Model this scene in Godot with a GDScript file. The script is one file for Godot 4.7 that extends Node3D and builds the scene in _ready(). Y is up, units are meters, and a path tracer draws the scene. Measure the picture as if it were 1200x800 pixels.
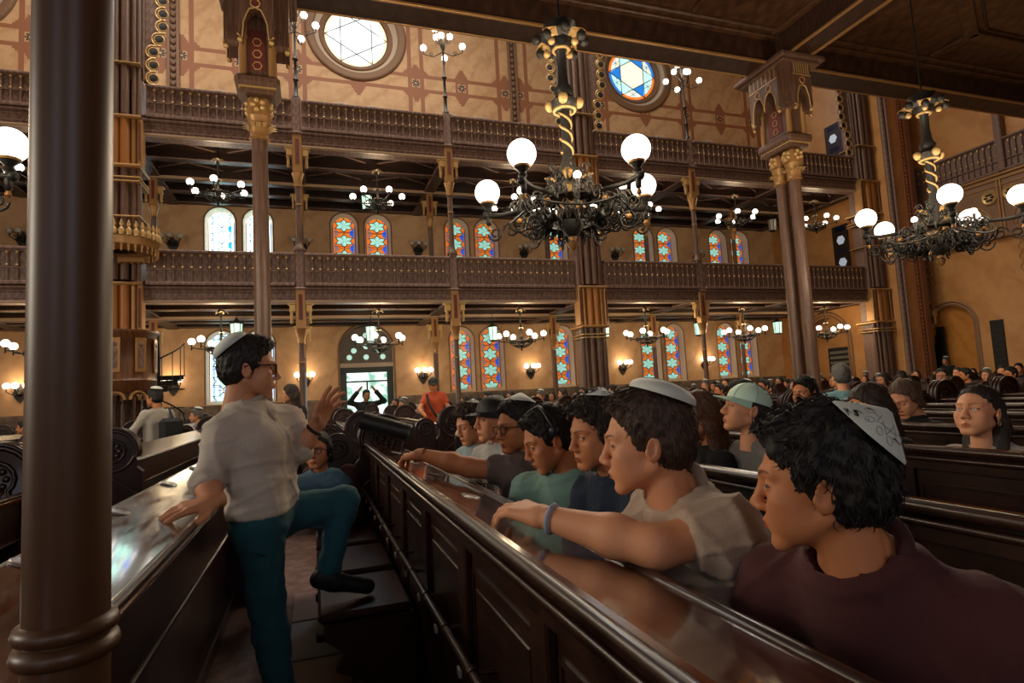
extends Node3D
# Interior of a large galleried hall with pews, chandeliers, a standing guide and seated visitors.
# Layout: x runs along the hall, y is up, and V(x, y, d) places a point d metres away across the hall (z = -d).

const ZF := 17.0     # front of the far galleries
const ZI := 20.0     # inner columns of the far aisle
const ZW := 22.6     # face of the far wall
const XC := [-8.7, -4.44, -0.24, 4.06, 8.48, 12.74, 16.98, 20.8]
const H_RAIL := [5.42, 9.78]
const H_SLAB := [4.5, 8.9]
const H_BEAM := [4.08, 8.45]
var M := {}
var used := {}
var rng := RandomNumberGenerator.new()
var shared := {}

class MB:
	var v := PackedVector3Array()
	var n := PackedVector3Array()
	var c := PackedColorArray()
	var t := PackedVector2Array()
	var ix := PackedInt32Array()
	var xf := Transform3D()
	var col := Color.WHITE
	var colored := false

	func vert(p: Vector3, nn: Vector3, uv := Vector2.ZERO) -> int:
		v.append(xf * p)
		n.append((xf.basis * nn).normalized())
		t.append(uv)
		c.append(col)
		return v.size() - 1

	func tri_i(a: int, b: int, d: int) -> void:
		# keep front faces clockwise against the stored normals
		var cr := (v[b] - v[a]).cross(v[d] - v[a])
		if cr.dot(n[a] + n[b] + n[d]) > 0.0:
			ix.append(a); ix.append(d); ix.append(b)
		else:
			ix.append(a); ix.append(b); ix.append(d)

	func quad(a: Vector3, b: Vector3, d: Vector3, e: Vector3, out: Vector3, ua := Vector2.ZERO, ub := Vector2.ZERO, ud := Vector2.ZERO, ue := Vector2.ZERO) -> void:
		var nn := (b - a).cross(d - a)
		if nn.length_squared() < 1e-16:
			nn = (d - a).cross(e - a)
		nn = nn.normalized()
		if nn.dot(out) < 0.0:
			nn = -nn
		var i := vert(a, nn, ua)
		vert(b, nn, ub); vert(d, nn, ud); vert(e, nn, ue)
		tri_i(i, i + 1, i + 2)
		tri_i(i, i + 2, i + 3)

	func tri(a: Vector3, b: Vector3, d: Vector3, out: Vector3) -> void:
		var nn := (b - a).cross(d - a).normalized()
		if nn.dot(out) < 0.0:
			nn = -nn
		var i := vert(a, nn)
		vert(b, nn); vert(d, nn)
		tri_i(i, i + 1, i + 2)

	func box(cen: Vector3, size: Vector3, ch := 0.0) -> MB:
		var h := size * 0.5
		if ch <= 0.0:
			for ax in 3:
				var a := Vector3.ZERO; a[ax] = h[ax]
				var b := Vector3.ZERO; b[(ax + 1) % 3] = h[(ax + 1) % 3]
				var d := Vector3.ZERO; d[(ax + 2) % 3] = h[(ax + 2) % 3]
				for s in [-1.0, 1.0]:
					quad(cen + a * s - b - d, cen + a * s + b - d, cen + a * s + b + d, cen + a * s - b + d, a * s)
			return self
		ch = minf(ch, minf(h.x, minf(h.y, h.z)) * 0.9)
		for ax in 3:
			var bx := (ax + 1) % 3
			var cx := (ax + 2) % 3
			for s in [-1.0, 1.0]:
				var p := []
				for q in [[-1, -1], [1, -1], [1, 1], [-1, 1]]:
					var w := Vector3.ZERO
					w[ax] = s * h[ax]; w[bx] = q[0] * (h[bx] - ch); w[cx] = q[1] * (h[cx] - ch)
					p.append(cen + w)
				var o := Vector3.ZERO; o[ax] = s
				quad(p[0], p[1], p[2], p[3], o)
				for s2 in [-1.0, 1.0]:      # edge between +-ax and +-bx
					var e := []
					for k in [[-1, 0], [1, 0], [1, 1], [-1, 1]]:
						var w := Vector3.ZERO
						w[cx] = k[0] * (h[cx] - ch)
						if k[1] == 0:
							w[ax] = s * h[ax]; w[bx] = s2 * (h[bx] - ch)
						else:
							w[ax] = s * (h[ax] - ch); w[bx] = s2 * h[bx]
						e.append(cen + w)
					var oo := Vector3.ZERO; oo[ax] = s; oo[bx] = s2
					quad(e[0], e[1], e[2], e[3], oo)
		for sx in [-1.0, 1.0]:
			for sy in [-1.0, 1.0]:
				for sz in [-1.0, 1.0]:
					var g := Vector3(sx, sy, sz)
					tri(cen + g * Vector3(h.x, h.y - ch, h.z - ch), cen + g * Vector3(h.x - ch, h.y, h.z - ch), cen + g * Vector3(h.x - ch, h.y - ch, h.z), g)
		return self

	func span(lo: Vector3, hi: Vector3, ch := 0.0) -> MB:
		return box((lo + hi) * 0.5, (hi - lo).abs(), ch)

	func lathe(prof: Array, seg := 12, cen := Vector3.ZERO, a0 := 0.0, a1 := TAU) -> MB:
		var m := prof.size()
		var nrm := []
		for i in m - 1:
			var d: Vector2 = prof[i + 1] - prof[i]
			nrm.append(Vector2(d.y, -d.x).normalized())
		for i in m - 1:
			var na: Vector2 = nrm[i]
			var nb: Vector2 = nrm[i]
			if i > 0 and nrm[i - 1].dot(nrm[i]) > 0.55:
				na = (nrm[i - 1] + nrm[i]).normalized()
			if i < m - 2 and nrm[i + 1].dot(nrm[i]) > 0.55:
				nb = (nrm[i + 1] + nrm[i]).normalized()
			var base := v.size()
			for j in seg + 1:
				var a := a0 + (a1 - a0) * j / seg
				var cs := cos(a)
				var sn := sin(a)
				vert(cen + Vector3(prof[i].x * cs, prof[i].y, prof[i].x * sn), Vector3(na.x * cs, na.y, na.x * sn))
				vert(cen + Vector3(prof[i + 1].x * cs, prof[i + 1].y, prof[i + 1].x * sn), Vector3(nb.x * cs, nb.y, nb.x * sn))
			for j in seg:
				var k := base + j * 2
				if prof[i].x > 1e-5:
					tri_i(k, k + 1, k + 2)
				if prof[i + 1].x > 1e-5:
					tri_i(k + 1, k + 3, k + 2)
		return self

	func tube(pts: Array, rad, seg := 6, closed := false, caps := true) -> MB:
		var m := pts.size()
		var prev := Vector3.ZERO
		var base := v.size()
		for i in m:
			var tan: Vector3
			if closed:
				tan = pts[(i + 1) % m] - pts[(i + m - 1) % m]
			else:
				tan = pts[mini(i + 1, m - 1)] - pts[maxi(i - 1, 0)]
			tan = tan.normalized()
			if prev == Vector3.ZERO:
				prev = tan.cross(Vector3.UP if absf(tan.y) < 0.9 else Vector3.RIGHT).normalized()
			var a := (prev - tan * prev.dot(tan)).normalized()
			prev = a
			var b := tan.cross(a)
			var rr: float = rad[i] if rad is Array or rad is PackedFloat32Array else rad
			for j in seg:
				var g := TAU * j / seg
				var dd := a * cos(g) + b * sin(g)
				vert(pts[i] + dd * rr, dd)
		for i in (m if closed else m - 1):
			for j in seg:
				var p := base + i * seg + j
				var q := base + i * seg + (j + 1) % seg
				var p2 := base + ((i + 1) % m) * seg + j
				var q2 := base + ((i + 1) % m) * seg + (j + 1) % seg
				tri_i(p, q, p2)
				tri_i(q, q2, p2)
		if caps and not closed:
			for e in [0, m - 1]:
				var ctr: Vector3 = pts[e]
				var out: Vector3 = (pts[0] - pts[1]) if e == 0 else (pts[m - 1] - pts[m - 2])
				var k := vert(ctr, out)
				for j in seg:
					vert(xf.affine_inverse() * v[base + e * seg + j], out)
				for j in seg:
					tri_i(k, k + 1 + j, k + 1 + (j + 1) % seg)
		return self

	func cyl(a: Vector3, b: Vector3, ra: float, rb := -1.0, seg := 10) -> MB:
		return tube([a, b], [ra, ra if rb < 0.0 else rb], seg)

	func ball(cen: Vector3, rad, seg := 12, rings := 8) -> MB:
		var r3: Vector3 = rad if rad is Vector3 else Vector3.ONE * float(rad)
		var base := v.size()
		for i in rings + 1:
			var th := PI * i / rings
			for j in seg + 1:
				var ph := TAU * j / seg
				var d := Vector3(sin(th) * cos(ph), cos(th), sin(th) * sin(ph))
				vert(cen + d * r3, d / r3)
		for i in rings:
			for j in seg:
				var k := base + i * (seg + 1) + j
				if i > 0:
					tri_i(k, k + 1, k + seg + 1)
				if i < rings - 1:
					tri_i(k + 1, k + seg + 2, k + seg + 1)
		return self

	func ring(cen: Vector3, R: float, r: float, ax: Vector3, seg := 16, sides := 6, a0 := 0.0, a1 := TAU) -> MB:
		var u := ax.cross(Vector3.UP if absf(ax.y) < 0.9 else Vector3.RIGHT).normalized()
		var w := ax.cross(u).normalized()
		var full := absf(a1 - a0 - TAU) < 1e-4
		var p := []
		for i in (seg if full else seg + 1):
			var a := a0 + (a1 - a0) * i / seg
			p.append(cen + (u * cos(a) + w * sin(a)) * R)
		return tube(p, r, sides, full)

	# polygon in the xy plane, thickness from z0 to z1
	func extrude(poly: PackedVector2Array, z0: float, z1: float, caps := true) -> MB:
		var area := 0.0
		for i in poly.size():
			area += poly[i].cross(poly[(i + 1) % poly.size()])
		for i in poly.size():
			var a := poly[i]
			var b := poly[(i + 1) % poly.size()]
			var o := Vector2(b.y - a.y, a.x - b.x) * signf(area)
			quad(Vector3(a.x, a.y, z0), Vector3(b.x, b.y, z0), Vector3(b.x, b.y, z1), Vector3(a.x, a.y, z1), Vector3(o.x, o.y, 0))
		if caps:
			flat(poly, z0, signf(z0 - z1))
			flat(poly, z1, signf(z1 - z0))
		return self

	func flat(poly: PackedVector2Array, z: float, dir: float, uvs := Vector4(0, 0, 0, 0)) -> MB:
		var tr := Geometry2D.triangulate_polygon(poly)
		var base := v.size()
		for p in poly:
			vert(Vector3(p.x, p.y, z), Vector3(0, 0, dir), Vector2(p.x * uvs.x + uvs.z, p.y * uvs.y + uvs.w))
		for i in range(0, tr.size(), 3):
			tri_i(base + tr[i], base + tr[i + 1], base + tr[i + 2])
		return self

	func add(o: MB, tf := Transform3D()) -> MB:
		var base := v.size()
		var q := xf * tf
		for i in o.v.size():
			v.append(q * o.v[i])
			n.append((q.basis * o.n[i]).normalized())
		t.append_array(o.t)
		c.append_array(o.c)
		for i in o.ix:
			ix.append(base + i)
		colored = colored or o.colored
		return self

	func build() -> ArrayMesh:
		var a := []
		a.resize(Mesh.ARRAY_MAX)
		a[Mesh.ARRAY_VERTEX] = v
		a[Mesh.ARRAY_NORMAL] = n
		a[Mesh.ARRAY_TEX_UV] = t
		if colored:
			a[Mesh.ARRAY_COLOR] = c
		a[Mesh.ARRAY_INDEX] = ix
		var m := ArrayMesh.new()
		m.add_surface_from_arrays(Mesh.PRIMITIVE_TRIANGLES, a)
		return m

func V(x: float, y: float, d: float) -> Vector3:
	return Vector3(x, y, -d)

func nm(called: String) -> String:
	used[called] = used.get(called, -1) + 1
	return called if used[called] == 0 else "%s_%03d" % [called, used[called]]

func sub_name(parent: Node, called: String) -> String:
	if not parent.has_node(called):
		return called
	var counts: Dictionary = parent.get_meta("counts") if parent.has_meta("counts") else {}
	counts[called] = counts.get(called, 0) + 1
	parent.set_meta("counts", counts)
	return "%s_%03d" % [called, counts[called]]

func tag(o: Node, label: String, category := "", group := "", kind := "") -> Node:
	if label: o.set_meta("label", label)
	if category: o.set_meta("category", category)
	if group: o.set_meta("group", group)
	if kind: o.set_meta("kind", kind)
	return o

func thing(called: String, label: String, category: String, at := Vector3.ZERO, turn := 0.0, group := "") -> Node3D:
	var o := Node3D.new()
	o.name = nm(called)
	add_child(o)
	o.position = at
	o.rotation.y = turn
	tag(o, label, category, group)
	return o

func part(parent: Node, called: String, mesh, m: Material, at := Vector3.ZERO, b := Basis()) -> MeshInstance3D:
	var o := MeshInstance3D.new()
	o.mesh = mesh.build() if mesh is MB else mesh
	o.material_override = m
	o.name = sub_name(parent, called)
	parent.add_child(o)
	o.transform = Transform3D(b, at)
	return o

func single(called: String, mesh, m: Material, label: String, category: String, at := Vector3.ZERO, group := "") -> MeshInstance3D:
	var o := MeshInstance3D.new()
	o.mesh = mesh.build() if mesh is MB else mesh
	o.material_override = m
	o.name = nm(called)
	add_child(o)
	o.position = at
	tag(o, label, category, group)
	return o

func structure(called: String, mesh, m: Material, label := "", at := Vector3.ZERO) -> MeshInstance3D:
	var o := single(called, mesh, m, label, "", at)
	o.set_meta("kind", "structure")
	return o

func structure_node(called: String, at := Vector3.ZERO, label := "") -> Node3D:
	var o := Node3D.new()
	o.name = nm(called)
	add_child(o)
	o.position = at
	tag(o, label, "", "", "structure")
	return o

func copy_of(o: Node3D, called: String, label: String, at: Vector3, turn := 0.0) -> Node3D:
	var r: Node3D = o.duplicate()
	r.name = nm(called)
	add_child(r)
	r.position = at
	r.rotation.y = turn
	r.set_meta("label", label)
	return r

const ORD := ["first", "second", "third", "fourth", "fifth", "sixth", "seventh", "eighth", "ninth", "tenth", "eleventh", "twelfth", "thirteenth", "fourteenth", "fifteenth", "sixteenth", "seventeenth", "eighteenth", "nineteenth", "twentieth"]

# ---------------------------------------------------------------- materials
func mat(col: Color, rough := 0.7, metal := 0.0, coat := 0.0) -> StandardMaterial3D:
	var m := StandardMaterial3D.new()
	m.albedo_color = col
	m.roughness = rough
	m.metallic = metal
	if coat > 0.0:
		m.clearcoat_enabled = true
		m.clearcoat = coat
		m.clearcoat_roughness = 0.12
	return m

func noise_img(w: int, h: int, freq: float, seed_: int, kind := FastNoiseLite.TYPE_SIMPLEX_SMOOTH, oct := 4) -> Image:
	var f := FastNoiseLite.new()
	f.noise_type = kind
	f.seed = seed_
	f.frequency = freq
	f.fractal_octaves = oct
	return f.get_seamless_image(w, h)

# two tone texture: a base colour varied between two multipliers along the noise
func tone_tex(w: int, h: int, freq: float, seed_: int, lo: Color, hi: Color, streak := 0.0, stretch := 1) -> ImageTexture:
	var a := noise_img(w, h / stretch, freq, seed_)
	if stretch > 1:
		a.resize(w, h, Image.INTERPOLATE_BILINEAR)
	var b := noise_img(w, h, freq * 5.0, seed_ + 7)
	var im := Image.create(w, h, true, Image.FORMAT_RGB8)
	for y in h:
		for x in w:
			var q := a.get_pixel(x, y).r * (1.0 - streak) + b.get_pixel(x, y).r * streak
			im.set_pixel(x, y, lo.lerp(hi, clampf((q - 0.2) * 1.6, 0.0, 1.0)))
	im.generate_mipmaps()
	return ImageTexture.create_from_image(im)

func tri_tex(m: StandardMaterial3D, tex: Texture2D, sc: Vector3, world := true) -> StandardMaterial3D:
	m.albedo_texture = tex
	m.uv1_triplanar = true
	m.uv1_world_triplanar = world
	m.uv1_scale = sc
	return m

func glow(col: Color, e: float) -> StandardMaterial3D:
	var m := mat(col, 0.4)
	m.emission_enabled = true
	m.emission = col
	m.emission_energy_multiplier = e
	return m

func marble_image(w: int, h: int, base: Color, vein: Color, seed_: int) -> Image:
	var a := noise_img(w, h, 0.012, seed_)
	var b := noise_img(w, h, 0.03, seed_ + 3)
	var im := Image.create(w, h, true, Image.FORMAT_RGB8)
	for y in h:
		for x in w:
			var q := a.get_pixel(x, y).r
			var k := b.get_pixel(x, y).r
			var s := 0.5 + 0.5 * sin((x + y) * TAU * 2.0 / w + q * 5.0)
			var vv := clampf(pow(s, 2.0) * 0.6 + (k - 0.5) * 0.5 + 0.15, 0.0, 1.0)
			im.set_pixel(x, y, base.lerp(vein, vv))
	return im

func materials() -> void:
	var grain := tone_tex(256, 256, 0.03, 11, Color(0.62, 0.58, 0.55), Color(1.12, 1.08, 1.02).clamp(), 0.35, 8)
	M.pew = tri_tex(mat(Color(0.215, 0.112, 0.064), 0.36, 0.0, 0.3), grain, Vector3(3.0, 3.0, 0.6))
	M.pew_top = tri_tex(mat(Color(0.39, 0.19, 0.075), 0.2, 0.0, 0.9), grain, Vector3(4.0, 4.0, 0.5))
	var wear := noise_img(256, 256, 0.02, 77)
	M.pew_top.roughness_texture = ImageTexture.create_from_image(wear)
	M.pew_top.roughness_texture_channel = BaseMaterial3D.TEXTURE_CHANNEL_RED
	M.pew_top.roughness = 0.32
	M.pew_top.clearcoat_roughness = 0.06
	M.pew_edge = tri_tex(mat(Color(0.22, 0.125, 0.08), 0.32, 0.0, 0.4), grain, Vector3(6.0, 6.0, 2.0))
	M.pew_far = M.pew
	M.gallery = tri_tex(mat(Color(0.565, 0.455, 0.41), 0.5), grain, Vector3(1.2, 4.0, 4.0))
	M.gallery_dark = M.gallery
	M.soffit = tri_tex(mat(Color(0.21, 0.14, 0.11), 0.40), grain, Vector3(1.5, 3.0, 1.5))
	M.near_ceiling = tri_tex(mat(Color(0.37, 0.25, 0.16), 0.45), grain, Vector3(0.5, 3.0, 2.0))
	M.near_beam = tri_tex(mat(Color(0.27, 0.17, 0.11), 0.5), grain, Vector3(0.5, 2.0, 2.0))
	M.trim = mat(Color(0.62, 0.52, 0.42), 0.35)
	M.gold = mat(Color(0.64, 0.48, 0.29), 0.38, 0.35)
	M.gold_bright = mat(Color(0.78, 0.64, 0.42), 0.35, 0.35)
	M.orange_gilt = mat(Color(0.62, 0.40, 0.19), 0.4, 0.2)
	M.column = tri_tex(mat(Color(0.47, 0.355, 0.29), 0.42), grain, Vector3(3, 1, 3))
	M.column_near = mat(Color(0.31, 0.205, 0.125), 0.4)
	M.red_panel = mat(Color(0.38, 0.16, 0.13), 0.6)
	M.iron = mat(Color(0.135, 0.135, 0.13), 0.4, 0.5)
	M.iron_gilt = mat(Color(0.45, 0.40, 0.30), 0.4, 0.5)
	M.black_bronze = mat(Color(0.17, 0.165, 0.155), 0.42, 0.4)
	M.globe = glow(Color(1.0, 0.97, 0.92), 4.0)
	M.globe_small = glow(Color(1.0, 0.96, 0.90), 4.0)
	M.globe_off = mat(Color(0.74, 0.72, 0.68), 0.2)
	M.lantern_glass = glow(Color(0.74, 0.93, 0.86), 1.0)
	M.fan_glass = glow(Color(0.72, 0.90, 0.84), 0.8)
	var wimg := marble_image(256, 256, Color(0.82, 0.67, 0.505), Color(0.735, 0.57, 0.405), 5)
	shared.wall_image = wimg
	wimg.generate_mipmaps()
	M.wall = tri_tex(mat(Color.WHITE, 0.5), ImageTexture.create_from_image(wimg), Vector3(0.32, 0.32, 0.32))
	M.end_wall = tri_tex(mat(Color(0.93, 0.84, 0.70), 0.38), M.wall.albedo_texture, Vector3(0.25, 0.25, 0.25))
	M.dado = tri_tex(mat(Color(0.50, 0.44, 0.38), 0.4), tone_tex(256, 256, 0.02, 31, Color(0.75, 0.72, 0.7), Color(1, 1, 1)), Vector3(0.4, 0.4, 0.4))
	M.plaster = mat(Color(0.80, 0.74, 0.67), 0.7)
	M.reveal = mat(Color(0.88, 0.82, 0.74), 0.65)
	M.brown_stone = mat(Color(0.52, 0.39, 0.29), 0.55)
	M.lead = mat(Color(0.07, 0.09, 0.10), 0.5, 0.3)
	M.floor = tri_tex(mat(Color(0.56, 0.45, 0.42), 0.55), tone_tex(256, 256, 0.03, 41, Color(0.6, 0.56, 0.55), Color(1, 1, 1), 0.4), Vector3(0.8, 0.8, 0.8))
	M.door_frame = mat(Color(0.20, 0.25, 0.24), 0.5)
	M.dark = mat(Color(0.06, 0.05, 0.05), 0.6)
	M.white_paint = mat(Color(0.82, 0.82, 0.80), 0.5)
	M.silver = mat(Color(0.72, 0.72, 0.72), 0.3, 0.7)

func omni(parent: Node, at: Vector3, col: Color, e: float, size := 0.15) -> void:
	var l := OmniLight3D.new()
	l.name = sub_name(parent, "lamp_light")
	l.light_color = col
	l.light_energy = e
	l.light_size = size
	l.omni_range = 60.0
	l.omni_attenuation = 2.0
	l.shadow_enabled = true
	parent.add_child(l)
	l.position = at

func area(called: String, at: Vector3, look: Vector3, size: Vector2, col: Color, e: float) -> void:
	var l := AreaLight3D.new()
	l.name = nm(called)
	l.area_size = size
	l.light_color = col
	l.light_energy = e
	l.area_range = 80.0
	l.area_attenuation = 2.0
	l.shadow_enabled = true
	add_child(l)
	l.position = at
	l.look_at_from_position(at, at + look, Vector3.UP if absf(look.normalized().y) < 0.9 else Vector3.RIGHT)

# ---------------------------------------------------------------- building shell
# outline of an arched (or round) opening, counter-clockwise from its bottom middle
func arch_outline(cx: float, y0: float, w: float, top: float, seg := 10) -> Array:
	var r := w * 0.5
	var right := [Vector2(cx, y0), Vector2(cx + r, y0)]
	var left := [Vector2(cx, y0), Vector2(cx - r, y0)]
	for i in seg + 1:
		var a := PI * 0.5 * i / seg
		right.append(Vector2(cx + cos(a) * r, top - r + sin(a) * r))
		left.append(Vector2(cx - cos(a) * r, top - r + sin(a) * r))
	return [right, left]

func round_outline(cx: float, cy: float, r: float, seg := 20) -> Array:
	var right := []
	var left := []
	for i in seg + 1:
		var a := -PI * 0.5 + PI * i / seg
		right.append(Vector2(cx + cos(a) * r, cy + sin(a) * r))
		left.append(Vector2(cx - cos(a) * r, cy + sin(a) * r))
	return [right, left]

# one wall sheet with openings side by side: openings sorted by x, each [right side, left side]
func pierced(mb: MB, x0: float, x1: float, y0: float, y1: float, holes: Array, z: float, dir: float, uvs := Vector4(0, 0, 0, 0)) -> void:
	for i in holes.size() + 1:
		var p := PackedVector2Array()
		if i == 0:
			p.append(Vector2(x0, y1)); p.append(Vector2(x0, y0))
		else:
			var r: Array = holes[i - 1][0]
			p.append(Vector2(r[-1].x, y1))
			for k in range(r.size() - 1, -1, -1):
				p.append(r[k])
			p.append(Vector2(r[0].x, y0))
		if i == holes.size():
			p.append(Vector2(x1, y0)); p.append(Vector2(x1, y1))
		else:
			var l: Array = holes[i][1]
			p.append(Vector2(l[0].x, y0))
			for k in l.size():
				p.append(l[k])
			p.append(Vector2(l[-1].x, y1))
		mb.flat(p, z, dir, uvs)

func full_outline(h: Array) -> PackedVector2Array:
	var p := PackedVector2Array()
	for k in h[0].size():
		p.append(h[0][k])
	for k in range(h[1].size() - 2, 0, -1):
		p.append(h[1][k])
	if h[1][0] != h[0][0]:
		p.append(h[1][0])
	return p

# splayed reveal between two outlines with the same number of points
func reveal(mb: MB, a: PackedVector2Array, za: float, b: PackedVector2Array, zb: float) -> void:
	var ctr := Vector2.ZERO
	for q in a:
		ctr += q / a.size()
	for i in a.size():
		var j := (i + 1) % a.size()
		var mid := (a[i] + a[j]) * 0.5
		mb.quad(Vector3(a[i].x, a[i].y, za), Vector3(a[j].x, a[j].y, za), Vector3(b[j].x, b[j].y, zb), Vector3(b[i].x, b[i].y, zb), Vector3(ctr.x - mid.x, ctr.y - mid.y, 0.01))

# the painted stained glass of the tall windows: six-petalled stars in pale glass, amber and blue pieces, dark leads
func glass_texture(w: int, h: int, rows: float, bluish: float, cool: float) -> ImageTexture:
	var im := Image.create(w, h, false, Image.FORMAT_RGB8)
	var r := w * 0.40
	var step := h / rows
	for y in h:
		for x in w:
			var cyc := floorf(y / step)
			var p := Vector2(x - w * 0.5, y - (cyc + 0.5) * step)
			var d := p.length()
			var a := fposmod(atan2(p.x, p.y), PI / 3.0)
			var da := minf(a, PI / 3.0 - a)
			var edge := r * (0.62 + 0.38 * pow(1.0 - da / (PI / 6.0), 1.0))
			var q := Color(0.55, 0.80, 0.74)
			var lead := false
			if d < edge:
				q = Color(0.56, 0.80, 0.75) if int(floorf(atan2(p.x, p.y) / (PI / 3.0)) + 9) % 2 == 0 else Color(0.66, 0.85, 0.76)
				lead = (da / (PI / 6.0)) > 0.93 or edge - d < w * 0.025
			elif d < r * 1.12:
				q = Color(0.86, 0.42, 0.12)
				lead = d - edge < w * 0.02 or da < 0.06
			elif absf(p.x) > w * 0.26:
				q = Color(0.05, 0.33, 0.80) if x > w / 2 else Color(0.80, 0.36, 0.10).lerp(Color(0.10, 0.42, 0.78), bluish)
			else:
				q = Color(0.80, 0.55, 0.22) if int(y / 7) % 2 == 0 else Color(0.78, 0.28, 0.12)
				lead = absf(absf(p.y) - step * 0.5) < 1.0 or absf(p.x) < 1.0
			if x < 2 or x > w - 3:
				lead = true
			if x < w * 0.1 or x > w * 0.9:
				q = q.lerp(Color(0.82, 0.38, 0.10), 0.55)
			if cool > 0.0 and q.r > q.b:
				q = q.lerp(Color(0.80, 0.86, 0.84) if int(x / 9) % 2 == 0 else Color(0.30, 0.58, 0.88), cool)
			im.set_pixel(x, y, Color(0.03, 0.04, 0.05) if lead else q)
	return ImageTexture.create_from_image(im)

func pane_material(tex: Texture2D, e: float) -> StandardMaterial3D:
	var m := mat(Color(0.1, 0.1, 0.1), 0.3)
	m.emission_enabled = true
	m.emission = Color.WHITE
	m.emission_operator = BaseMaterial3D.EMISSION_OP_MULTIPLY
	m.emission_texture = tex
	m.emission_energy_multiplier = e
	return m

# decoration painted on the wall above the upper gallery, one period from pier strip to pier strip (12.86 m) and 9 m to 20 m up
func deco_texture() -> ImageTexture:
	var w := 1280
	var h := 1100
	var ppm := w / 12.86
	var im := Image.create(w, h, false, Image.FORMAT_RGB8)
	var tile: Image = shared.wall_image.duplicate()
	tile.clear_mipmaps()
	for y in range(0, h, 256):
		for x in range(0, w, 256):
			im.blit_rect(tile, Rect2i(0, 0, 256, 256), Vector2i(x, y))
	var red := Color(0.60, 0.385, 0.265)
	var dark := Color(0.30, 0.235, 0.19)
	var pale := Color(0.80, 0.66, 0.50)
	var X := func(m_: float) -> int: return int(m_ * ppm)
	var Y := func(up: float) -> int: return int((20.0 - up) * ppm)
	var band := func(x0: float, x1: float, y0: float, y1: float, c: Color) -> void:
		im.fill_rect(Rect2i(X.call(x0), Y.call(y1), maxi(1, X.call(x1) - X.call(x0)), maxi(1, Y.call(y0) - Y.call(y1))), c)
	# vertical pairs of bands beside the pier strips and at the quarter points
	for xc in [0.0, 0.62, 3.95, 4.45, 8.45, 8.95, 12.2, 12.8]:
		band.call(xc - 0.08, xc + 0.08, 9.0, 20.0, red)
	for yc in [13.62, 14.22, 18.6, 19.2]:
		band.call(0.0, 12.86, yc - 0.075, yc + 0.075, red)
	for yc in [13.92, 18.9]:
		for xc in [0.31, 4.2, 6.43, 8.7, 2.2, 10.6, 12.5]:
			band.call(xc - 0.27, xc + 0.27, yc - 0.33, yc + 0.33, red)
			band.call(xc - 0.17, xc + 0.17, yc - 0.17, yc + 0.17, pale)
			for k in 4:
				var a := k * PI / 4.0
				for s in range(-6, 7):
					var q := Vector2(cos(a), sin(a)) * 0.14 * s / 6.0
					band.call(xc + q.x - 0.03, xc + q.x + 0.03, yc + q.y - 0.03, yc + q.y + 0.03, dark)
			band.call(xc - 0.04, xc + 0.04, yc - 0.04, yc + 0.04, pale)
			# stepped finials above and below the squares
			for s in 5:
				var hw := 0.30 - 0.055 * s
				band.call(xc - hw, xc + hw, yc + 0.33 + s * 0.09, yc + 0.42 + s * 0.09, red)
				band.call(xc - hw, xc + hw, yc - 0.42 - s * 0.09, yc - 0.33 - s * 0.09, red)
	# indented corners of the panels
	for xs in [[0.62, 1.0], [3.95, -1.0], [4.45, 1.0], [8.45, -1.0], [8.95, 1.0], [12.2, -1.0]]:
		for ys in [[13.62, -1.0], [14.22, 1.0]]:
			for k in 4:
				var l := 0.34 - 0.08 * k
				var a: float = xs[0]
				var b: float = xs[0] + xs[1] * l
				var c: float = ys[0] + ys[1] * k * 0.08
				var d: float = ys[0] + ys[1] * (k + 1) * 0.08
				band.call(minf(a, b), maxf(a, b), minf(c, d), maxf(c, d), red)
	im.generate_mipmaps()
	return ImageTexture.create_from_image(im)

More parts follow.
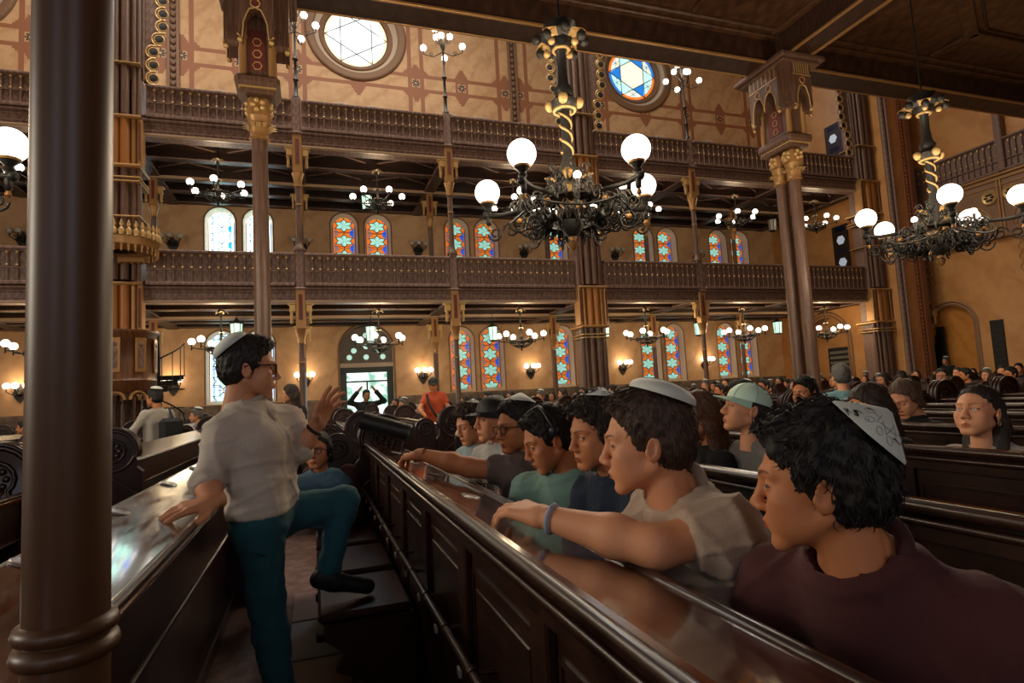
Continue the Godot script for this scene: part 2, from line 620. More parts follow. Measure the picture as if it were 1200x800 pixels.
func build_shell() -> void:
	# floor with pale stone flags in the foreground aisle
	structure("floor", MB.new().span(V(-14, -0.2, -6), V(25, 0, 23.4)), M.floor, "stone floor under the pews")
	structure("ceiling", MB.new().span(V(-14, 20.0, -6), V(25, 20.3, 23.4)), M.plaster, "high ceiling over the nave")
	structure("wall_back", MB.new().span(V(-14.4, 0, -6.4), V(25, 20, -6)), M.wall, "wall behind the visitors")
	structure("wall_left", MB.new().span(V(-14.4, 0, -6), V(-14, 20, 23.4)), M.wall, "end wall to the left")
	# far wall: outer leaf, and an inner face pierced for windows
	var far := structure_node("wall_far", Vector3.ZERO, "ochre marbled side wall with arched windows behind the galleries")
	part(far, "outer_leaf", MB.new().span(V(-14, 0, ZW + 0.5), V(25, 20, ZW + 0.8)), M.dado)
	var glass_low := [glass_texture(84, 300, 3.55, 0.2, 0.72), glass_texture(84, 300, 3.55, 0.4, 0.0)]
	var bay := []
	for i in 7:
		bay.append((XC[i] + XC[i + 1]) * 0.5)
	var low := []
	var mid := []
	var top := []
	var wins := []
	for i in 7:
		for s in [-0.62, 0.62]:
			if i != 2:
				low.append(arch_outline(bay[i] + s, 1.45, 0.98, 4.0))
				wins.append([bay[i] + s, 1.45, 0.98, 4.0, i, 0])
			mid.append(arch_outline(bay[i] + s, 6.1, 0.98, 8.42))
			wins.append([bay[i] + s, 6.1, 0.98, 8.42, i, 1])
			top.append(arch_outline(bay[i] + s, 10.4, 0.98, 12.75))
			wins.append([bay[i] + s, 10.4, 0.98, 12.75, i, 2])
	var door_hole := arch_outline(1.97, 0.0, 1.95, 4.15, 14)
	low.append(door_hole)
	low.sort_custom(func(a, b): return a[0][0].x < b[0][0].x)
	var mb := MB.new()
	pierced(mb, -14, 25, 0.0, 4.7, low.map(func(h): return h), -ZW, 1.0)
	pierced(mb, -14, 25, 4.7, 9.0, mid, -ZW, 1.0)
	part(far, "wall_face", mb, M.wall)
	mb = MB.new()
	var uvs := Vector4(1.0 / 12.86, -1.0 / 11.0, 4.44 / 12.86, 20.0 / 11.0)
	pierced(mb, -14, 25, 9.0, 12.95, top, -ZW, 1.0, uvs)
	var roses := [[-10.86, 15.7], [1.98, 15.7], [14.45, 15.75]]
	pierced(mb, -14, 25, 12.95, 20.0, roses.map(func(q): return round_outline(q[0], q[1], 1.62)), -ZW, 1.0, uvs)
	var deco := mat(Color.WHITE, 0.55)
	deco.albedo_texture = deco_texture()
	part(far, "painted_face", mb, deco)
	# dado of grey-brown marble along the foot of the wall, between the windows
	var dd := MB.new()
	dd.span(V(-14, 0, ZW - 0.06), V(0.85, 1.42, ZW), 0.01)
	dd.span(V(3.1, 0, ZW - 0.06), V(25, 1.42, ZW), 0.01)
	structure("baseboard_far", dd, M.dado, "grey-brown marble dado along the foot of the far wall")
	for q in wins:
		tall_window(q[0], q[1], q[2], q[3], q[4], q[5], glass_low)
	for k in 3:
		rose_window(roses[k][0], roses[k][1], k)
	glass_door(door_hole)
	# pilaster strips on the upper wall over the piers
	for x in [-4.4, 8.42]:
		var st := structure_node("trim", V(x, 9.0, ZW), "dark carved strip running up the painted wall")
		var s := MB.new()
		s.span(Vector3(-0.2, 0, 0), Vector3(-0.1, 11, 0.1), 0.01).span(Vector3(0.1, 0, 0), Vector3(0.2, 11, 0.1), 0.01)
		part(st, "side_moulding", s, M.brown_stone)
		part(st, "recess", MB.new().span(Vector3(-0.1, 0, 0), Vector3(0.1, 11, 0.03)), M.gallery_dark)
		var b := MB.new()
		b.ball(Vector3.ZERO, Vector3(0.085, 0.1, 0.07), 8, 6)
		var bm := b.build()
		for i in 34:
			part(st, "bead", bm, M.brown_stone, Vector3(0, 2.0 + i * 0.26, 0.05))

func tall_window(x: float, y0: float, w: float, top: float, bay: int, level: int, tex: Array) -> void:
	var o := structure_node("window", V(x, y0, ZW), ["arched stained glass window on the ground floor", "arched stained glass window above the lower gallery", "arched window behind the upper gallery"][level])
	var a := full_outline(arch_outline(0, 0, w, top - y0))
	var b := full_outline(arch_outline(0, 0.12, w - 0.13, top - y0 - 0.08))
	var mb := MB.new()
	reveal(mb, a, 0.0, b, -0.34)
	part(o, "reveal", mb, M.reveal if level < 2 else M.plaster)
	# raised moulding round the opening
	var pts := []
	for q in arch_outline(0, 0, w + 0.05, top - y0 + 0.025)[0].slice(1):
		pts.append(Vector3(q.x, q.y, 0.0))
	var lp := []
	for q in arch_outline(0, 0, w + 0.05, top - y0 + 0.025)[1].slice(1):
		lp.append(Vector3(q.x, q.y, 0.0))
	lp.reverse()
	part(o, "moulding", MB.new().tube(pts + lp.slice(1), 0.03, 6), M.brown_stone if level < 2 else M.plaster)
	var glass := MB.new()
	var hh := top - y0 - 0.08
	glass.flat(b, -0.33, 1.0, Vector4(1.0 / (w - 0.13), -1.0 / (hh - 0.12), 0.5, hh / (hh - 0.12)))
	var key := "pane_%d_%d" % [level, 0 if bay < 2 else 1 if bay == 2 else 2]
	if not M.has(key):
		if level == 2:
			M[key] = glow(Color(0.93, 0.96, 1.0), 1.6 if bay < 3 else 0.25)
		else:
			M[key] = pane_material(tex[0 if bay < 2 else 1], [8.0 if level == 1 else 3.5, 1.3, 1.0][0 if bay < 2 else 1 if bay == 2 else 2])
	part(o, "stained_glass", glass, M[key])
	if level < 2:
		var bars := MB.new()
		for k in range(1, 4):
			bars.cyl(Vector3(-w * 0.37, hh * k / 4.0, -0.31), Vector3(w * 0.37, hh * k / 4.0, -0.31), 0.008, -1, 5)
		part(o, "saddle_bars", bars, M.lead)

func rose_window(x: float, y: float, idx: int) -> void:
	var o := structure_node("window", V(x, y, ZW), ["round stained glass window, mostly out of view", "large round window with a white star pattern washed out by daylight", "round window with a blue and amber six-pointed star"][idx])
	# stepped round frame: lathe turned to face the room
	var face := Basis(Vector3.RIGHT, PI * 0.5)
	part(o, "outer_ring", MB.new().lathe([Vector2(1.95, 0.0), Vector2(1.93, 0.06), Vector2(1.84, 0.10), Vector2(1.76, 0.06), Vector2(1.68, 0.09), Vector2(1.62, 0.05), Vector2(1.60, 0.0)], 48), M.brown_stone, Vector3.ZERO, face)
	part(o, "plaster_reveal", MB.new().lathe([Vector2(1.62, 0.02), Vector2(1.5, -0.16), Vector2(1.42, -0.18)], 48), M.plaster, Vector3.ZERO, face)
	part(o, "inner_ring", MB.new().lathe([Vector2(1.43, -0.18), Vector2(1.40, -0.10), Vector2(1.30, -0.14), Vector2(1.24, -0.30)], 48), M.brown_stone, Vector3.ZERO, face)
	var R := 1.2
	var z := -0.27
	var star := []
	for k in 6:
		star.append(Vector2(sin(PI / 6.0 + k * PI / 3.0), cos(PI / 6.0 + k * PI / 3.0)) * R)
	var inner := []
	for k in 6:
		inner.append(Vector2(sin(k * PI / 3.0), cos(k * PI / 3.0)) * R * 0.5 * 1.1547)
	var e: float = [1.4, 1.5, 1.1][idx]
	var white := glow(Color(0.93, 0.96, 0.93), e)
	var blue := glow([Color(0.4, 0.6, 0.9), Color(0.93, 0.96, 0.97), Color(0.16, 0.50, 0.86)][idx], e * 0.8)
	var aqua := glow([Color(0.6, 0.85, 0.85), Color(0.93, 0.97, 0.95), Color(0.72, 0.92, 0.90)][idx], e)
	var amber := glow([Color(0.9, 0.6, 0.3), Color(0.98, 0.86, 0.70), Color(0.93, 0.50, 0.20)][idx], e * 0.8)
	part(o, "pane", MB.new().flat(PackedVector2Array(inner), z, 1.0), white if idx < 2 else glow(Color(0.92, 0.90, 0.82), e))
	for k in 6:
		# points of the star
		part(o, "pane", MB.new().flat(PackedVector2Array([inner[k], star[k], inner[(k + 1) % 6]]), z, 1.0), blue if (k + idx) % 2 == 0 or idx < 2 else aqua)
		# lobes between the points, with an amber rim outside
		var a0 := PI / 6.0 + (k - 1) * PI / 3.0
		var rim := PackedVector2Array([inner[k]])
		var band := PackedVector2Array()
		for j in 9:
			var a := a0 + PI / 3.0 * j / 8.0
			var q := Vector2(sin(a), cos(a))
			rim.append(q * R * (0.9 if j > 0 and j < 8 else 0.94))
			band.append(q * R)
		for j in range(8, -1, -1):
			var a := a0 + PI / 3.0 * j / 8.0
			band.append(Vector2(sin(a), cos(a)) * R * 0.9)
		part(o, "pane", MB.new().flat(rim, z, 1.0), aqua if idx != 2 or k % 2 == 0 else glow(Color(0.86, 0.90, 0.84), e))
		part(o, "rim_pane", MB.new().flat(band, z + 0.004, 1.0), amber if k % 3 != 1 or idx == 1 else blue)
	var lead := MB.new()
	for k in 6:
		lead.cyl(Vector3(star[k].x, star[k].y, z + 0.012), Vector3(star[(k + 2) % 6].x, star[(k + 2) % 6].y, z + 0.012), 0.018, -1, 5)
		if idx == 2:     # six-petal flowers in the lobes
			var cc: Vector2 = inner[k] * 1.36
			for j in 6:
				var q := Vector2(sin(j * PI / 3.0), cos(j * PI / 3.0)) * 0.22
				lead.cyl(Vector3(cc.x, cc.y, z + 0.01), Vector3(cc.x + q.x, cc.y + q.y, z + 0.01), 0.009, -1, 4)
	part(o, "lead_lines", lead, mat(Color(0.10, 0.22, 0.25), 0.5))

func glass_door(hole: Array) -> void:
	var o := structure_node("door", V(1.97, 0, ZW), "arched doorway with a glazed door letting in bright daylight")
	var hl := full_outline(arch_outline(0, 0.0, 1.95, 4.15, 14))
	var mb := MB.new()
	reveal(mb, hl, 0.0, hl, -0.36)
	part(o, "reveal", mb, M.reveal)
	var f := MB.new()
	f.span(Vector3(-0.97, 0, -0.3), Vector3(-0.74, 2.52, -0.16), 0.01).span(Vector3(0.74, 0, -0.3), Vector3(0.97, 2.52, -0.16), 0.01).span(Vector3(-0.97, 2.36, -0.3), Vector3(0.97, 2.56, -0.14), 0.01)
	part(o, "door_frame", f, M.door_frame)
	part(o, "transom", MB.new().span(Vector3(-1.0, 2.56, -0.3), Vector3(1.0, 2.72, -0.02), 0.02), M.plaster)
	# daylight beyond the glazed door
	var img := Image.create(48, 80, false, Image.FORMAT_RGB8)
	var n := noise_img(48, 80, 0.06, 91)
	for y in 80:
		for x in 48:
			var g := clampf((n.get_pixel(x, y).r - 0.5) * 4.0 + 0.15, 0.0, 1.0)
			img.set_pixel(x, y, Color(0.93, 1.0, 0.97).lerp(Color(0.42, 0.66, 0.55), g * (0.85 if y < 50 else 0.35)))
	var pane := MB.new()
	pane.quad(Vector3(-0.74, 0.05, -0.24), Vector3(0.74, 0.05, -0.24), Vector3(0.74, 2.36, -0.24), Vector3(-0.74, 2.36, -0.24), Vector3(0, 0, 1), Vector2(0, 1), Vector2(1, 1), Vector2(1, 0), Vector2(0, 0))
	part(o, "window_pane", pane, pane_material(ImageTexture.create_from_image(img), 1.5))
	var sash := MB.new()
	sash.span(Vector3(-0.03, 0, -0.235), Vector3(0.03, 2.0, -0.2)).span(Vector3(-0.74, 2.0, -0.235), Vector3(0.74, 2.06, -0.2)).span(Vector3(-0.74, 0.0, -0.235), Vector3(0.74, 0.25, -0.2))
	part(o, "sash", sash, M.door_frame)
	# fanlight: solid tympanum with round glazed holes
	var ty := PackedVector2Array()
	for k in 21:
		var a := PI * k / 20.0
		ty.append(Vector2(cos(a) * 0.96, 3.17 + sin(a) * 0.96))
	ty.append(Vector2(-0.96, 2.72)); ty.append(Vector2(0.96, 2.72))
	part(o, "tympanum", MB.new().extrude(ty, -0.34, -0.26), mat(Color(0.46, 0.44, 0.41), 0.6))
	var disc := MB.new().lathe([Vector2(0.0, 0.012), Vector2(0.08, 0.012), Vector2(0.1, 0.0)], 14).build()
	for q in [[0, 3.35], [-0.45, 3.2], [0.45, 3.2], [-0.3, 3.6], [0.3, 3.6], [0, 3.78], [-0.62, 2.95], [0.62, 2.95], [0, 2.95]]:
		part(o, "window_roundel", disc, M.fan_glass, Vector3(q[0], q[1], -0.255), Basis(Vector3.RIGHT, PI * 0.5))
	var moul := []
	for k in 25:
		var a := PI * k / 24.0
		moul.append(Vector3(cos(a) * 1.02, 3.17 + sin(a) * 1.02, 0.0))
	moul.push_front(Vector3(1.02, 0, 0)); moul.append(Vector3(-1.02, 0, 0))
	part(o, "moulding", MB.new().tube(moul, 0.045, 6), M.brown_stone)

# ---------------------------------------------------------------- galleries
func baluster_mesh() -> ArrayMesh:
	if not shared.has("baluster"):
		var b := MB.new()
		b.lathe([Vector2(0.0, 0.0), Vector2(0.017, 0.0), Vector2(0.017, 0.40), Vector2(0.02, 0.42)], 6)
		b.lathe([Vector2(0.018, 0.46), Vector2(0.026, 0.50), Vector2(0.016, 0.56), Vector2(0.02, 0.72), Vector2(0.03, 0.76)], 6)
		shared.baluster = b.build()
		var k := MB.new()
		k.ball(Vector3(0, 0.44, 0.012), 0.034, 6, 4)
		shared.knob = k.build()
		shared.finial = MB.new().lathe([Vector2(0.02, 0.725), Vector2(0.036, 0.75), Vector2(0.028, 0.80), Vector2(0.0, 0.82)], 6).build()
	return shared.baluster

# balustrade of length len running along local +x, its front facing local +z, foot at y = 0
func balustrade(o: Node3D, length: float, height: float) -> void:
	part(o, "back_panel", MB.new().span(Vector3(0, 0, -0.08), Vector3(length, height - 0.05, -0.02)), M.gallery_dark)
	part(o, "handrail", MB.new().span(Vector3(0, height - 0.08, -0.13), Vector3(length, height, 0.09), 0.02), M.gallery)
	part(o, "plinth", MB.new().span(Vector3(0, 0, -0.05), Vector3(length, 0.09, 0.08), 0.015), M.gallery)
	var r := MB.new()
	r.span(Vector3(0, 0.40, -0.02), Vector3(length, 0.425, 0.035))
	part(o, "middle_rail", r, M.gallery_dark)
	var n := int(round(length / 0.205))
	# arched heads between the balusters
	var arcs := MB.new()
	for i in n:
		var x := (i + 0.5) * length / n
		for k in 4:
			var a := PI * k / 4.0
			var b := PI * (k + 1) / 4.0
			var rr := length / n * 0.44
			arcs.quad(Vector3(x + cos(a) * rr, height - 0.19 + sin(a) * 0.09, 0.03), Vector3(x + cos(b) * rr, height - 0.19 + sin(b) * 0.09, 0.03), Vector3(x + cos(b) * rr, height - 0.07, 0.03), Vector3(x + cos(a) * rr, height - 0.07, 0.03), Vector3(0, 0, 1))
	part(o, "arched_heads", arcs, M.gallery)
	for i in n + 1:
		if i == 0 or i == n: continue
		var b := part(o, "baluster", baluster_mesh(), M.gallery, Vector3(i * length / n, 0.03, 0.03))
		b.scale = Vector3(1.15, height / 0.93, 1.15)
		part(b, "gilt_knob", shared.knob, M.gold_bright)
		part(b, "gilt_finial", shared.finial, M.gold_bright)

func build_galleries() -> void:
	for lv in 2:
		var word: String = ["lower", "upper"][lv]
		var s: float = H_SLAB[lv]
		var bm: float = H_BEAM[lv]
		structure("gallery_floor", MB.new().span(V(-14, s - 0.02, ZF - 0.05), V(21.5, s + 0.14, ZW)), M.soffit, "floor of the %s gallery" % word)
		for i in 7:
			var x0: float = XC[i] + (0.53 if i in [1, 4] else 0.13)
			var x1: float = XC[i + 1] - (0.53 if i + 1 in [1, 4, 7] else 0.13)
			var o := thing("gallery_balustrade", "brown wooden balustrade of the %s gallery, %s bay from the left" % [word, ORD[i]], "balustrade", V(x0, s, ZF - 0.2), 0.0, "%s gallery balustrades" % word)
			balustrade(o, x1 - x0, H_RAIL[lv] - s)
		# fascia beam with mouldings and a pale bead along its lower edge
		var f := structure_node("trim", Vector3.ZERO, "fascia beam along the front of the %s gallery" % word)
		part(f, "fascia", MB.new().span(V(-14, bm, ZF - 0.16), V(20.6, s, ZF + 0.3), 0.02), M.gallery)
		part(f, "cornice", MB.new().span(V(-14, s - 0.1, ZF - 0.26), V(20.6, s - 0.02, ZF - 0.1), 0.03).span(V(-14, s - 0.18, ZF - 0.2), V(20.6, s - 0.12, ZF - 0.1), 0.02), M.gallery_dark)
		part(f, "lower_moulding", MB.new().span(V(-14, bm + 0.1, ZF - 0.2), V(20.6, bm + 0.13, ZF - 0.1)), M.gallery_dark)
		part(f, "pale_bead", MB.new().span(V(-14, bm - 0.03, ZF - 0.22), V(20.6, bm + 0.04, ZF - 0.1), 0.015), M.trim)
		# ceiling under the gallery
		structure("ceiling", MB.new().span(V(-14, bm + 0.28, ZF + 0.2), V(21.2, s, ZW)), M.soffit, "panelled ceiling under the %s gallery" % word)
		for i in 8:
			var b := structure_node("trim", V(XC[i], bm, 0), "cross beam under the %s gallery" % word)
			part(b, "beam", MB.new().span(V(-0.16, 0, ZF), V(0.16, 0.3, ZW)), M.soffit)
			part(b, "bead", MB.new().span(V(-0.19, 0.02, ZF), V(-0.16, 0.06, ZW)).span(V(0.16, 0.02, ZF), V(0.19, 0.06, ZW)), M.gallery)
		for zz in [18.5, ZI, 21.3, ZW - 0.15]:
			var b := structure_node("trim", V(0, bm, zz), "long beam under the %s gallery" % word)
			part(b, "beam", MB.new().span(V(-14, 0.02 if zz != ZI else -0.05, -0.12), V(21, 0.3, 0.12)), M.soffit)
			part(b, "bead", MB.new().span(V(-14, 0.02 if zz != ZI else -0.04, -0.15), V(21, 0.05, -0.12)), M.trim if zz == ZI else M.gallery)
		# diagonal crosses in the ceiling panels
		for i in range(1, 7):
			for zz in [17.75, 19.25, 20.65, 21.9]:
				var nx := 2
				for k in nx:
					var cx: float = lerpf(XC[i], XC[i + 1], (k + 0.5) / nx)
					var p := structure_node("ceiling_panel", V(cx, bm + 0.27, zz), "panel with a diagonal cross in the ceiling under the %s gallery" % word)
					var l: float = (XC[i + 1] - XC[i]) / nx
					for sgn in [-1.0, 1.0]:
						var mb := MB.new()
						mb.xf = Transform3D(Basis(Vector3.UP, sgn * atan2(1.1, l * 0.85)), Vector3.ZERO)
						mb.box(Vector3.ZERO, Vector3(Vector2(l * 0.85, 1.1).length(), 0.03, 0.07), 0.008)
						part(p, "rib", mb, M.gallery_dark)

# box capital with pendants used on the gallery columns, its top at y = 0
func gilt_bracket(o: Node3D, y: float, sc := 1.0) -> void:
	var g := MB.new()
	g.box(Vector3(0, -0.55 * sc, 0), Vector3(0.26, 1.1, 0.26) * sc, 0.02)
	part(o, "capital_box", g, M.gold, Vector3(0, y, 0))
	var d := MB.new()
	d.box(Vector3(0, -0.5 * sc, 0.135 * sc), Vector3(0.1, 0.7, 0.012) * sc).box(Vector3(0.135 * sc, -0.5 * sc, 0), Vector3(0.012, 0.7, 0.1) * sc).box(Vector3(-0.135 * sc, -0.5 * sc, 0), Vector3(0.012, 0.7, 0.1) * sc)
	part(o, "capital_inlay", d, M.red_panel, Vector3(0, y, 0))
	for s in [-1.0, 1.0]:
		var p := MB.new()
		p.span(Vector3(s * 0.13 * sc, -0.62 * sc, -0.1 * sc), Vector3(s * 0.29 * sc, -0.42 * sc, 0.1 * sc), 0.015)
		p.span(Vector3(s * 0.20 * sc, -0.88 * sc, -0.05 * sc), Vector3(s * 0.28 * sc, -0.6 * sc, 0.05 * sc), 0.015)
		p.ball(Vector3(s * 0.24 * sc, -0.9 * sc, 0), 0.045 * sc, 6, 5)
		p.span(Vector3(s * 0.12 * sc, -0.42 * sc, -0.11 * sc), Vector3(s * 0.34 * sc, -0.36 * sc, 0.11 * sc), 0.01)
		part(o, "pendant", p, M.gold_bright, Vector3(0, y, 0))
	var c := MB.new()
	c.lathe([Vector2(0.08, -1.5), Vector2(0.11, -1.48), Vector2(0.1, -1.42), Vector2(0.115, -1.3), Vector2(0.15, -1.16), Vector2(0.17, -1.1)].map(func(q): return q * sc), 10)
	part(o, "capital", c, M.gold, Vector3(0, y, 0))

func build_columns() -> void:
	for i in [0, 2, 3, 5, 6]:
		var o := thing("gallery_column", "slender brown and gilt column carrying both galleries, %s from the left" % ORD[i], "column", V(XC[i], 0, ZF - 0.1), 0.0, "slender gallery columns")
		for lv in 2:
			var y0: float = [0.0, 5.5][lv]
			var y1: float = H_BEAM[lv] + 0.35
			part(o, "shaft", MB.new().lathe([Vector2(0.16, y0), Vector2(0.16, y0 + 0.06), Vector2(0.1, y0 + 0.14), Vector2(0.08, y0 + 0.3), Vector2(0.075, y1 - 1.45)], 12), M.column)
			part(o, "ring", MB.new().ring(Vector3(0, y1 - 2.0, 0), 0.08, 0.02, Vector3.UP, 12, 5), M.gold)
			gilt_bracket(o, y1)
			part(o, "rail_post", MB.new().box(Vector3(0, (H_SLAB[lv] + H_RAIL[lv]) * 0.5 + 0.03, -0.02), Vector3(0.24, H_RAIL[lv] - H_SLAB[lv] + 0.12, 0.26), 0.02), M.gallery)
	for i in range(1, 7):
		var o := thing("aisle_column", "thin column with gilt capital inside the far aisle, %s from the left" % ORD[i - 1], "column", V(XC[i], 0, ZI), 0.0, "aisle columns")
		for lv in 2:
			var y0: float = [0.0, 4.7][lv]
			var y1: float = H_BEAM[lv] + 0.02
			part(o, "shaft", MB.new().lathe([Vector2(0.15, y0), Vector2(0.1, y0 + 0.12), Vector2(0.085, y0 + 0.3), Vector2(0.085, y1 - 1.3)], 10), M.column)
			gilt_bracket(o, y1, 0.85)
	for i in [1, 4, 7]:
		build_pier(i)

func build_pier(i: int) -> void:
	var o := thing("pier", ["tall brown clustered pier behind the thick near column", "tall brown clustered pier behind the big central chandelier", "clustered pier at the right end of the galleries"][(i - 1) / 3], "pier", V(XC[i], 0, ZF), 0.0, "clustered piers")
	part(o, "core", MB.new().span(Vector3(-0.34, 0, -0.34), Vector3(0.34, 19.95, 0.3), 0.05), M.gallery)
	# clustered shafts round the core
	for q in [[-0.11, 0.36, 0.1], [0.11, 0.36, 0.1], [-0.38, 0.25, 0.075], [0.38, 0.25, 0.075], [-0.3, 0.34, 0.05], [0.3, 0.34, 0.05]]:
		for seg in [[0.0, 3.3], [4.6, 7.55], [8.85, 20.0]]:
			part(o, "shaft", MB.new().lathe([Vector2(q[2], seg[0]), Vector2(q[2], seg[1])], 10, Vector3(q[0], 0, q[1])), M.column)
		for seg in [[3.3, 4.55], [7.55, 8.8]]:
			part(o, "gilt_shaft", MB.new().lathe([Vector2(q[2] * 1.15, seg[0]), Vector2(q[2] * 1.15, seg[1])], 10, Vector3(q[0], 0, q[1])), M.orange_gilt if absf(q[0]) < 0.2 else M.gold)
	for y in [3.25, 4.5, 7.5, 8.78]:
		part(o, "band", MB.new().box(Vector3(0, y, 0.02), Vector3(0.98, 0.09, 0.95), 0.03), M.gold)
	for y in [2.9, 3.0, 6.2, 7.1, 7.2, 10.2, 14.6]:
		part(o, "shaft_ring", MB.new().box(Vector3(0, y, 0.03), Vector3(0.94, 0.035, 0.92), 0.012), M.gold_bright)
	for lv in 2:
		var y: float = [3.9, 8.15][lv]
		for s in [-1.0, 1.0]:
			var b := MB.new()
			b.span(Vector3(s * 0.40, y - 0.6, 0.08), Vector3(s * 0.5, y + 0.6, 0.42), 0.02)
			part(o, "gilt_panel", b, M.gold)
			part(o, "panel_inlay", MB.new().box(Vector3(s * 0.45, y, 0.425), Vector3(0.05, 1.0, 0.012)), M.red_panel)
	# cresting post at the gallery rails
	for lv in 2:
		part(o, "rail_block", MB.new().span(Vector3(-0.46, H_SLAB[lv], -0.2), Vector3(0.46, H_RAIL[lv] + 0.1, 0.3), 0.03), M.gallery)
		part(o, "gilt_line", MB.new().ring(Vector3(0.3, H_SLAB[lv] + 0.45, 0.31), 0.05, 0.012, Vector3.BACK, 10, 4).span(Vector3(0.24, H_SLAB[lv] + 0.1, 0.3), Vector3(0.26, H_RAIL[lv] - 0.05, 0.315)).span(Vector3(0.34, H_SLAB[lv] + 0.1, 0.3), Vector3(0.36, H_RAIL[lv] - 0.05, 0.315)), M.gold)
	# scalloped keyhole arch above the upper rail, running up both sides of the pier
	for s in ([1.0] if i == 1 else [-1.0, 1.0] if i == 4 else [-1.0]):
		var scal := structure_like_part(o, s)
		for k in 30:
			var y := 9.95 + k * 0.36
			var xx: float = 0.72 if k < 3 else 0.72 + 0.22 * clampf((k - 2) * 0.6, 0.0, 1.0)
			var sc := part(scal, "scallop", scallop_mesh(), M.gold_bright, Vector3(s * xx, y, 0.25), Basis(Vector3.UP, 0.0 if s > 0 else PI))
			part(sc, "scallop_shade", shared.scallop_shade, M.dark, Vector3.ZERO, Basis(Vector3.RIGHT, PI * 0.5 * s))

func structure_like_part(o: Node3D, s: float) -> MeshInstance3D:
	var b := MB.new()
	b.extrude(PackedVector2Array([Vector2(s * 0.46, 9.9), Vector2(s * 0.60, 9.9), Vector2(s * 0.60, 10.7), Vector2(s * 0.66, 10.95), Vector2(s * 0.82, 11.05), Vector2(s * 0.82, 19.9), Vector2(s * 0.46, 19.9)]), 0.02, 0.24)
	b.cyl(Vector3(s * 0.5, 9.85, 0.27), Vector3(s * 0.5, 20, 0.27), 0.022, -1, 6)
	var p := part(o, "arch_edge", b, M.gallery)
	return p

func scallop_mesh() -> ArrayMesh:
	if not shared.has("scallop"):
		var b := MB.new()
		b.ring(Vector3.ZERO, 0.175, 0.026, Vector3.BACK, 12, 5, -PI * 0.6, PI * 0.6)
		b.ring(Vector3.ZERO, 0.115, 0.024, Vector3.BACK, 14, 5)
		shared.scallop_shade = MB.new().lathe([Vector2(0.0, 0.03), Vector2(0.10, 0.02), Vector2(0.10, 0.0)], 10).build()  # solid dark disc painted as the shade inside the ring
		shared.scallop = b.build()
	return shared.scallop

# ---------------------------------------------------------------- lamps
func spiral(r: float, y0: float, y1: float, turns: float, start: float, n := 28) -> Array:
	var p := []
	for i in n + 1:
		var a := start + TAU * turns * i / n
		p.append(Vector3(cos(a) * r, lerpf(y0, y1, float(i) / n), sin(a) * r))
	return p

# a flat scroll in the plane spanned by outward direction and up
func scroll(mb: MB, at: Vector3, out: Vector3, size: float, rad: float, flip := 1.0) -> void:
	var p := []
	for i in 15:
		var k := i / 14.0
		var a := k * TAU * 1.3
		var r := size * (1.0 - 0.72 * k)
		p.append(at + out * cos(a) * r + Vector3.UP * sin(a) * r * flip)
	mb.tube(p, rad, 5)

func leaf(mb: MB, at: Vector3, out: Vector3, l: float, w: float, droop: float) -> void:
	var side := out.cross(Vector3.UP).normalized() * w
	var a := at + out * l * 0.5 + Vector3.UP * l * 0.35
	var b := at + out * l + Vector3.UP * (l * 0.25 - droop)
	mb.quad(at - side * 0.5, at + side * 0.5, a + side, a - side, Vector3.UP + out)
	mb.quad(a - side, a + side, b + side * 0.35, b - side * 0.35, Vector3.UP + out)
	mb.quad(at - side * 0.5 - Vector3.UP * 0.01, at + side * 0.5 - Vector3.UP * 0.01, a + side - Vector3.UP * 0.012, a - side - Vector3.UP * 0.012, -Vector3.UP - out)

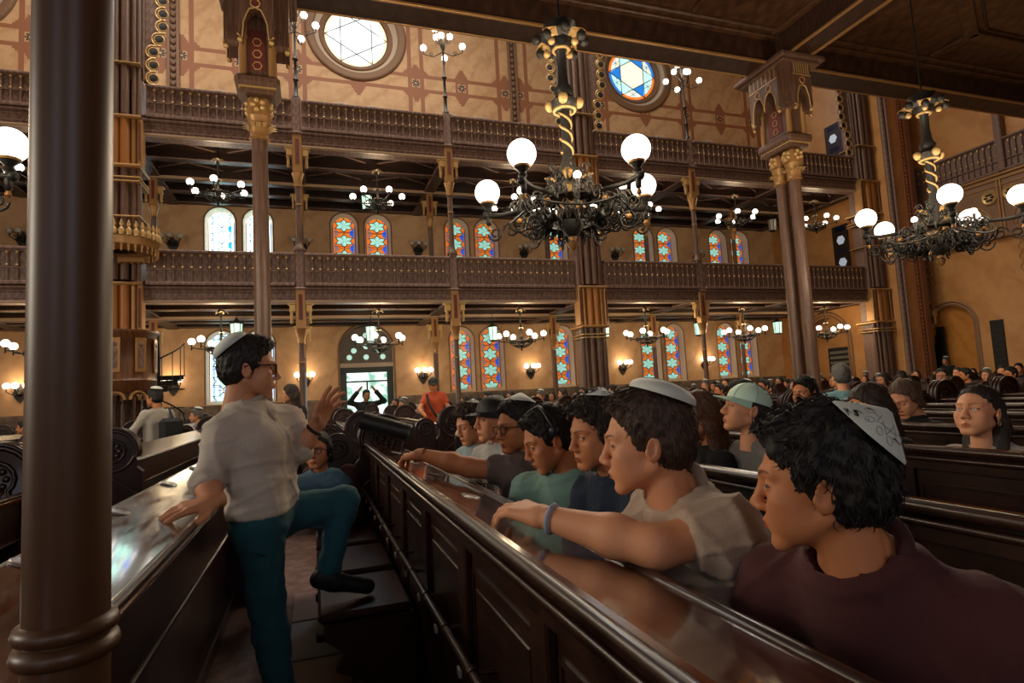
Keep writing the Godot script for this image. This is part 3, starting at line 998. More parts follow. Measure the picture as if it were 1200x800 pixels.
func big_chandelier(x: float, d: float, label: String, lit: float, turn := 0.0) -> void:
	# origin at the bottom finial, 2.95 m above the floor
	var o := thing("globe_chandelier", label, "chandelier", V(x, 2.95, d), turn, "large globe chandeliers")
	part(o, "cable", MB.new().cyl(Vector3(0, 2.7, 0), Vector3(0, 6.05, 0), 0.012, -1, 6), M.iron)
	var st := MB.new()
	st.lathe([Vector2(0.0, 0.0), Vector2(0.05, 0.03), Vector2(0.06, 0.08), Vector2(0.03, 0.12), Vector2(0.08, 0.18), Vector2(0.14, 0.26), Vector2(0.12, 0.36), Vector2(0.17, 0.5), Vector2(0.13, 0.62), Vector2(0.08, 0.8), Vector2(0.11, 0.95), Vector2(0.06, 1.1), Vector2(0.055, 1.2)], 16)
	part(o, "hub", st, M.black_bronze)
	part(o, "finial", MB.new().lathe([Vector2(0.0, -0.03), Vector2(0.04, 0.0), Vector2(0.07, 0.06), Vector2(0.04, 0.11), Vector2(0.05, 0.14)], 12), M.gold)
	part(o, "twisted_stem", MB.new().lathe([Vector2(0.055, 1.15), Vector2(0.06, 1.68)], 14), M.black_bronze)
	var sp := MB.new()
	for k in 2:
		sp.tube(spiral(0.064, 1.15, 1.68, 1.6, k * PI, 36), 0.015, 6)
	part(o, "gilt_spiral", sp, M.gold_bright)
	part(o, "collar", MB.new().lathe([Vector2(0.08, 1.66), Vector2(0.15, 1.70), Vector2(0.17, 1.78), Vector2(0.09, 1.86), Vector2(0.12, 1.92), Vector2(0.075, 2.0), Vector2(0.058, 2.2), Vector2(0.062, 2.42), Vector2(0.10, 2.46)], 16), M.black_bronze)
	part(o, "gilt_collar", MB.new().ring(Vector3(0, 1.68, 0), 0.125, 0.02, Vector3.UP, 16, 6), M.gold_bright)
	part(o, "gilt_collar", MB.new().ring(Vector3(0, 2.44, 0), 0.09, 0.022, Vector3.UP, 14, 6), M.gold_bright)
	var crown := MB.new()
	var gilt := MB.new()
	crown.lathe([Vector2(0.1, 2.44), Vector2(0.16, 2.55), Vector2(0.12, 2.66), Vector2(0.2, 2.74), Vector2(0.06, 2.78), Vector2(0.0, 2.78)], 14)
	for k in 8:
		var a := TAU * k / 8.0 + 0.2
		var dir := Vector3(cos(a), 0, sin(a))
		leaf(crown if k % 2 == 0 else gilt, Vector3(0, 2.52, 0) + dir * 0.1, dir, 0.24, 0.09, 0.02)
		crown.ball(dir * 0.29 + Vector3(0, 2.56 - 0.05 * (k % 2), 0), 0.06, 8, 6)
		if k % 2 == 1:
			gilt.ball(dir * 0.2 + Vector3(0, 2.47, 0), 0.045, 8, 6)
	for k in 4:
		var a := TAU * k / 4.0 + 0.5
		var dir := Vector3(cos(a), 0, sin(a))
		gilt.ball(dir * 0.175 + Vector3(0, 1.76, 0), Vector3(0.06, 0.07, 0.06), 8, 6)
		leaf(gilt, dir * 0.13 + Vector3(0, 0.82, 0), dir, 0.16, 0.06, -0.02)
		leaf(gilt, dir * 0.14 + Vector3(0, 0.66, 0), dir, 0.14, 0.05, -0.02)
	part(o, "crown", crown, M.black_bronze)
	part(o, "gilt_leaves", gilt, M.gold_bright)
	# ornamental net of gilt strips round the hub
	var net := MB.new()
	for k in 8:
		var a := TAU * k / 8.0
		var b := TAU * (k + 1) / 8.0
		net.cyl(Vector3(cos(a) * 0.175, 0.42, sin(a) * 0.175), Vector3(cos(b) * 0.175, 0.58, sin(b) * 0.175), 0.009, -1, 4)
		net.cyl(Vector3(cos(a) * 0.175, 0.58, sin(a) * 0.175), Vector3(cos(b) * 0.175, 0.42, sin(b) * 0.175), 0.009, -1, 4)
	part(o, "gilt_net", net, M.gold)
	for k in 5:
		var a := deg_to_rad(1.0 + 72.0 * k)
		var dir := Vector3(cos(a), 0, -sin(a))
		var arm := MB.new()
		arm.tube([dir * 0.15 + Vector3(0, 0.62, 0), dir * 0.45 + Vector3(0, 0.56, 0), dir * 0.85 + Vector3(0, 0.52, 0), dir * 1.06 + Vector3(0, 0.54, 0)], [0.035, 0.028, 0.026, 0.04], 8)
		arm.ball(dir * 1.05 + Vector3(0, 0.54, 0), 0.05, 8, 6)
		arm.lathe([Vector2(0.0, 0.40), Vector2(0.03, 0.42), Vector2(0.035, 0.5), Vector2(0.02, 0.56), Vector2(0.05, 0.6), Vector2(0.03, 0.63), Vector2(0.08, 0.68), Vector2(0.09, 0.7)], 10, dir * 1.02)
		for j in 4:
			scroll(arm, dir * (0.34 + 0.2 * j) + Vector3(0, 0.36 - 0.02 * j, 0), dir, 0.13 - 0.012 * j, 0.014, 1.0 if j % 2 == 0 else -1.0)
		var b2 := a + deg_to_rad(36.0)
		var dir2 := Vector3(cos(b2), 0, -sin(b2))
		for j in 3:
			scroll(arm, dir2 * (0.32 + 0.17 * j) + Vector3(0, 0.34 - 0.03 * j, 0), dir2, 0.13, 0.014, -1.0 if j % 2 == 0 else 1.0)
			scroll(arm, dir2 * (0.3 + 0.14 * j) + Vector3(0, 0.6 - 0.06 * j, 0), dir2, 0.09, 0.011)
		for j in 5:
			var cc := a + deg_to_rad(12.0 + 12.0 * j)
			var dr := Vector3(cos(cc), 0, -sin(cc))
			scroll(arm, dr * (0.42 + 0.1 * (j % 2)) + Vector3(0, 0.24 + 0.07 * (j % 3), 0), dr, 0.11, 0.013, -1.0 if j % 2 == 0 else 1.0)
			leaf(arm, dr * 0.26 + Vector3(0, 0.3, 0), dr, 0.22, 0.05, 0.12)
			leaf(arm, dr * 0.14 + Vector3(0, 0.55, 0), dr, 0.18, 0.05, 0.02)
			scroll(arm, dr * 0.2 + Vector3(0, 0.72 + 0.12 * (j % 3), 0), dr, 0.085 - 0.012 * (j % 3), 0.012, 1.0 if j % 2 == 0 else -1.0)
			scroll(arm, dr * (0.55 + 0.08 * (j % 2)) + Vector3(0, 0.5, 0), dr, 0.09, 0.012)
		# garland linking neighbouring arms
		var gp := []
		for j in 7:
			var aa := a + deg_to_rad(72.0) * j / 6.0
			gp.append(Vector3(cos(aa), 0, -sin(aa)) * 0.72 + Vector3(0, 0.42 - 0.12 * sin(PI * j / 6.0), 0))
		arm.tube(gp, 0.014, 5)
		var ap := part(o, "arm", arm, M.black_bronze)
		part(ap, "gilt_rosette", MB.new().ball(dir * 0.55 + Vector3(0, 0.44, 0), 0.045, 8, 5), M.gold)
		part(ap, "gilt_rosette", MB.new().ball(dir2 * 0.66 + Vector3(0, 0.30, 0), 0.04, 8, 5), M.gold)
		part(ap, "gilt_drop", MB.new().lathe([Vector2(0.0, 0.33), Vector2(0.03, 0.36), Vector2(0.02, 0.4)], 8, dir * 1.02), M.gold)
		part(ap, "globe_gallery", MB.new().lathe([Vector2(0.085, 0.68), Vector2(0.095, 0.7), Vector2(0.07, 0.72)], 10, dir * 1.02), M.gold)
		part(ap, "globe_lamp", MB.new().ball(dir * 1.02 + Vector3(0, 0.83, 0), 0.153, 20, 14), M.globe)
		omni(o, dir * 1.02 + Vector3(0, 0.83, 0), Color(1.0, 0.9, 0.76), lit, 0.12)
	# small candle globes inside the basket
	for k in 5:
		var a := deg_to_rad(37.0 + 72.0 * k)
		var dir := Vector3(cos(a), 0, -sin(a))
		part(o, "small_globe_lamp", MB.new().ball(dir * 0.62 + Vector3(0, 0.66, 0), 0.045, 10, 8), M.globe_small)
		part(o, "small_holder", MB.new().cyl(dir * 0.62 + Vector3(0, 0.4, 0), dir * 0.62 + Vector3(0, 0.62, 0), 0.014, 0.022, 6), M.black_bronze)

# chandelier of the aisles: stem, basket and six small globes, origin at its lowest point
func aisle_chandelier_proto() -> Node3D:
	if shared.has("aisle_chandelier"):
		return shared.aisle_chandelier
	var o := Node3D.new()
	var st := MB.new()
	st.lathe([Vector2(0, 0), Vector2(0.04, 0.03), Vector2(0.02, 0.08), Vector2(0.06, 0.14), Vector2(0.1, 0.2), Vector2(0.06, 0.32), Vector2(0.09, 0.42), Vector2(0.04, 0.5), Vector2(0.03, 0.7), Vector2(0.055, 0.74), Vector2(0.025, 0.8), Vector2(0.02, 1.18), Vector2(0.05, 1.22), Vector2(0.03, 1.3), Vector2(0.1, 1.38), Vector2(0.012, 1.42), Vector2(0.012, 1.72)], 10)
	part(o, "stem", st, M.black_bronze)
	var lf := MB.new()
	for k in 6:
		var a := TAU * k / 6.0
		leaf(lf, Vector3(0, 1.3, 0), Vector3(cos(a), 0, sin(a)), 0.2, 0.05, 0.05)
		leaf(lf, Vector3(0, 0.72, 0), Vector3(cos(a), 0, sin(a)), 0.12, 0.035, 0.02)
	part(o, "leaves", lf, M.iron_gilt)
	var bk := MB.new()
	bk.ring(Vector3(0, 0.3, 0), 0.42, 0.018, Vector3.UP, 20, 5).ring(Vector3(0, 0.18, 0), 0.26, 0.016, Vector3.UP, 16, 5)
	for k in 12:
		var a := TAU * k / 12.0
		var dir := Vector3(cos(a), 0, sin(a))
		bk.tube([Vector3(0, 0.1, 0) + dir * 0.08, dir * 0.26 + Vector3(0, 0.17, 0), dir * 0.42 + Vector3(0, 0.3, 0)], 0.012, 4)
		scroll(bk, dir * 0.33 + Vector3(0, 0.3, 0), dir, 0.075, 0.011)
	part(o, "basket", bk, M.black_bronze)
	for k in 6:
		var a := TAU * k / 6.0 + 0.35
		var dir := Vector3(cos(a), 0, sin(a))
		var arm := MB.new()
		arm.tube([dir * 0.1 + Vector3(0, 0.32, 0), dir * 0.4 + Vector3(0, 0.3, 0), dir * 0.74 + Vector3(0, 0.36, 0)], [0.018, 0.016, 0.016], 5)
		arm.lathe([Vector2(0.0, 0.28), Vector2(0.02, 0.3), Vector2(0.015, 0.4), Vector2(0.05, 0.44)], 8, dir * 0.74)
		var ap := part(o, "arm", arm, M.black_bronze)
		part(ap, "globe_lamp", MB.new().ball(dir * 0.74 + Vector3(0, 0.525, 0), 0.098, 12, 9), M.globe_small)
	shared.aisle_chandelier = o
	return o

func build_lamps() -> void:
	big_chandelier(2.93, 6.15, "large black and gilt chandelier with five white globes in the middle", 2.2)
	big_chandelier(9.35, 6.4, "large black and gilt chandelier with white globes at the right", 2.0, deg_to_rad(8))
	big_chandelier(-3.55, 6.25, "large globe chandelier half hidden behind the thick near column", 1.5)
	var proto := aisle_chandelier_proto()
	var low := [-6.5, -2.36, 1.95, 6.5, 11.2, 15.4, 19.4]
	for i in 7:
		var o: Node3D = proto.duplicate()
		o.name = nm("aisle_chandelier")
		add_child(o)
		o.position = V(low[i], 2.65, 18.0)
		o.rotation.y = 0.3 * i
		tag(o, "small globe chandelier under the lower gallery, %s from the left" % ORD[i], "chandelier", "chandeliers under the lower gallery")
		omni(o, Vector3(0, 0.75, 0), Color(1.0, 0.87, 0.68), 2.6, 0.3)
	var mid := [-6.5, -2.4, 2.05, 6.5, 11.2, 15.5, 19.4]
	for i in 7:
		var o: Node3D = proto.duplicate()
		o.name = nm("aisle_chandelier")
		add_child(o)
		o.position = V(mid[i], 7.03, 18.0)
		o.scale = Vector3.ONE
		o.rotation.y = 0.5 + 0.37 * i
		tag(o, "small globe chandelier under the upper gallery, %s from the left" % ORD[i], "chandelier", "chandeliers under the upper gallery")
		omni(o, Vector3(0, 0.75, 0), Color(1.0, 0.87, 0.7), 0.9, 0.3)
	# wall sconces: lit on the ground floor, unlit above
	var words := ["behind the pier at the far left", "left of the standing guide", "beside the slim column by the doorway", "right of the doorway", "right of the paired windows in the middle", "between the central pier and the next windows", "sixth from the left", "near the corner at the right"]
	for i in 7:
		for lv in 2:
			sconce(XC[i], [2.12, 7.05][lv], lv == 0, ("lit three-globe wall sconce, %s" % words[i]) if lv == 0 else ("unlit dark wall sconce above the lower gallery, %s from the left" % ORD[i]))
	# hanging lanterns
	for q in [[-1.97, 3.2], [1.72, 3.05], [5.55, 2.98], [9.58, 3.0], [13.4, 3.0], [17.0, 3.0]]:
		lantern(q[0], q[1] + 0.1, 19.2, H_BEAM[0])
	lantern(1.72, 7.45, 19.2, H_BEAM[1])
	lantern(17.2, 7.4, 19.2, H_BEAM[1])
	# candelabra standing on the upper gallery rail
	for q in [[-0.24, "left of the white round window"], [4.06, "right of the white round window"], [12.74, "in front of the blue round window"]]:
		candelabrum(q[0], "tall globe candelabrum on the upper rail %s" % q[1])

func sconce(x: float, y: float, lit: bool, label: String) -> void:
	var o := thing("wall_sconce", label, "wall lamp", V(x, y, ZW - 0.0), 0.0, "lit wall sconces" if lit else "unlit wall sconces")
	var p := PackedVector2Array([Vector2(0, -0.3), Vector2(0.12, -0.16), Vector2(0.2, 0.0), Vector2(0.13, 0.12), Vector2(0.06, 0.16), Vector2(0, 0.3), Vector2(-0.06, 0.16), Vector2(-0.13, 0.12), Vector2(-0.2, 0.0), Vector2(-0.12, -0.16)])
	part(o, "back_plate", MB.new().extrude(p, 0.0, 0.05).ball(Vector3(0, -0.02, 0.06), 0.08, 8, 6), M.black_bronze)
	for k in 3:
		var a := (k - 1) * 0.75
		var dir := Vector3(sin(a), 0, cos(a))
		var arm := MB.new()
		arm.tube([Vector3(0, 0, 0.05), dir * 0.2 + Vector3(0, -0.05, 0), dir * 0.38 + Vector3(0, 0.05, 0), dir * 0.38 + Vector3(0, 0.14, 0)], [0.02, 0.018, 0.016, 0.03], 5)
		scroll(arm, dir * 0.2 + Vector3(0, 0.06, 0), dir, 0.07, 0.01)
		var ap := part(o, "arm", arm, M.black_bronze)
		part(ap, "globe_lamp", MB.new().ball(dir * 0.38 + Vector3(0, 0.235, 0), 0.1, 12, 9), M.globe_small if lit else M.globe_off)
	if lit:
		omni(o, Vector3(0, 0.26, 0.34), Color(1.0, 0.84, 0.62), 0.55, 0.2)

func lantern(x: float, y: float, d: float, top: float) -> void:
	var o := thing("hanging_lantern", "glowing glass box lantern hanging under the %s gallery at %s" % ["lower" if top < 5 else "upper", {-1.97: "the guide's head", 1.72: "the doorway", 5.55: "the second pair of windows", 9.58: "the right of the central pier", 13.4: "the fourth chandelier", 17.0: "the twin near columns", 17.2: "the twin near columns"}.get(x, "the aisle")], "lantern", V(x * 1.066, y, d), 0.2, "box lanterns")
	part(o, "glass", MB.new().lathe([Vector2(0.0, 0.05), Vector2(0.14, 0.05), Vector2(0.17, 0.5), Vector2(0.0, 0.5)], 6), M.lantern_glass if x != 17.2 else M.globe_off)
	var f := MB.new()
	for k in 6:
		var a := TAU * k / 6.0
		f.cyl(Vector3(cos(a) * 0.145, 0.04, sin(a) * 0.145), Vector3(cos(a) * 0.175, 0.52, sin(a) * 0.175), 0.012, -1, 4)
		f.ball(Vector3(cos(a) * 0.18, 0.55, sin(a) * 0.18), 0.025, 5, 4)
	f.lathe([Vector2(0.0, 0.0), Vector2(0.05, 0.0), Vector2(0.155, 0.03), Vector2(0.155, 0.06)], 6)
	f.lathe([Vector2(0.185, 0.5), Vector2(0.185, 0.53), Vector2(0.06, 0.62), Vector2(0.02, 0.7), Vector2(0.0, 0.7)], 6)
	f.cyl(Vector3(0, 0.68, 0), Vector3(0, top - y + 0.3, 0), 0.01, -1, 5)
	part(o, "frame", f, M.black_bronze)

func candelabrum(x: float, label: String) -> void:
	var o := thing("candelabrum", label, "candelabrum", V(x, 9.88, ZF - 0.1), 0.0, "candelabra on the upper rail")
	part(o, "post", MB.new().lathe([Vector2(0.1, 0), Vector2(0.1, 0.06), Vector2(0.06, 0.1), Vector2(0.05, 0.5), Vector2(0.08, 0.55), Vector2(0.045, 0.62), Vector2(0.04, 1.1), Vector2(0.085, 1.16), Vector2(0.035, 1.24), Vector2(0.03, 2.0), Vector2(0.06, 2.1), Vector2(0.03, 2.3), Vector2(0.05, 2.6), Vector2(0.0, 2.65)], 10), M.black_bronze)
	for k in 8:
		var a := TAU * k / 8.0 + 0.3
		var dir := Vector3(cos(a), 0, sin(a))
		var hi := k % 2 == 1
		var r := 0.3 if hi else 0.6
		var y := 2.62 if hi else 2.15
		var arm := MB.new()
		arm.tube([Vector3(0, 2.0, 0), dir * r * 0.5 + Vector3(0, y - 0.3, 0), dir * r + Vector3(0, y - 0.2, 0), dir * r + Vector3(0, y - 0.08, 0)], [0.018, 0.014, 0.014, 0.03], 5)
		scroll(arm, dir * r * 0.6 + Vector3(0, y - 0.22, 0), dir, 0.07, 0.009)
		var ap := part(o, "arm", arm, M.black_bronze)
		part(ap, "globe_lamp", MB.new().ball(dir * r + Vector3(0, y, 0), 0.1, 12, 9), M.globe_small)
	omni(o, Vector3(0, 2.45, 0), Color(1.0, 0.88, 0.7), 1.0, 0.4)

# ---------------------------------------------------------------- near side: columns, beams and coffered ceiling
func near_capital(o: Node3D, y: float, twin: bool) -> void:
	# from the top of the shaft (y) to the beam (8.25)
	for dx in ([-0.19, 0.19] if twin else [0.0]):
		part(o, "capital", MB.new().lathe([Vector2(0.125, y), Vector2(0.165, y + 0.03), Vector2(0.14, y + 0.07), Vector2(0.15, y + 0.12), Vector2(0.165, y + 0.3), Vector2(0.19, y + 0.38)], 14, Vector3(dx, 0, 0)), M.gold)
		# leafy block
		var blk := MB.new()
		blk.box(Vector3(dx, y + 0.53, 0), Vector3(0.33, 0.33, 0.36), 0.05)
		part(o, "capital_block", blk, M.gold)
		var lv := MB.new()
		for s in 4:
			var a := s * PI * 0.5
			var dir := Vector3(sin(a), 0, cos(a))
			for k in 5:
				var b := TAU * k / 5.0
				lv.ball(Vector3(dx, y + 0.54, 0) + dir * 0.175 + dir.cross(Vector3.UP) * cos(b) * 0.08 + Vector3.UP * sin(b) * 0.08, 0.05, 6, 5)
			for k in 3:
				leaf(lv, Vector3(dx, y + 0.2, 0) + dir * 0.14 + dir.cross(Vector3.UP) * (k - 1) * 0.09, dir, 0.12, 0.04, 0.0)
		part(o, "carved_leaves", lv, M.gold_bright)
	var w := 0.38 if twin else 0.22
	var ab := MB.new()
	ab.span(Vector3(-w - 0.05, y + 0.70, -0.26), Vector3(w + 0.05, y + 0.78, 0.26), 0.02).span(Vector3(-w - 0.12, y + 0.80, -0.34), Vector3(w + 0.12, y + 0.98, 0.34), 0.05)
	part(o, "abacus", ab, M.column)
	part(o, "abacus_line", MB.new().span(Vector3(-w - 0.06, y + 0.775, -0.28), Vector3(w + 0.06, y + 0.80, 0.28)), M.gold_bright)
	# upper stage: core, corner colonnettes, red panels, hanging arcades
	var y2 := y + 0.98
	part(o, "upper_core", MB.new().span(Vector3(-w, y2, -0.2), Vector3(w, 8.25, 0.2), 0.02), M.column)
	for sx in [-1.0, 1.0]:
		for sz in [-1.0, 1.0]:
			part(o, "corner_colonnette", MB.new().lathe([Vector2(0.06, y2), Vector2(0.06, 7.25), Vector2(0.085, 7.3), Vector2(0.06, 7.36), Vector2(0.085, 7.5), Vector2(0.06, 7.55), Vector2(0.06, 8.2)], 8, Vector3(sx * w, 0, sz * 0.2)), M.gold)
	for sz in [-1.0, 1.0]:
		part(o, "red_panel", MB.new().box(Vector3(0, (y2 + 7.55) * 0.5, sz * 0.205), Vector3(w * 1.1, 7.3 - y2, 0.012)), M.red_panel)
		var tr := MB.new()
		for k in 3:
			tr.ring(Vector3(0, y2 + 0.2 + k * 0.2, sz * 0.215), 0.07, 0.01, Vector3.BACK, 6, 4)
		part(o, "panel_tracery", tr, M.gold_bright)
	# arcades: four pierced boxes hanging from the cornice round the core
	for q in [[Vector3(0, 0, 0.2), 0.0, w * 2.0], [Vector3(0, 0, -0.2), PI, w * 2.0], [Vector3(w, 0, 0), PI * 0.5, 0.4], [Vector3(-w, 0, 0), -PI * 0.5, 0.4]]:
		var b := Basis(Vector3.UP, q[1])
		var at: Vector3 = q[0] + b * Vector3(0, 0, 0.24)
		var hw: float = q[2] * 0.5 + 0.05
		var shape := PackedVector2Array([Vector2(-hw, 8.2), Vector2(-hw, 7.18), Vector2(-hw + 0.07, 7.12), Vector2(-hw + 0.09, 7.3)])
		var n := 2 if hw > 0.3 else 1
		for k in n:
			var c0 := lerpf(-hw + 0.09, hw - 0.09, (k + 0.5) / n)
			var r := (hw - 0.09) / n
			for j in 7:
				var a := PI - PI * j / 6.0
				shape.append(Vector2(c0 + cos(a) * r * (0.85 if j % 2 == 1 else 0.98), 7.38 + sin(a) * r * 1.5))
			if k < n - 1:
				shape.append(Vector2(c0 + r, 7.24))
		shape.append(Vector2(hw - 0.09, 7.3)); shape.append(Vector2(hw - 0.07, 7.12)); shape.append(Vector2(hw, 7.18)); shape.append(Vector2(hw, 8.2))
		var arc := part(o, "hanging_arcade", MB.new().extrude(shape, -0.2, 0.03), M.column, at, b)
		var orn := MB.new()
		for k in 7:
			orn.box(Vector3(lerpf(-hw + 0.06, hw - 0.06, k / 6.0), 7.98, 0.035), Vector3(0.014, 0.22, 0.012))
		for k in n:
			orn.ring(Vector3(lerpf(-hw + 0.09, hw - 0.09, (k + 0.5) / n), 7.72, 0.035), 0.07, 0.012, Vector3.BACK, 12, 4)
		var edge := []
		for q2 in shape:
			if q2.y < 8.1:
				edge.append(Vector3(q2.x, q2.y, 0.03))
		orn.tube(edge, 0.014, 5)
		orn.box(Vector3(0, 7.84, 0.033), Vector3(hw * 2, 0.02, 0.012)).box(Vector3(0, 8.11, 0.033), Vector3(hw * 2, 0.02, 0.012))
		orn.ball(Vector3(-hw + 0.04, 7.1, 0), 0.045, 6, 5).ball(Vector3(hw - 0.04, 7.1, 0), 0.045, 6, 5)
		part(arc, "gilt_tracery", orn, M.gold_bright)
		var reds := MB.new()
		for k in n:
			reds.lathe([Vector2(0.0, 0.006), Vector2(0.06, 0.004), Vector2(0.06, 0.0)], 10)
		reds = MB.new()
		for k in n:
			reds.box(Vector3(lerpf(-hw + 0.09, hw - 0.09, (k + 0.5) / n), 7.72, 0.032), Vector3(0.1, 0.1, 0.006))
		part(arc, "red_roundel", reds, M.red_panel)
	var cn := MB.new()
	cn.span(Vector3(-w - 0.32, 8.1, -0.52), Vector3(w + 0.32, 8.16, 0.52), 0.02).span(Vector3(-w - 0.4, 8.16, -0.6), Vector3(w + 0.4, 8.28, 0.6), 0.03)
	part(o, "cornice", cn, M.column)

func build_near() -> void:
	# the thick column close to the camera
	var a := thing("near_column", "thick smooth brown column close to the camera at the left", "column", V(-0.288, 0, 0.88))
	part(a, "shaft", MB.new().lathe([Vector2(0.06, 0.0), Vector2(0.06, 0.2), Vector2(0.045, 0.3), Vector2(0.0445, 0.95), Vector2(0.0437, 8.94)], 40), M.column_near)
	part(a, "base_ring", MB.new().lathe([Vector2(0.043, 1.056), Vector2(0.052, 1.060), Vector2(0.0545, 1.067), Vector2(0.052, 1.075), Vector2(0.043, 1.079)], 40), M.column_near)
	part(a, "base_ring", MB.new().lathe([Vector2(0.043, 1.030), Vector2(0.053, 1.034), Vector2(0.0555, 1.042), Vector2(0.053, 1.051), Vector2(0.043, 1.055)], 40), M.column_near)
	# columns under the front of the near gallery
	var b := thing("near_gallery_column", "brown column with gilt leaf capital and red arcaded top left of centre", "column", V(-0.72, 0, 10.1), 0.0, "columns of the near gallery")
	part(b, "shaft", MB.new().lathe([Vector2(0.2, 0), Vector2(0.2, 0.1), Vector2(0.14, 0.25), Vector2(0.13, 0.6), Vector2(0.122, 5.66)], 20), M.column)
	near_capital(b, 5.64, false)
	var c := thing("near_gallery_column", "pair of brown columns with gilt leaf capitals right of centre", "column", V(10.2, 0, 10.1), PI * 0.5, "columns of the near gallery")
	for dx in [-0.19, 0.19]:
		part(c, "shaft", MB.new().lathe([Vector2(0.19, 0), Vector2(0.19, 0.1), Vector2(0.14, 0.25), Vector2(0.13, 0.6), Vector2(0.122, 5.66)], 20, Vector3(dx, 0, 0)), M.column)
	near_capital(c, 5.64, true)
	# beams and ceiling
	var bl := structure_node("trim", Vector3.ZERO, "long dark beam along the front of the near gallery")
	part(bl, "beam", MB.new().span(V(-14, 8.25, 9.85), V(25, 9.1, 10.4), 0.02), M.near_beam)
	part(bl, "pale_bead", MB.new().span(V(-14, 8.24, 9.8), V(25, 8.30, 9.86), 0.012).span(V(-14, 8.24, 10.39), V(25, 8.29, 10.44), 0.012), M.gold)
	part(bl, "ceiling_moulding", MB.new().span(V(-14, 8.78, 9.7), V(25, 8.86, 9.86), 0.02).span(V(-14, 8.86, 9.58), V(25, 8.98, 9.86), 0.03), M.near_ceiling)
	for x in [-12.0, -0.72, 10.2, 21.2]:
		var bc := structure_node("trim", V(x, 0, 0), "cross beam under the near gallery")
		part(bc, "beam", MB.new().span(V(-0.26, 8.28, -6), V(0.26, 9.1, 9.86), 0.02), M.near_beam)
		part(bc, "pale_bead", MB.new().span(V(0.255, 8.27, -6), V(0.31, 8.33, 9.8), 0.012).span(V(-0.31, 8.27, -6), V(-0.255, 8.33, 9.8), 0.012).span(V(0.2, 8.26, -6), V(0.25, 8.29, 9.8)), M.gold)
		part(bc, "ceiling_moulding", MB.new().span(V(-0.46, 8.84, -6), V(-0.26, 8.97, 9.8), 0.02).span(V(0.26, 8.84, -6), V(0.46, 8.97, 9.8), 0.02), M.near_ceiling)
	structure("ceiling", MB.new().span(V(-14, 8.95, -6), V(25, 9.2, 10.1)), M.near_ceiling, "coffered wooden ceiling over the foreground")
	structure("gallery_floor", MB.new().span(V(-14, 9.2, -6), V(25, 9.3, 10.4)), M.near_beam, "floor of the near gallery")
	structure("gallery_parapet", MB.new().span(V(-14, 9.3, 10.2), V(25, 10.2, 10.4)), M.gallery, "front of the near gallery")
	# ribs of the coffers between the cross beams
	for cell in [[-0.72, 10.2], [10.2, 21.2], [-12.0, -0.72]]:
		var x0: float = cell[0] + 0.5
		var x1: float = cell[1] - 0.5
		var cx := (x0 + x1) * 0.5
		for z0 in [4.6, -0.4]:
			var z1: float = z0 + 4.9
			var cz: float = (z0 + z1) * 0.5
			var ribs := structure_node("ceiling_panel", V(cx, 8.95, cz), "octagonal coffer with broad ribs in the wooden ceiling")
			var oct := []
			for k in 8:
				var an := PI / 8.0 + k * PI / 4.0
				oct.append(Vector3(cos(an) * 3.1, 0, sin(an) * 1.75))
			for k in 8:
				bar(ribs, "rib", oct[k], oct[(k + 1) % 8], 0.28, 0.09, M.near_ceiling)
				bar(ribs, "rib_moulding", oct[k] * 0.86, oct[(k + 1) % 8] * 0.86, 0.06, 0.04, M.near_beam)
			for k in 8:
				var outer := Vector3((x1 - x0) * 0.5 * signf(oct[k].x), 0, 2.45 * signf(oct[k].z))
				if k % 2 == 0:
					outer.z = oct[k].z * 1.02
				else:
					outer.x = oct[k].x * 1.02
				bar(ribs, "rib", oct[k], outer, 0.24, 0.08, M.near_ceiling)

func bar(parent: Node3D, called: String, a: Vector3, b: Vector3, w: float, h: float, m: Material) -> void:
	var d := b - a
	var mb := MB.new()
	mb.xf = Transform3D(Basis(Vector3.UP, atan2(-d.z, d.x)), (a + b) * 0.5)
	mb.box(Vector3(0, -h * 0.5, 0), Vector3(d.length() + w * 0.35, h, w), 0.02)
	part(parent, called, mb, m)

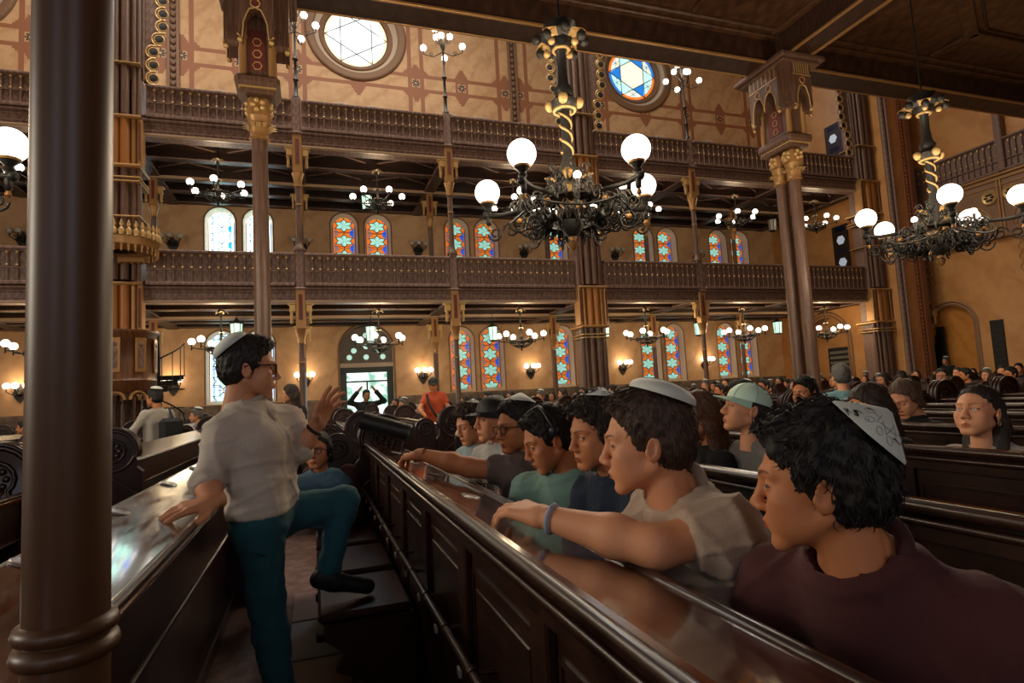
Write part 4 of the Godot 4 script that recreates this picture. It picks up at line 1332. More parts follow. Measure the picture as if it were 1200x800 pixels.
# ---------------------------------------------------------------- right end of the hall
func build_end() -> void:
	var XE := 23.6
	var w := structure_node("wall_end", Vector3.ZERO, "ochre end wall with an arched recess at the right")
	# wall face with the arched recess (along d), seen from the hall: local x = -d
	var mb := MB.new()
	mb.xf = Transform3D(Basis(Vector3(0, 0, -1), Vector3.UP, Vector3(-1, 0, 0)), Vector3(XE, 0, 0))
	# in this frame local x is the distance d and local z points into the hall
	var hole := arch_outline(16.05, 0.0, 1.6, 3.75, 12)
	pierced(mb, -6.0, 18.0, 0.0, 20.0, [hole], 0.0, 1.0)
	part(w, "wall_face", mb, M.end_wall)
	part(w, "outer_leaf", MB.new().span(V(XE + 0.5, 0, -6), V(XE + 0.9, 20, 23)), M.end_wall)
	var nb := MB.new()
	nb.xf = mb.xf
	var ho := full_outline(hole)
	reveal(nb, ho, 0.0, ho, -0.2)
	part(w, "recess_reveal", nb, M.brown_stone)
	var bk := MB.new()
	bk.xf = mb.xf
	bk.flat(ho, -0.19, 1.0)
	var shiny := tri_tex(mat(Color(0.95, 0.80, 0.55), 0.25), M.wall.albedo_texture, Vector3(0.4, 0.4, 0.4))
	part(w, "recess_back", bk, shiny)
	var mo := MB.new()
	mo.xf = mb.xf
	for off in [0.06, 0.17]:
		var pts := [Vector3(16.05 + 0.8 + off, 0, 0.0)]
		for k in 19:
			var a := PI * k / 18.0
			pts.append(Vector3(16.05 + cos(a) * (0.8 + off), 2.95 + sin(a) * (0.8 + off), 0.0))
		pts.append(Vector3(16.05 - 0.8 - off, 0, 0.0))
		mo.tube(pts, 0.045, 6)
	part(w, "recess_moulding", mo, M.brown_stone)
	# aisle end wall behind the galleries
	var we := structure_node("wall_aisle_end", Vector3.ZERO, "end wall of the far aisle with a tall arched doorway")
	var ab := MB.new()
	ab.xf = Transform3D(Basis(Vector3(0, 0, -1), Vector3.UP, Vector3(-1, 0, 0)), Vector3(21.5, 0, 0))
	var dh := arch_outline(20.0, 0.0, 2.1, 3.85, 14)
	pierced(ab, 17.3, ZW + 0.1, 0.0, 4.35, [dh], 0.0, 1.0)
	ab.quad(Vector3(17.3, 4.35, 0), Vector3(ZW + 0.1, 4.35, 0), Vector3(ZW + 0.1, 20, 0), Vector3(17.3, 20, 0), Vector3(0, 0, 1))
	part(we, "wall_face", ab, M.end_wall)
	var rb := MB.new()
	rb.xf = ab.xf
	var dho := full_outline(dh)
	reveal(rb, dho, 0.0, dho, -0.5)
	part(we, "recess_reveal", rb, M.brown_stone)
	var rk := MB.new()
	rk.xf = ab.xf
	rk.flat(dho, -0.48, 1.0)
	part(we, "recess_back", rk, M.end_wall)
	for off in [0.08, 0.22]:
		var pts := [Vector3(20.0 + 1.05 + off, 0, 0.0)]
		for k in 19:
			var a := PI * k / 18.0
			pts.append(Vector3(20.0 + cos(a) * (1.05 + off), 2.8 + sin(a) * (1.05 + off), 0.0))
		pts.append(Vector3(20.0 - 1.05 - off, 0, 0.0))
		var m2 := MB.new()
		m2.xf = ab.xf
		m2.tube(pts, 0.05, 6)
		part(we, "arch_moulding", m2, M.brown_stone)
	var turn := PI * -0.5   # local +z faces -x
	var bd := thing("slatted_board", "dark notice board with pale slats in the far arched doorway", "board", V(21.6, 0.55, 19.45), turn)
	part(bd, "frame", MB.new().span(Vector3(-0.62, 0, -0.04), Vector3(0.62, 1.95, 0.02), 0.02), M.dark)
	for k in 8:
		part(bd, "slat", MB.new().box(Vector3(0, 0.2 + k * 0.22, 0.03), Vector3(1.02, 0.11, 0.02), 0.005), mat(Color(0.42, 0.42, 0.40), 0.5))
	# dark glazed bookcases/windows with hexagonal lights above the aisle end
	for q in [[4.66, "lower"], [9.06, "upper"]]:
		var o := thing("dark_glazed_door", "dark panelled door with pale hexagonal panes at the end of the %s gallery" % q[1], "door", V(21.45, q[0], 18.15 if q[1] == "lower" else 18.02), turn)
		var hgt := 3.0
		part(o, "door_leaf", MB.new().span(Vector3(-0.95, 0, -0.05), Vector3(0.95, hgt, 0.04), 0.02), mat(Color(0.14, 0.075, 0.05), 0.45))
		part(o, "middle_post", MB.new().span(Vector3(-0.1, 0, 0.0), Vector3(0.1, hgt, 0.09), 0.02), M.orange_gilt if q[1] == "lower" else mat(Color(0.32, 0.16, 0.09), 0.4))
		for sx in [-0.52, 0.52]:
			for k in 3:
				part(o, "window_hexagon", MB.new().lathe([Vector2(0.0, 0.02), Vector2(0.2, 0.02), Vector2(0.2, 0.0)], 6), glow(Color(0.72, 0.76, 0.82), 0.45), Vector3(sx, 0.45 + k * 0.95, 0.045), Basis(Vector3.RIGHT, PI * 0.5))
				part(o, "blue_pane", MB.new().box(Vector3(sx, 0.92 + k * 0.95, 0.042), Vector3(0.5, 0.2, 0.01)), mat(Color(0.07, 0.09, 0.22), 0.2))
		var rail := thing("stair_rail", "low dark balustrade before the hexagon-paned door of the %s gallery" % q[1], "railing", V(21.2, q[0] - 0.02, 20.0), turn)
		part(rail, "panel", MB.new().span(Vector3(0.0, 0, -0.03), Vector3(2.0, 1.1, 0.03), 0.01), M.gallery_dark)
		for k in 9:
			part(rail, "baluster", MB.new().lathe([Vector2(0.03, 0.1), Vector2(0.02, 0.5), Vector2(0.035, 1.0)], 6, Vector3(0.1 + k * 0.225, 0, 0.05)), M.gallery)
	# great pier of the triumphal arch
	var p := thing("arch_pier", "broad ochre pier of the great arch with a beaded gilt strip", "pier", V(21.6, 0, 16.6))
	part(p, "body", MB.new().span(Vector3(-0.3, 0, -0.45), Vector3(0.5, 19.95, 0.5), 0.04), M.end_wall)
	part(p, "corner_shaft", MB.new().lathe([Vector2(0.09, 0), Vector2(0.09, 19.95)], 10, Vector3(-0.36, 0, 0.45)).lathe([Vector2(0.06, 0), Vector2(0.06, 19.95)], 10, Vector3(-0.22, 0, 0.53)), M.gallery)
	part(p, "side_strip", MB.new().span(Vector3(0.34, 0, 0.44), Vector3(0.44, 19.95, 0.54), 0.02).span(Vector3(0.72, 0, 0.3), Vector3(0.86, 19.95, 0.5), 0.02), mat(Color(0.56, 0.33, 0.22), 0.5))
	part(p, "outer_leaf", MB.new().span(Vector3(0.5, 0, -0.45), Vector3(1.15, 19.95, 0.42), 0.03), M.brown_stone)
	var bead := MB.new().ball(Vector3.ZERO, Vector3(0.06, 0.075, 0.05), 8, 6).build()
	for k in 96:
		part(p, "gilt_bead", bead, M.gold_bright, Vector3(0.6, 0.6 + k * 0.155, 0.44))
	var clasp := MB.new().span(Vector3(-0.06, -0.11, 0.5), Vector3(0.06, 0.11, 0.56), 0.01)
	part(p, "wall_speaker", clasp, M.dark, Vector3(0.05, 6.15, 0))
	structure("wall_return", MB.new().span(V(22.3, 0, 17.1), V(XE + 0.5, 20, 17.9)), M.end_wall, "return wall beside the great pier")
	# colonnettes with gilt brackets on the end wall
	for q in [[16.75, "left of the arched recess"], [12.9, "right of the arched recess"]]:
		var c := thing("wall_colonnette", "wall colonnette with gilt bracket and pendant %s" % q[1], "column", V(XE - 0.25, 0, q[0]), turn, "end wall colonnettes")
		part(c, "shaft", MB.new().lathe([Vector2(0.14, 0), Vector2(0.12, 0.3), Vector2(0.115, 2.35)], 12), M.gallery)
		part(c, "capital", MB.new().lathe([Vector2(0.12, 2.3), Vector2(0.17, 2.4), Vector2(0.15, 2.55), Vector2(0.22, 2.8), Vector2(0.22, 2.9)], 12), M.gold)
		gilt_bracket(c, 4.1, 1.1)
		part(c, "scalloped_pendant", MB.new().span(Vector3(-0.2, 4.1, -0.1), Vector3(0.2, 5.85, 0.12), 0.03), M.gallery)
		for k in 4:
			for s in [-1.0, 1.0]:
				part(c, "scallop", scallop_mesh(), M.gold, Vector3(s * 0.28, 4.7 + k * 0.36, 0.06), Basis(Vector3.UP, 0.0 if s > 0 else PI))
	# panelled arches below the end gallery
	var g := thing("end_gallery_front", "gilded arcade panel with dark rosettes below the end balcony", "wall panel", V(XE - 0.15, 5.9, 16.9), turn)
	part(g, "panel", MB.new().span(Vector3(0, 0, -0.1), Vector3(12, 2.3, 0.05)), M.brown_stone)
	part(g, "gilt_band", MB.new().span(Vector3(0, 2.05, 0.05), Vector3(12, 2.14, 0.1), 0.01).span(Vector3(0, 2.2, 0.05), Vector3(12, 2.3, 0.12), 0.02).span(Vector3(0, 1.85, 0.05), Vector3(12, 1.89, 0.08)), M.gold)
	for k in 5:
		var cx := 1.9 + k * 2.6
		if cx > 11: break
		for r in [0.75, 0.9, 1.02]:
			part(g, "gilt_arch", MB.new().ring(Vector3(cx, 0.35, 0.06), r, 0.03, Vector3.BACK, 20, 5, PI, TAU), M.gold)
		part(g, "gilt_post", MB.new().span(Vector3(cx + 1.22, 0, 0.05), Vector3(cx + 1.27, 2.05, 0.1)).span(Vector3(cx + 1.33, 0, 0.05), Vector3(cx + 1.38, 2.05, 0.1)), M.gold)
		for s in [-0.95, 0.95]:
			var ro := part(g, "rosette", MB.new().lathe([Vector2(0.0, 0.05), Vector2(0.2, 0.05), Vector2(0.24, 0.08), Vector2(0.28, 0.05), Vector2(0.28, 0.0)], 16), M.gold_bright, Vector3(cx + s, 1.5, 0.04), Basis(Vector3.RIGHT, PI * 0.5))
			for j in 6:
				part(ro, "petal", MB.new().ball(Vector3(cos(j * PI / 3) * 0.11, 0.06, sin(j * PI / 3) * 0.11), Vector3(0.07, 0.02, 0.045), 6, 4), M.dark)
	var rl := thing("end_balustrade", "brown balustrade of the balcony across the right end", "balustrade", V(XE - 0.2, 8.2, 17.1), turn)
	balustrade(rl, 12.0, 1.2)
	for q in [13.5]:
		part(rl, "post", MB.new().span(Vector3(17.1 - q - 0.12, 0, -0.2), Vector3(17.1 - q + 0.12, 3.6, 0.12), 0.03), M.gallery)
	# dark tablets either side of the recess
	for q in [[16.55, 1.0, 2.9, "left"], [14.45, 1.2, 2.9, "right"]]:
		var t := thing("dark_tablet", "tall narrow black tablet on the end wall %s of the arched recess" % q[3], "tablet", V(XE, q[1], q[0]), turn)
		part(t, "slab", MB.new().span(Vector3(-0.22, -0.55, 0), Vector3(0.22, q[2] - q[1] + 0.1, 0.05), 0.01), M.dark)
		for k in 9:
			part(t, "text_line", MB.new().box(Vector3(0, 0.0 + k * 0.18, 0.052), Vector3(0.3, 0.035, 0.004)), mat(Color(0.13, 0.115, 0.10), 0.5))
	single("wall_clock", MB.new().lathe([Vector2(0, 0.05), Vector2(0.11, 0.05), Vector2(0.14, 0.0)], 16, Vector3.ZERO), M.iron, "small round clock on the end wall near the right edge", "clock", V(XE - 0.03, 2.35, 13.3)).rotation = Vector3(0, 0, PI * 0.5)
	single("notice", MB.new().box(Vector3.ZERO, Vector3(0.02, 0.36, 0.2)), mat(Color(0.6, 0.68, 0.68), 0.5), "small pale notice beside the end wall colonnette", "sign", V(23.2, 1.75, 16.62))

func build_radiator() -> void:
	var o := thing("radiator", "white slatted radiator along the far wall right of the doorway", "radiator", V(3.2, 0.0, ZW - 0.2))
	for k in 14:
		part(o, "slat", MB.new().span(Vector3(k * 0.09, 0.15, -0.06), Vector3(k * 0.09 + 0.05, 1.0, 0.06), 0.01), M.white_paint)
	part(o, "top_rail", MB.new().span(Vector3(-0.03, 1.0, -0.08), Vector3(1.26, 1.06, 0.08), 0.01), M.white_paint)
	part(o, "foot", MB.new().span(Vector3(-0.03, 0.0, -0.07), Vector3(1.26, 0.15, 0.07), 0.01), M.white_paint)

# ---------------------------------------------------------------- pulpit and spiral stair at the left pier
func build_pulpit() -> void:
	var o := thing("pulpit", "gilded wooden pulpit wrapped round the far left pier", "pulpit", V(-4.13, 0, 15.78))
	part(o, "base", MB.new().lathe([Vector2(0.6, 0), Vector2(0.62, 0.1), Vector2(0.5, 0.2), Vector2(0.45, 0.3)], 8), M.pew_far)
	for k in 8:
		var a := TAU * k / 8.0 + PI / 8.0
		part(o, "colonnette", MB.new().lathe([Vector2(0.06, 0.2), Vector2(0.045, 0.3), Vector2(0.04, 1.5), Vector2(0.07, 1.6)], 8, Vector3(cos(a) * 0.55, 0, sin(a) * 0.55)), M.pew_far)
		var b := TAU * k / 8.0
		var bs := Basis(Vector3.UP, -b + PI * 0.5)
		var arch := MB.new().ring(Vector3(0, 1.62, 0), 0.17, 0.04, Vector3.BACK, 10, 5, PI, TAU)
		part(o, "gilt_arch", arch, M.gold, Vector3(cos(b) * 0.56, 0, sin(b) * 0.56), bs)
		var pn := part(o, "niche_panel", MB.new().box(Vector3(0, 2.62, 0), Vector3(0.24, 0.78, 0.03), 0.01), M.gold, Vector3(cos(b) * 0.66, 0, sin(b) * 0.66), bs)
		part(pn, "niche", MB.new().box(Vector3(0, 2.55, 0.012), Vector3(0.13, 0.46, 0.02)).ball(Vector3(0, 2.86, 0.01), Vector3(0.07, 0.07, 0.03), 8, 5), M.gallery_dark)
	part(o, "drum", MB.new().lathe([Vector2(0.5, 1.75), Vector2(0.66, 1.95), Vector2(0.7, 2.05), Vector2(0.65, 2.12), Vector2(0.64, 3.05), Vector2(0.74, 3.12), Vector2(0.74, 3.2), Vector2(0.5, 3.22)], 8), tri_tex(mat(Color(0.52, 0.34, 0.2), 0.45), M.pew.albedo_texture, Vector3(2, 1, 2)))
	var cp := thing("pulpit_canopy", "gilded canopy with a crest of points above the pulpit", "canopy", V(-4.13, 5.1, 15.78))
	part(cp, "drum", MB.new().lathe([Vector2(0.3, 0.0), Vector2(0.6, 0.02), Vector2(0.72, 0.06), Vector2(0.76, 0.22), Vector2(0.7, 0.26), Vector2(0.2, 0.32)], 8), M.gold)
	for k in 32:
		var a := TAU * k / 32.0
		part(cp, "hanging_drop", MB.new().lathe([Vector2(0.0, -0.14), Vector2(0.03, -0.1), Vector2(0.015, -0.05), Vector2(0.035, 0.0), Vector2(0.02, 0.06)], 6, Vector3(cos(a) * 0.7, 0, sin(a) * 0.7)), M.gold)
		part(cp, "crest_point", MB.new().lathe([Vector2(0.05, 0.24), Vector2(0.07, 0.34), Vector2(0.02, 0.42), Vector2(0.05, 0.48), Vector2(0.0, 0.6)], 6, Vector3(cos(a) * 0.73, 0, sin(a) * 0.73)), M.gold_bright)
	part(cp, "spire", MB.new().lathe([Vector2(0.14, 0.25), Vector2(0.06, 0.5), Vector2(0.1, 0.56), Vector2(0.0, 0.85)], 8, Vector3(-0.1, 0, 0.62)), M.gold_bright)
	part(cp, "wall_plate", MB.new().span(Vector3(-0.3, -0.1, -0.85), Vector3(0.3, 0.3, -0.6), 0.02), M.gold)
	# iron spiral stair
	var s := thing("spiral_stair", "black iron spiral stair beside the pulpit", "staircase", V(-3.95, 0, 18.3))
	part(s, "pole", MB.new().cyl(Vector3(0, 0, 0), Vector3(0, 3.5, 0), 0.05, -1, 8), M.iron)
	var hr := []
	for k in 16:
		var a := k * 0.42
		var dir := Vector3(cos(a), 0, -sin(a))
		var st := MB.new()
		st.xf = Transform3D(Basis(Vector3.UP, a), Vector3(0, 0.15 + k * 0.14, 0))
		st.span(Vector3(0.05, 0, -0.13), Vector3(0.62, 0.03, 0.13)).span(Vector3(0.05, -0.1, 0.11), Vector3(0.62, 0.0, 0.13))
		part(s, "tread", st, M.iron)
		part(s, "rail_bar", MB.new().cyl(dir * 0.62 + Vector3(0, 0.15 + k * 0.14, 0), dir * 0.62 + Vector3(0, 1.05 + k * 0.14, 0), 0.012, -1, 5), M.iron)
		hr.append(dir * 0.62 + Vector3(0, 1.06 + k * 0.14, 0))
	part(s, "handrail", MB.new().tube(hr, 0.022, 6), M.iron)
	for k in 3:
		part(s, "frame_ring", MB.new().ring(Vector3(0, 0.9 + k * 0.5, 0), 0.62, 0.015, Vector3.UP, 24, 5), M.iron)

# ---------------------------------------------------------------- pews
const PITCH := 0.98
const ROW0 := 0.362          # high desk edge of the row behind the standing guide

# side view of a pew end: plank with a round head (x across the desk, y up)
func end_panel_mesh() -> ArrayMesh:
	if not shared.has("pew_end"):
		var p := PackedVector2Array([Vector2(0.33, 0.0), Vector2(0.33, 0.86), Vector2(0.285, 0.9), Vector2(0.295, 0.95)])
		for k in 13:
			var a := -0.35 + (PI + 0.7) * k / 12.0
			p.append(Vector2(0.125 + cos(a) * 0.172, 1.03 + sin(a) * 0.172))
		p.append(Vector2(-0.045, 0.9)); p.append(Vector2(-0.08, 0.86)); p.append(Vector2(-0.08, 0.0))
		var b := MB.new()
		b.extrude(p, -0.035, 0.035)
		shared.pew_end = b.build()
		var c := MB.new()
		for s in [-1.0, 1.0]:
			b = MB.new()
			c.ring(Vector3(0.125, 1.03, s * 0.036), 0.155, 0.014, Vector3.BACK, 20, 5)
			c.ring(Vector3(0.125, 1.03, s * 0.036), 0.085, 0.012, Vector3.BACK, 14, 5)
			for k in 8:
				var a := TAU * k / 8.0
				c.ball(Vector3(0.125 + cos(a) * 0.05, 1.03 + sin(a) * 0.05, s * 0.036), Vector3(0.018, 0.018, 0.012), 5, 4)
			c.ball(Vector3(0.125, 1.03, s * 0.037), Vector3(0.022, 0.022, 0.014), 6, 4)
			c.tube([Vector3(-0.03, 0.12, s * 0.036), Vector3(-0.03, 0.7, s * 0.036), Vector3(0.125, 0.82, s * 0.036), Vector3(0.28, 0.7, s * 0.036), Vector3(0.28, 0.12, s * 0.036)], 0.012, 5)
		# wide moulding over the round head
		var q := []
		for k in 17:
			var a := -0.3 + (PI + 0.6) * k / 16.0
			q.append(Vector3(0.125 + cos(a) * 0.172, 1.03 + sin(a) * 0.172, 0))
		for z in [-0.04, 0.0, 0.04]:
			c.tube(q.map(func(v): return v + Vector3(0, 0, z)), 0.014, 5)
		shared.pew_roundel = c.build()
	return shared.pew_end

# lower end panel of the seats, beside the round-headed one
func seat_end_mesh() -> ArrayMesh:
	if not shared.has("seat_end"):
		var p := PackedVector2Array([Vector2(-0.085, 0.0), Vector2(-0.085, 0.98)])
		for k in 11:
			var a := PI * k / 10.0
			p.append(Vector2(-0.195 + cos(a) * 0.11, 0.985 + sin(a) * 0.11))
		p.append(Vector2(-0.305, 0.0))
		shared.seat_end = MB.new().extrude(p, -0.03, 0.03).build()
		var c := MB.new()
		for s in [-1.0, 1.0]:
			c.ring(Vector3(-0.195, 0.985, s * 0.031), 0.065, 0.010, Vector3.BACK, 16, 5)
			c.ring(Vector3(-0.195, 0.985, s * 0.031), 0.032, 0.009, Vector3.BACK, 12, 5)
			c.ring(Vector3(-0.195, 0.70, s * 0.031), 0.075, 0.009, Vector3.BACK, 16, 5, PI, TAU)
			c.tube([Vector3(-0.27, 0.1, s * 0.031), Vector3(-0.27, 0.70, s * 0.031)], 0.009, 5)
			c.tube([Vector3(-0.12, 0.1, s * 0.031), Vector3(-0.12, 0.70, s * 0.031)], 0.009, 5)
		shared.seat_roundel = c.build()
	return shared.seat_end

func desk_section() -> PackedVector2Array:
	return PackedVector2Array([Vector2(0.0, 1.018), Vector2(0.012, 1.022), Vector2(0.24, 0.957), Vector2(0.255, 0.952), Vector2(0.262, 0.938), Vector2(0.255, 0.922), Vector2(0.235, 0.925), Vector2(0.02, 0.985), Vector2(-0.004, 0.99), Vector2(-0.016, 1.004)])

func pew(k: int, z0: float, z1: float, label: String, detail: int, group: String) -> Node3D:
	var x := ROW0 + PITCH * k
	var l := z1 - z0
	# local z = 0 at the end nearest the camera; the pew runs to local -l
	var o := thing("pew", label, "pew", V(x, 0, z0), 0.0, group)
	var near_top: Material = M.pew_top if detail > 0 else M.pew_far
	var wood: Material = M.pew if detail > 0 else M.pew_far
	part(o, "desk_top", MB.new().extrude(desk_section(), -l + 0.02, -0.02), near_top)
	part(o, "back_board", MB.new().span(Vector3(0.03, 0.04, -l), Vector3(0.06, 0.99, 0)), wood)
	var nose := MB.new()
	nose.cyl(Vector3(-0.004, 1.004, -l), Vector3(-0.004, 1.004, 0), 0.0165, -1, 10)
	nose.cyl(Vector3(0.0, 0.968, -l), Vector3(0.0, 0.968, 0), 0.011, -1, 8)
	nose.span(Vector3(0.005, 0.925, -l), Vector3(0.03, 0.962, 0))
	part(o, "top_moulding", nose, M.pew_edge)
	if detail > 0:
		part(o, "book_ledge", MB.new().cyl(Vector3(0.248, 0.952, -l), Vector3(0.248, 0.952, 0), 0.014, -1, 10), M.pew_edge)
	part(o, "book_box", MB.new().span(Vector3(0.06, 0.735, -l), Vector3(0.236, 0.93, 0), 0.008), wood)
	part(o, "box_bead", MB.new().cyl(Vector3(0.236, 0.738, -l), Vector3(0.236, 0.738, 0), 0.008, -1, 6), M.pew_edge)
	part(o, "foot_rail", MB.new().span(Vector3(-0.02, 0, -l), Vector3(0.1, 0.09, 0), 0.01), wood)
	for z in [0.0, -l]:
		var e := part(o, "end_panel", end_panel_mesh(), wood, Vector3(0, 0, z))
		part(e, "carved_roundel", shared.pew_roundel, M.pew_edge if detail > 0 else wood)
		if (z0 > 3.0 or z < -1.0) and k != -1:
			var e2 := part(o, "seat_end_panel", seat_end_mesh(), wood, Vector3(0, 0, z))
			part(e2, "carved_roundel", shared.seat_roundel, M.pew_edge if detail > 0 else wood)
	if not (k in [0, -1] and z0 < 5.0):
		part(o, "bench_seat", MB.new().span(Vector3(-0.38, 0.36, -l + 0.02), Vector3(0.03, 0.395, -0.02), 0.012), wood)
	if detail >= 1:
		var n := int(l / 0.58)
		for i in n:
			var zc := -0.15 - 0.29 - i * 0.58
			var fr := part(o, "panel_frame", MB.new().box(Vector3(0.029, 0.862, zc), Vector3(0.008, 0.012, 0.47)).box(Vector3(0.029, 0.15, zc), Vector3(0.008, 0.012, 0.47)).box(Vector3(0.029, 0.505, zc - 0.23), Vector3(0.008, 0.70, 0.012)).box(Vector3(0.029, 0.505, zc + 0.23), Vector3(0.008, 0.70, 0.012)), M.pew_edge)
			part(fr, "panel", MB.new().box(Vector3(0.027, 0.505, zc), Vector3(0.008, 0.64, 0.40), 0.003), wood)
		# stiles standing proud between the panels
		for i in n + 1:
			part(o, "stile", MB.new().box(Vector3(0.02, 0.5, -0.15 - i * 0.58), Vector3(0.022, 0.86, 0.085), 0.005), wood)
	if detail >= 2:
		var rail := part(o, "hat_rail", MB.new().cyl(Vector3(-0.032, 0.687, -l + 0.05), Vector3(-0.032, 0.687, -0.05), 0.0115, -1, 10), M.pew_edge)
		for i in int(l / 0.29):
			var zc := -0.2 - i * 0.29
			part(rail, "rail_collar", MB.new().cyl(Vector3(-0.032, 0.687, zc - 0.012), Vector3(-0.032, 0.687, zc + 0.012), 0.0145, -1, 10).cyl(Vector3(-0.032, 0.687, zc), Vector3(0.03, 0.68, zc), 0.006, -1, 6), M.pew_edge)
			part(rail, "number_plate", MB.new().box(Vector3(-0.04, 0.655, zc - 0.09), Vector3(0.008, 0.022, 0.03), 0.003), mat(Color(0.55, 0.54, 0.52), 0.5))
	return o

func seat(o: Node3D, zc: float, down: bool) -> void:
	var s := part(o, "folding_seat", MB.new().span(Vector3(-0.36, 0.475, zc - 0.25), Vector3(0.0, 0.51, zc + 0.25), 0.012) if down else MB.new().span(Vector3(-0.06, 0.46, zc - 0.25), Vector3(-0.025, 0.62, zc + 0.25), 0.01), M.pew)
	# scalloped standards under the seat
	var p := PackedVector2Array([Vector2(0.0, 0.06), Vector2(-0.16, 0.06), Vector2(-0.2, 0.14), Vector2(-0.14, 0.2), Vector2(-0.22, 0.26), Vector2(-0.3, 0.3), Vector2(-0.26, 0.36), Vector2(-0.34, 0.42), Vector2(-0.34, 0.475), Vector2(0.0, 0.475)])
	if down:
		for dz in [-0.24, 0.24]:
			part(s, "standard", MB.new().extrude(p, zc + dz - 0.02, zc + dz + 0.02), M.pew)
		part(s, "foot_bar", MB.new().span(Vector3(-0.37, 0.24, zc - 0.27), Vector3(-0.03, 0.275, zc - 0.21), 0.008), M.pew)

func build_pews() -> void:
	var main := pew(0, -2.6, 4.5, "long dark polished pew in front of the seated boys, running towards the camera", 2, "pews of the near block")
	for i in 3:
		seat(main, -(2.7 + 2.6 + i * 0.58), true)
	var left := pew(-1, -2.6, 4.5, "dark polished pew with glossy desk top the guide leans on", 2, "pews of the near block")
	for z in [1.554, 2.163, 2.843, 3.45, 4.05]:
		var pl := part(left, "number_disc", MB.new().lathe([Vector2(0.0, 0.004), Vector2(0.026, 0.004), Vector2(0.03, 0.006), Vector2(0.034, 0.004), Vector2(0.036, 0.0)], 18), M.silver, Vector3(0.038, 1.0155, -(z + 2.6)), Basis(Vector3.BACK, -0.272))
	for z in [1.9, 2.5, 3.1, 3.7]:
		part(main, "number_disc", MB.new().lathe([Vector2(0.0, 0.002), Vector2(0.026, 0.002), Vector2(0.03, 0.003), Vector2(0.036, 0.0)], 18), M.pew_edge, Vector3(0.12, 0.992, -(z + 2.6)), Basis(Vector3.BACK, -0.272))
	for k in range(1, 13):
		pew(k, -1.2 if k < 3 else 0.4, 4.5, "dark wooden pew of the near block, %s row behind the boys" % ORD[k - 1], 1 if k < 4 else 0, "pews of the near block")
	for k in range(2, 8):
		pew(-k, -0.5, 3.6, "dark wooden pew of the near block, %s row to the left of the guide" % ORD[k - 2], 1 if k < 4 else 0, "pews of the near block")
	for k in range(-9, 19):
		var side := "%s row right of the main pew" % ORD[k - 1] if k > 0 else ("in line with the main pew" if k == 0 else "%s row left of the main pew" % ORD[-k - 1])
		pew(k, 6.4 if k > -2 else 5.4, 10.0, "dark wooden pew of the middle block, %s" % side, 0, "pews of the middle block")
	for k in range(-7, 21):
		if k in [-4, -5]: continue
		var side := "%s row right of the main pew" % ORD[k - 1] if k > 0 else ("in line with the main pew" if k == 0 else "%s row left of the main pew" % ORD[-k - 1])
		pew(k, 11.6, 15.8, "dark wooden pew of the far block, %s" % side, 0, "pews of the far block")
	# things lying on the main pew
	var cs := thing("glasses_case", "black cylindrical case lying on the far end of the main pew", "case", V(0.46, 1.09, 4.3))
	part(cs, "tube", MB.new().cyl(Vector3(-0.13, 0.09, 0.05), Vector3(0.17, -0.01, 0.16), 0.062, 0.06, 14), mat(Color(0.05, 0.065, 0.065), 0.45))
	part(cs, "end_cap", MB.new().cyl(Vector3(0.17, -0.01, 0.16), Vector3(0.185, -0.015, 0.166), 0.06, 0.05, 14), mat(Color(0.2, 0.2, 0.2), 0.4))
	single("paper_slip", MB.new().box(Vector3.ZERO, Vector3(0.045, 0.002, 0.09)), mat(Color(0.72, 0.7, 0.66), 0.7), "small pale paper slip on the left pew desk top", "paper", V(-0.52, 0.998, 3.4)).rotation = Vector3(0, 0.3, -0.272)
	# bright flags of the floor in the row where the guide stands
	for i in 5:
		single("floor_slab", MB.new().box(Vector3.ZERO, Vector3(0.3, 0.012, 0.56), 0.004), [mat(Color(0.62, 0.50, 0.48), 0.5), mat(Color(0.50, 0.52, 0.55), 0.45)][i % 2], "%s stone slab in the row, %s from the camera" % [["pinkish", "bluish grey"][i % 2], ORD[i]], "paving", V(0.0, 0.006, 1.9 + i * 0.58), "slabs in the row")

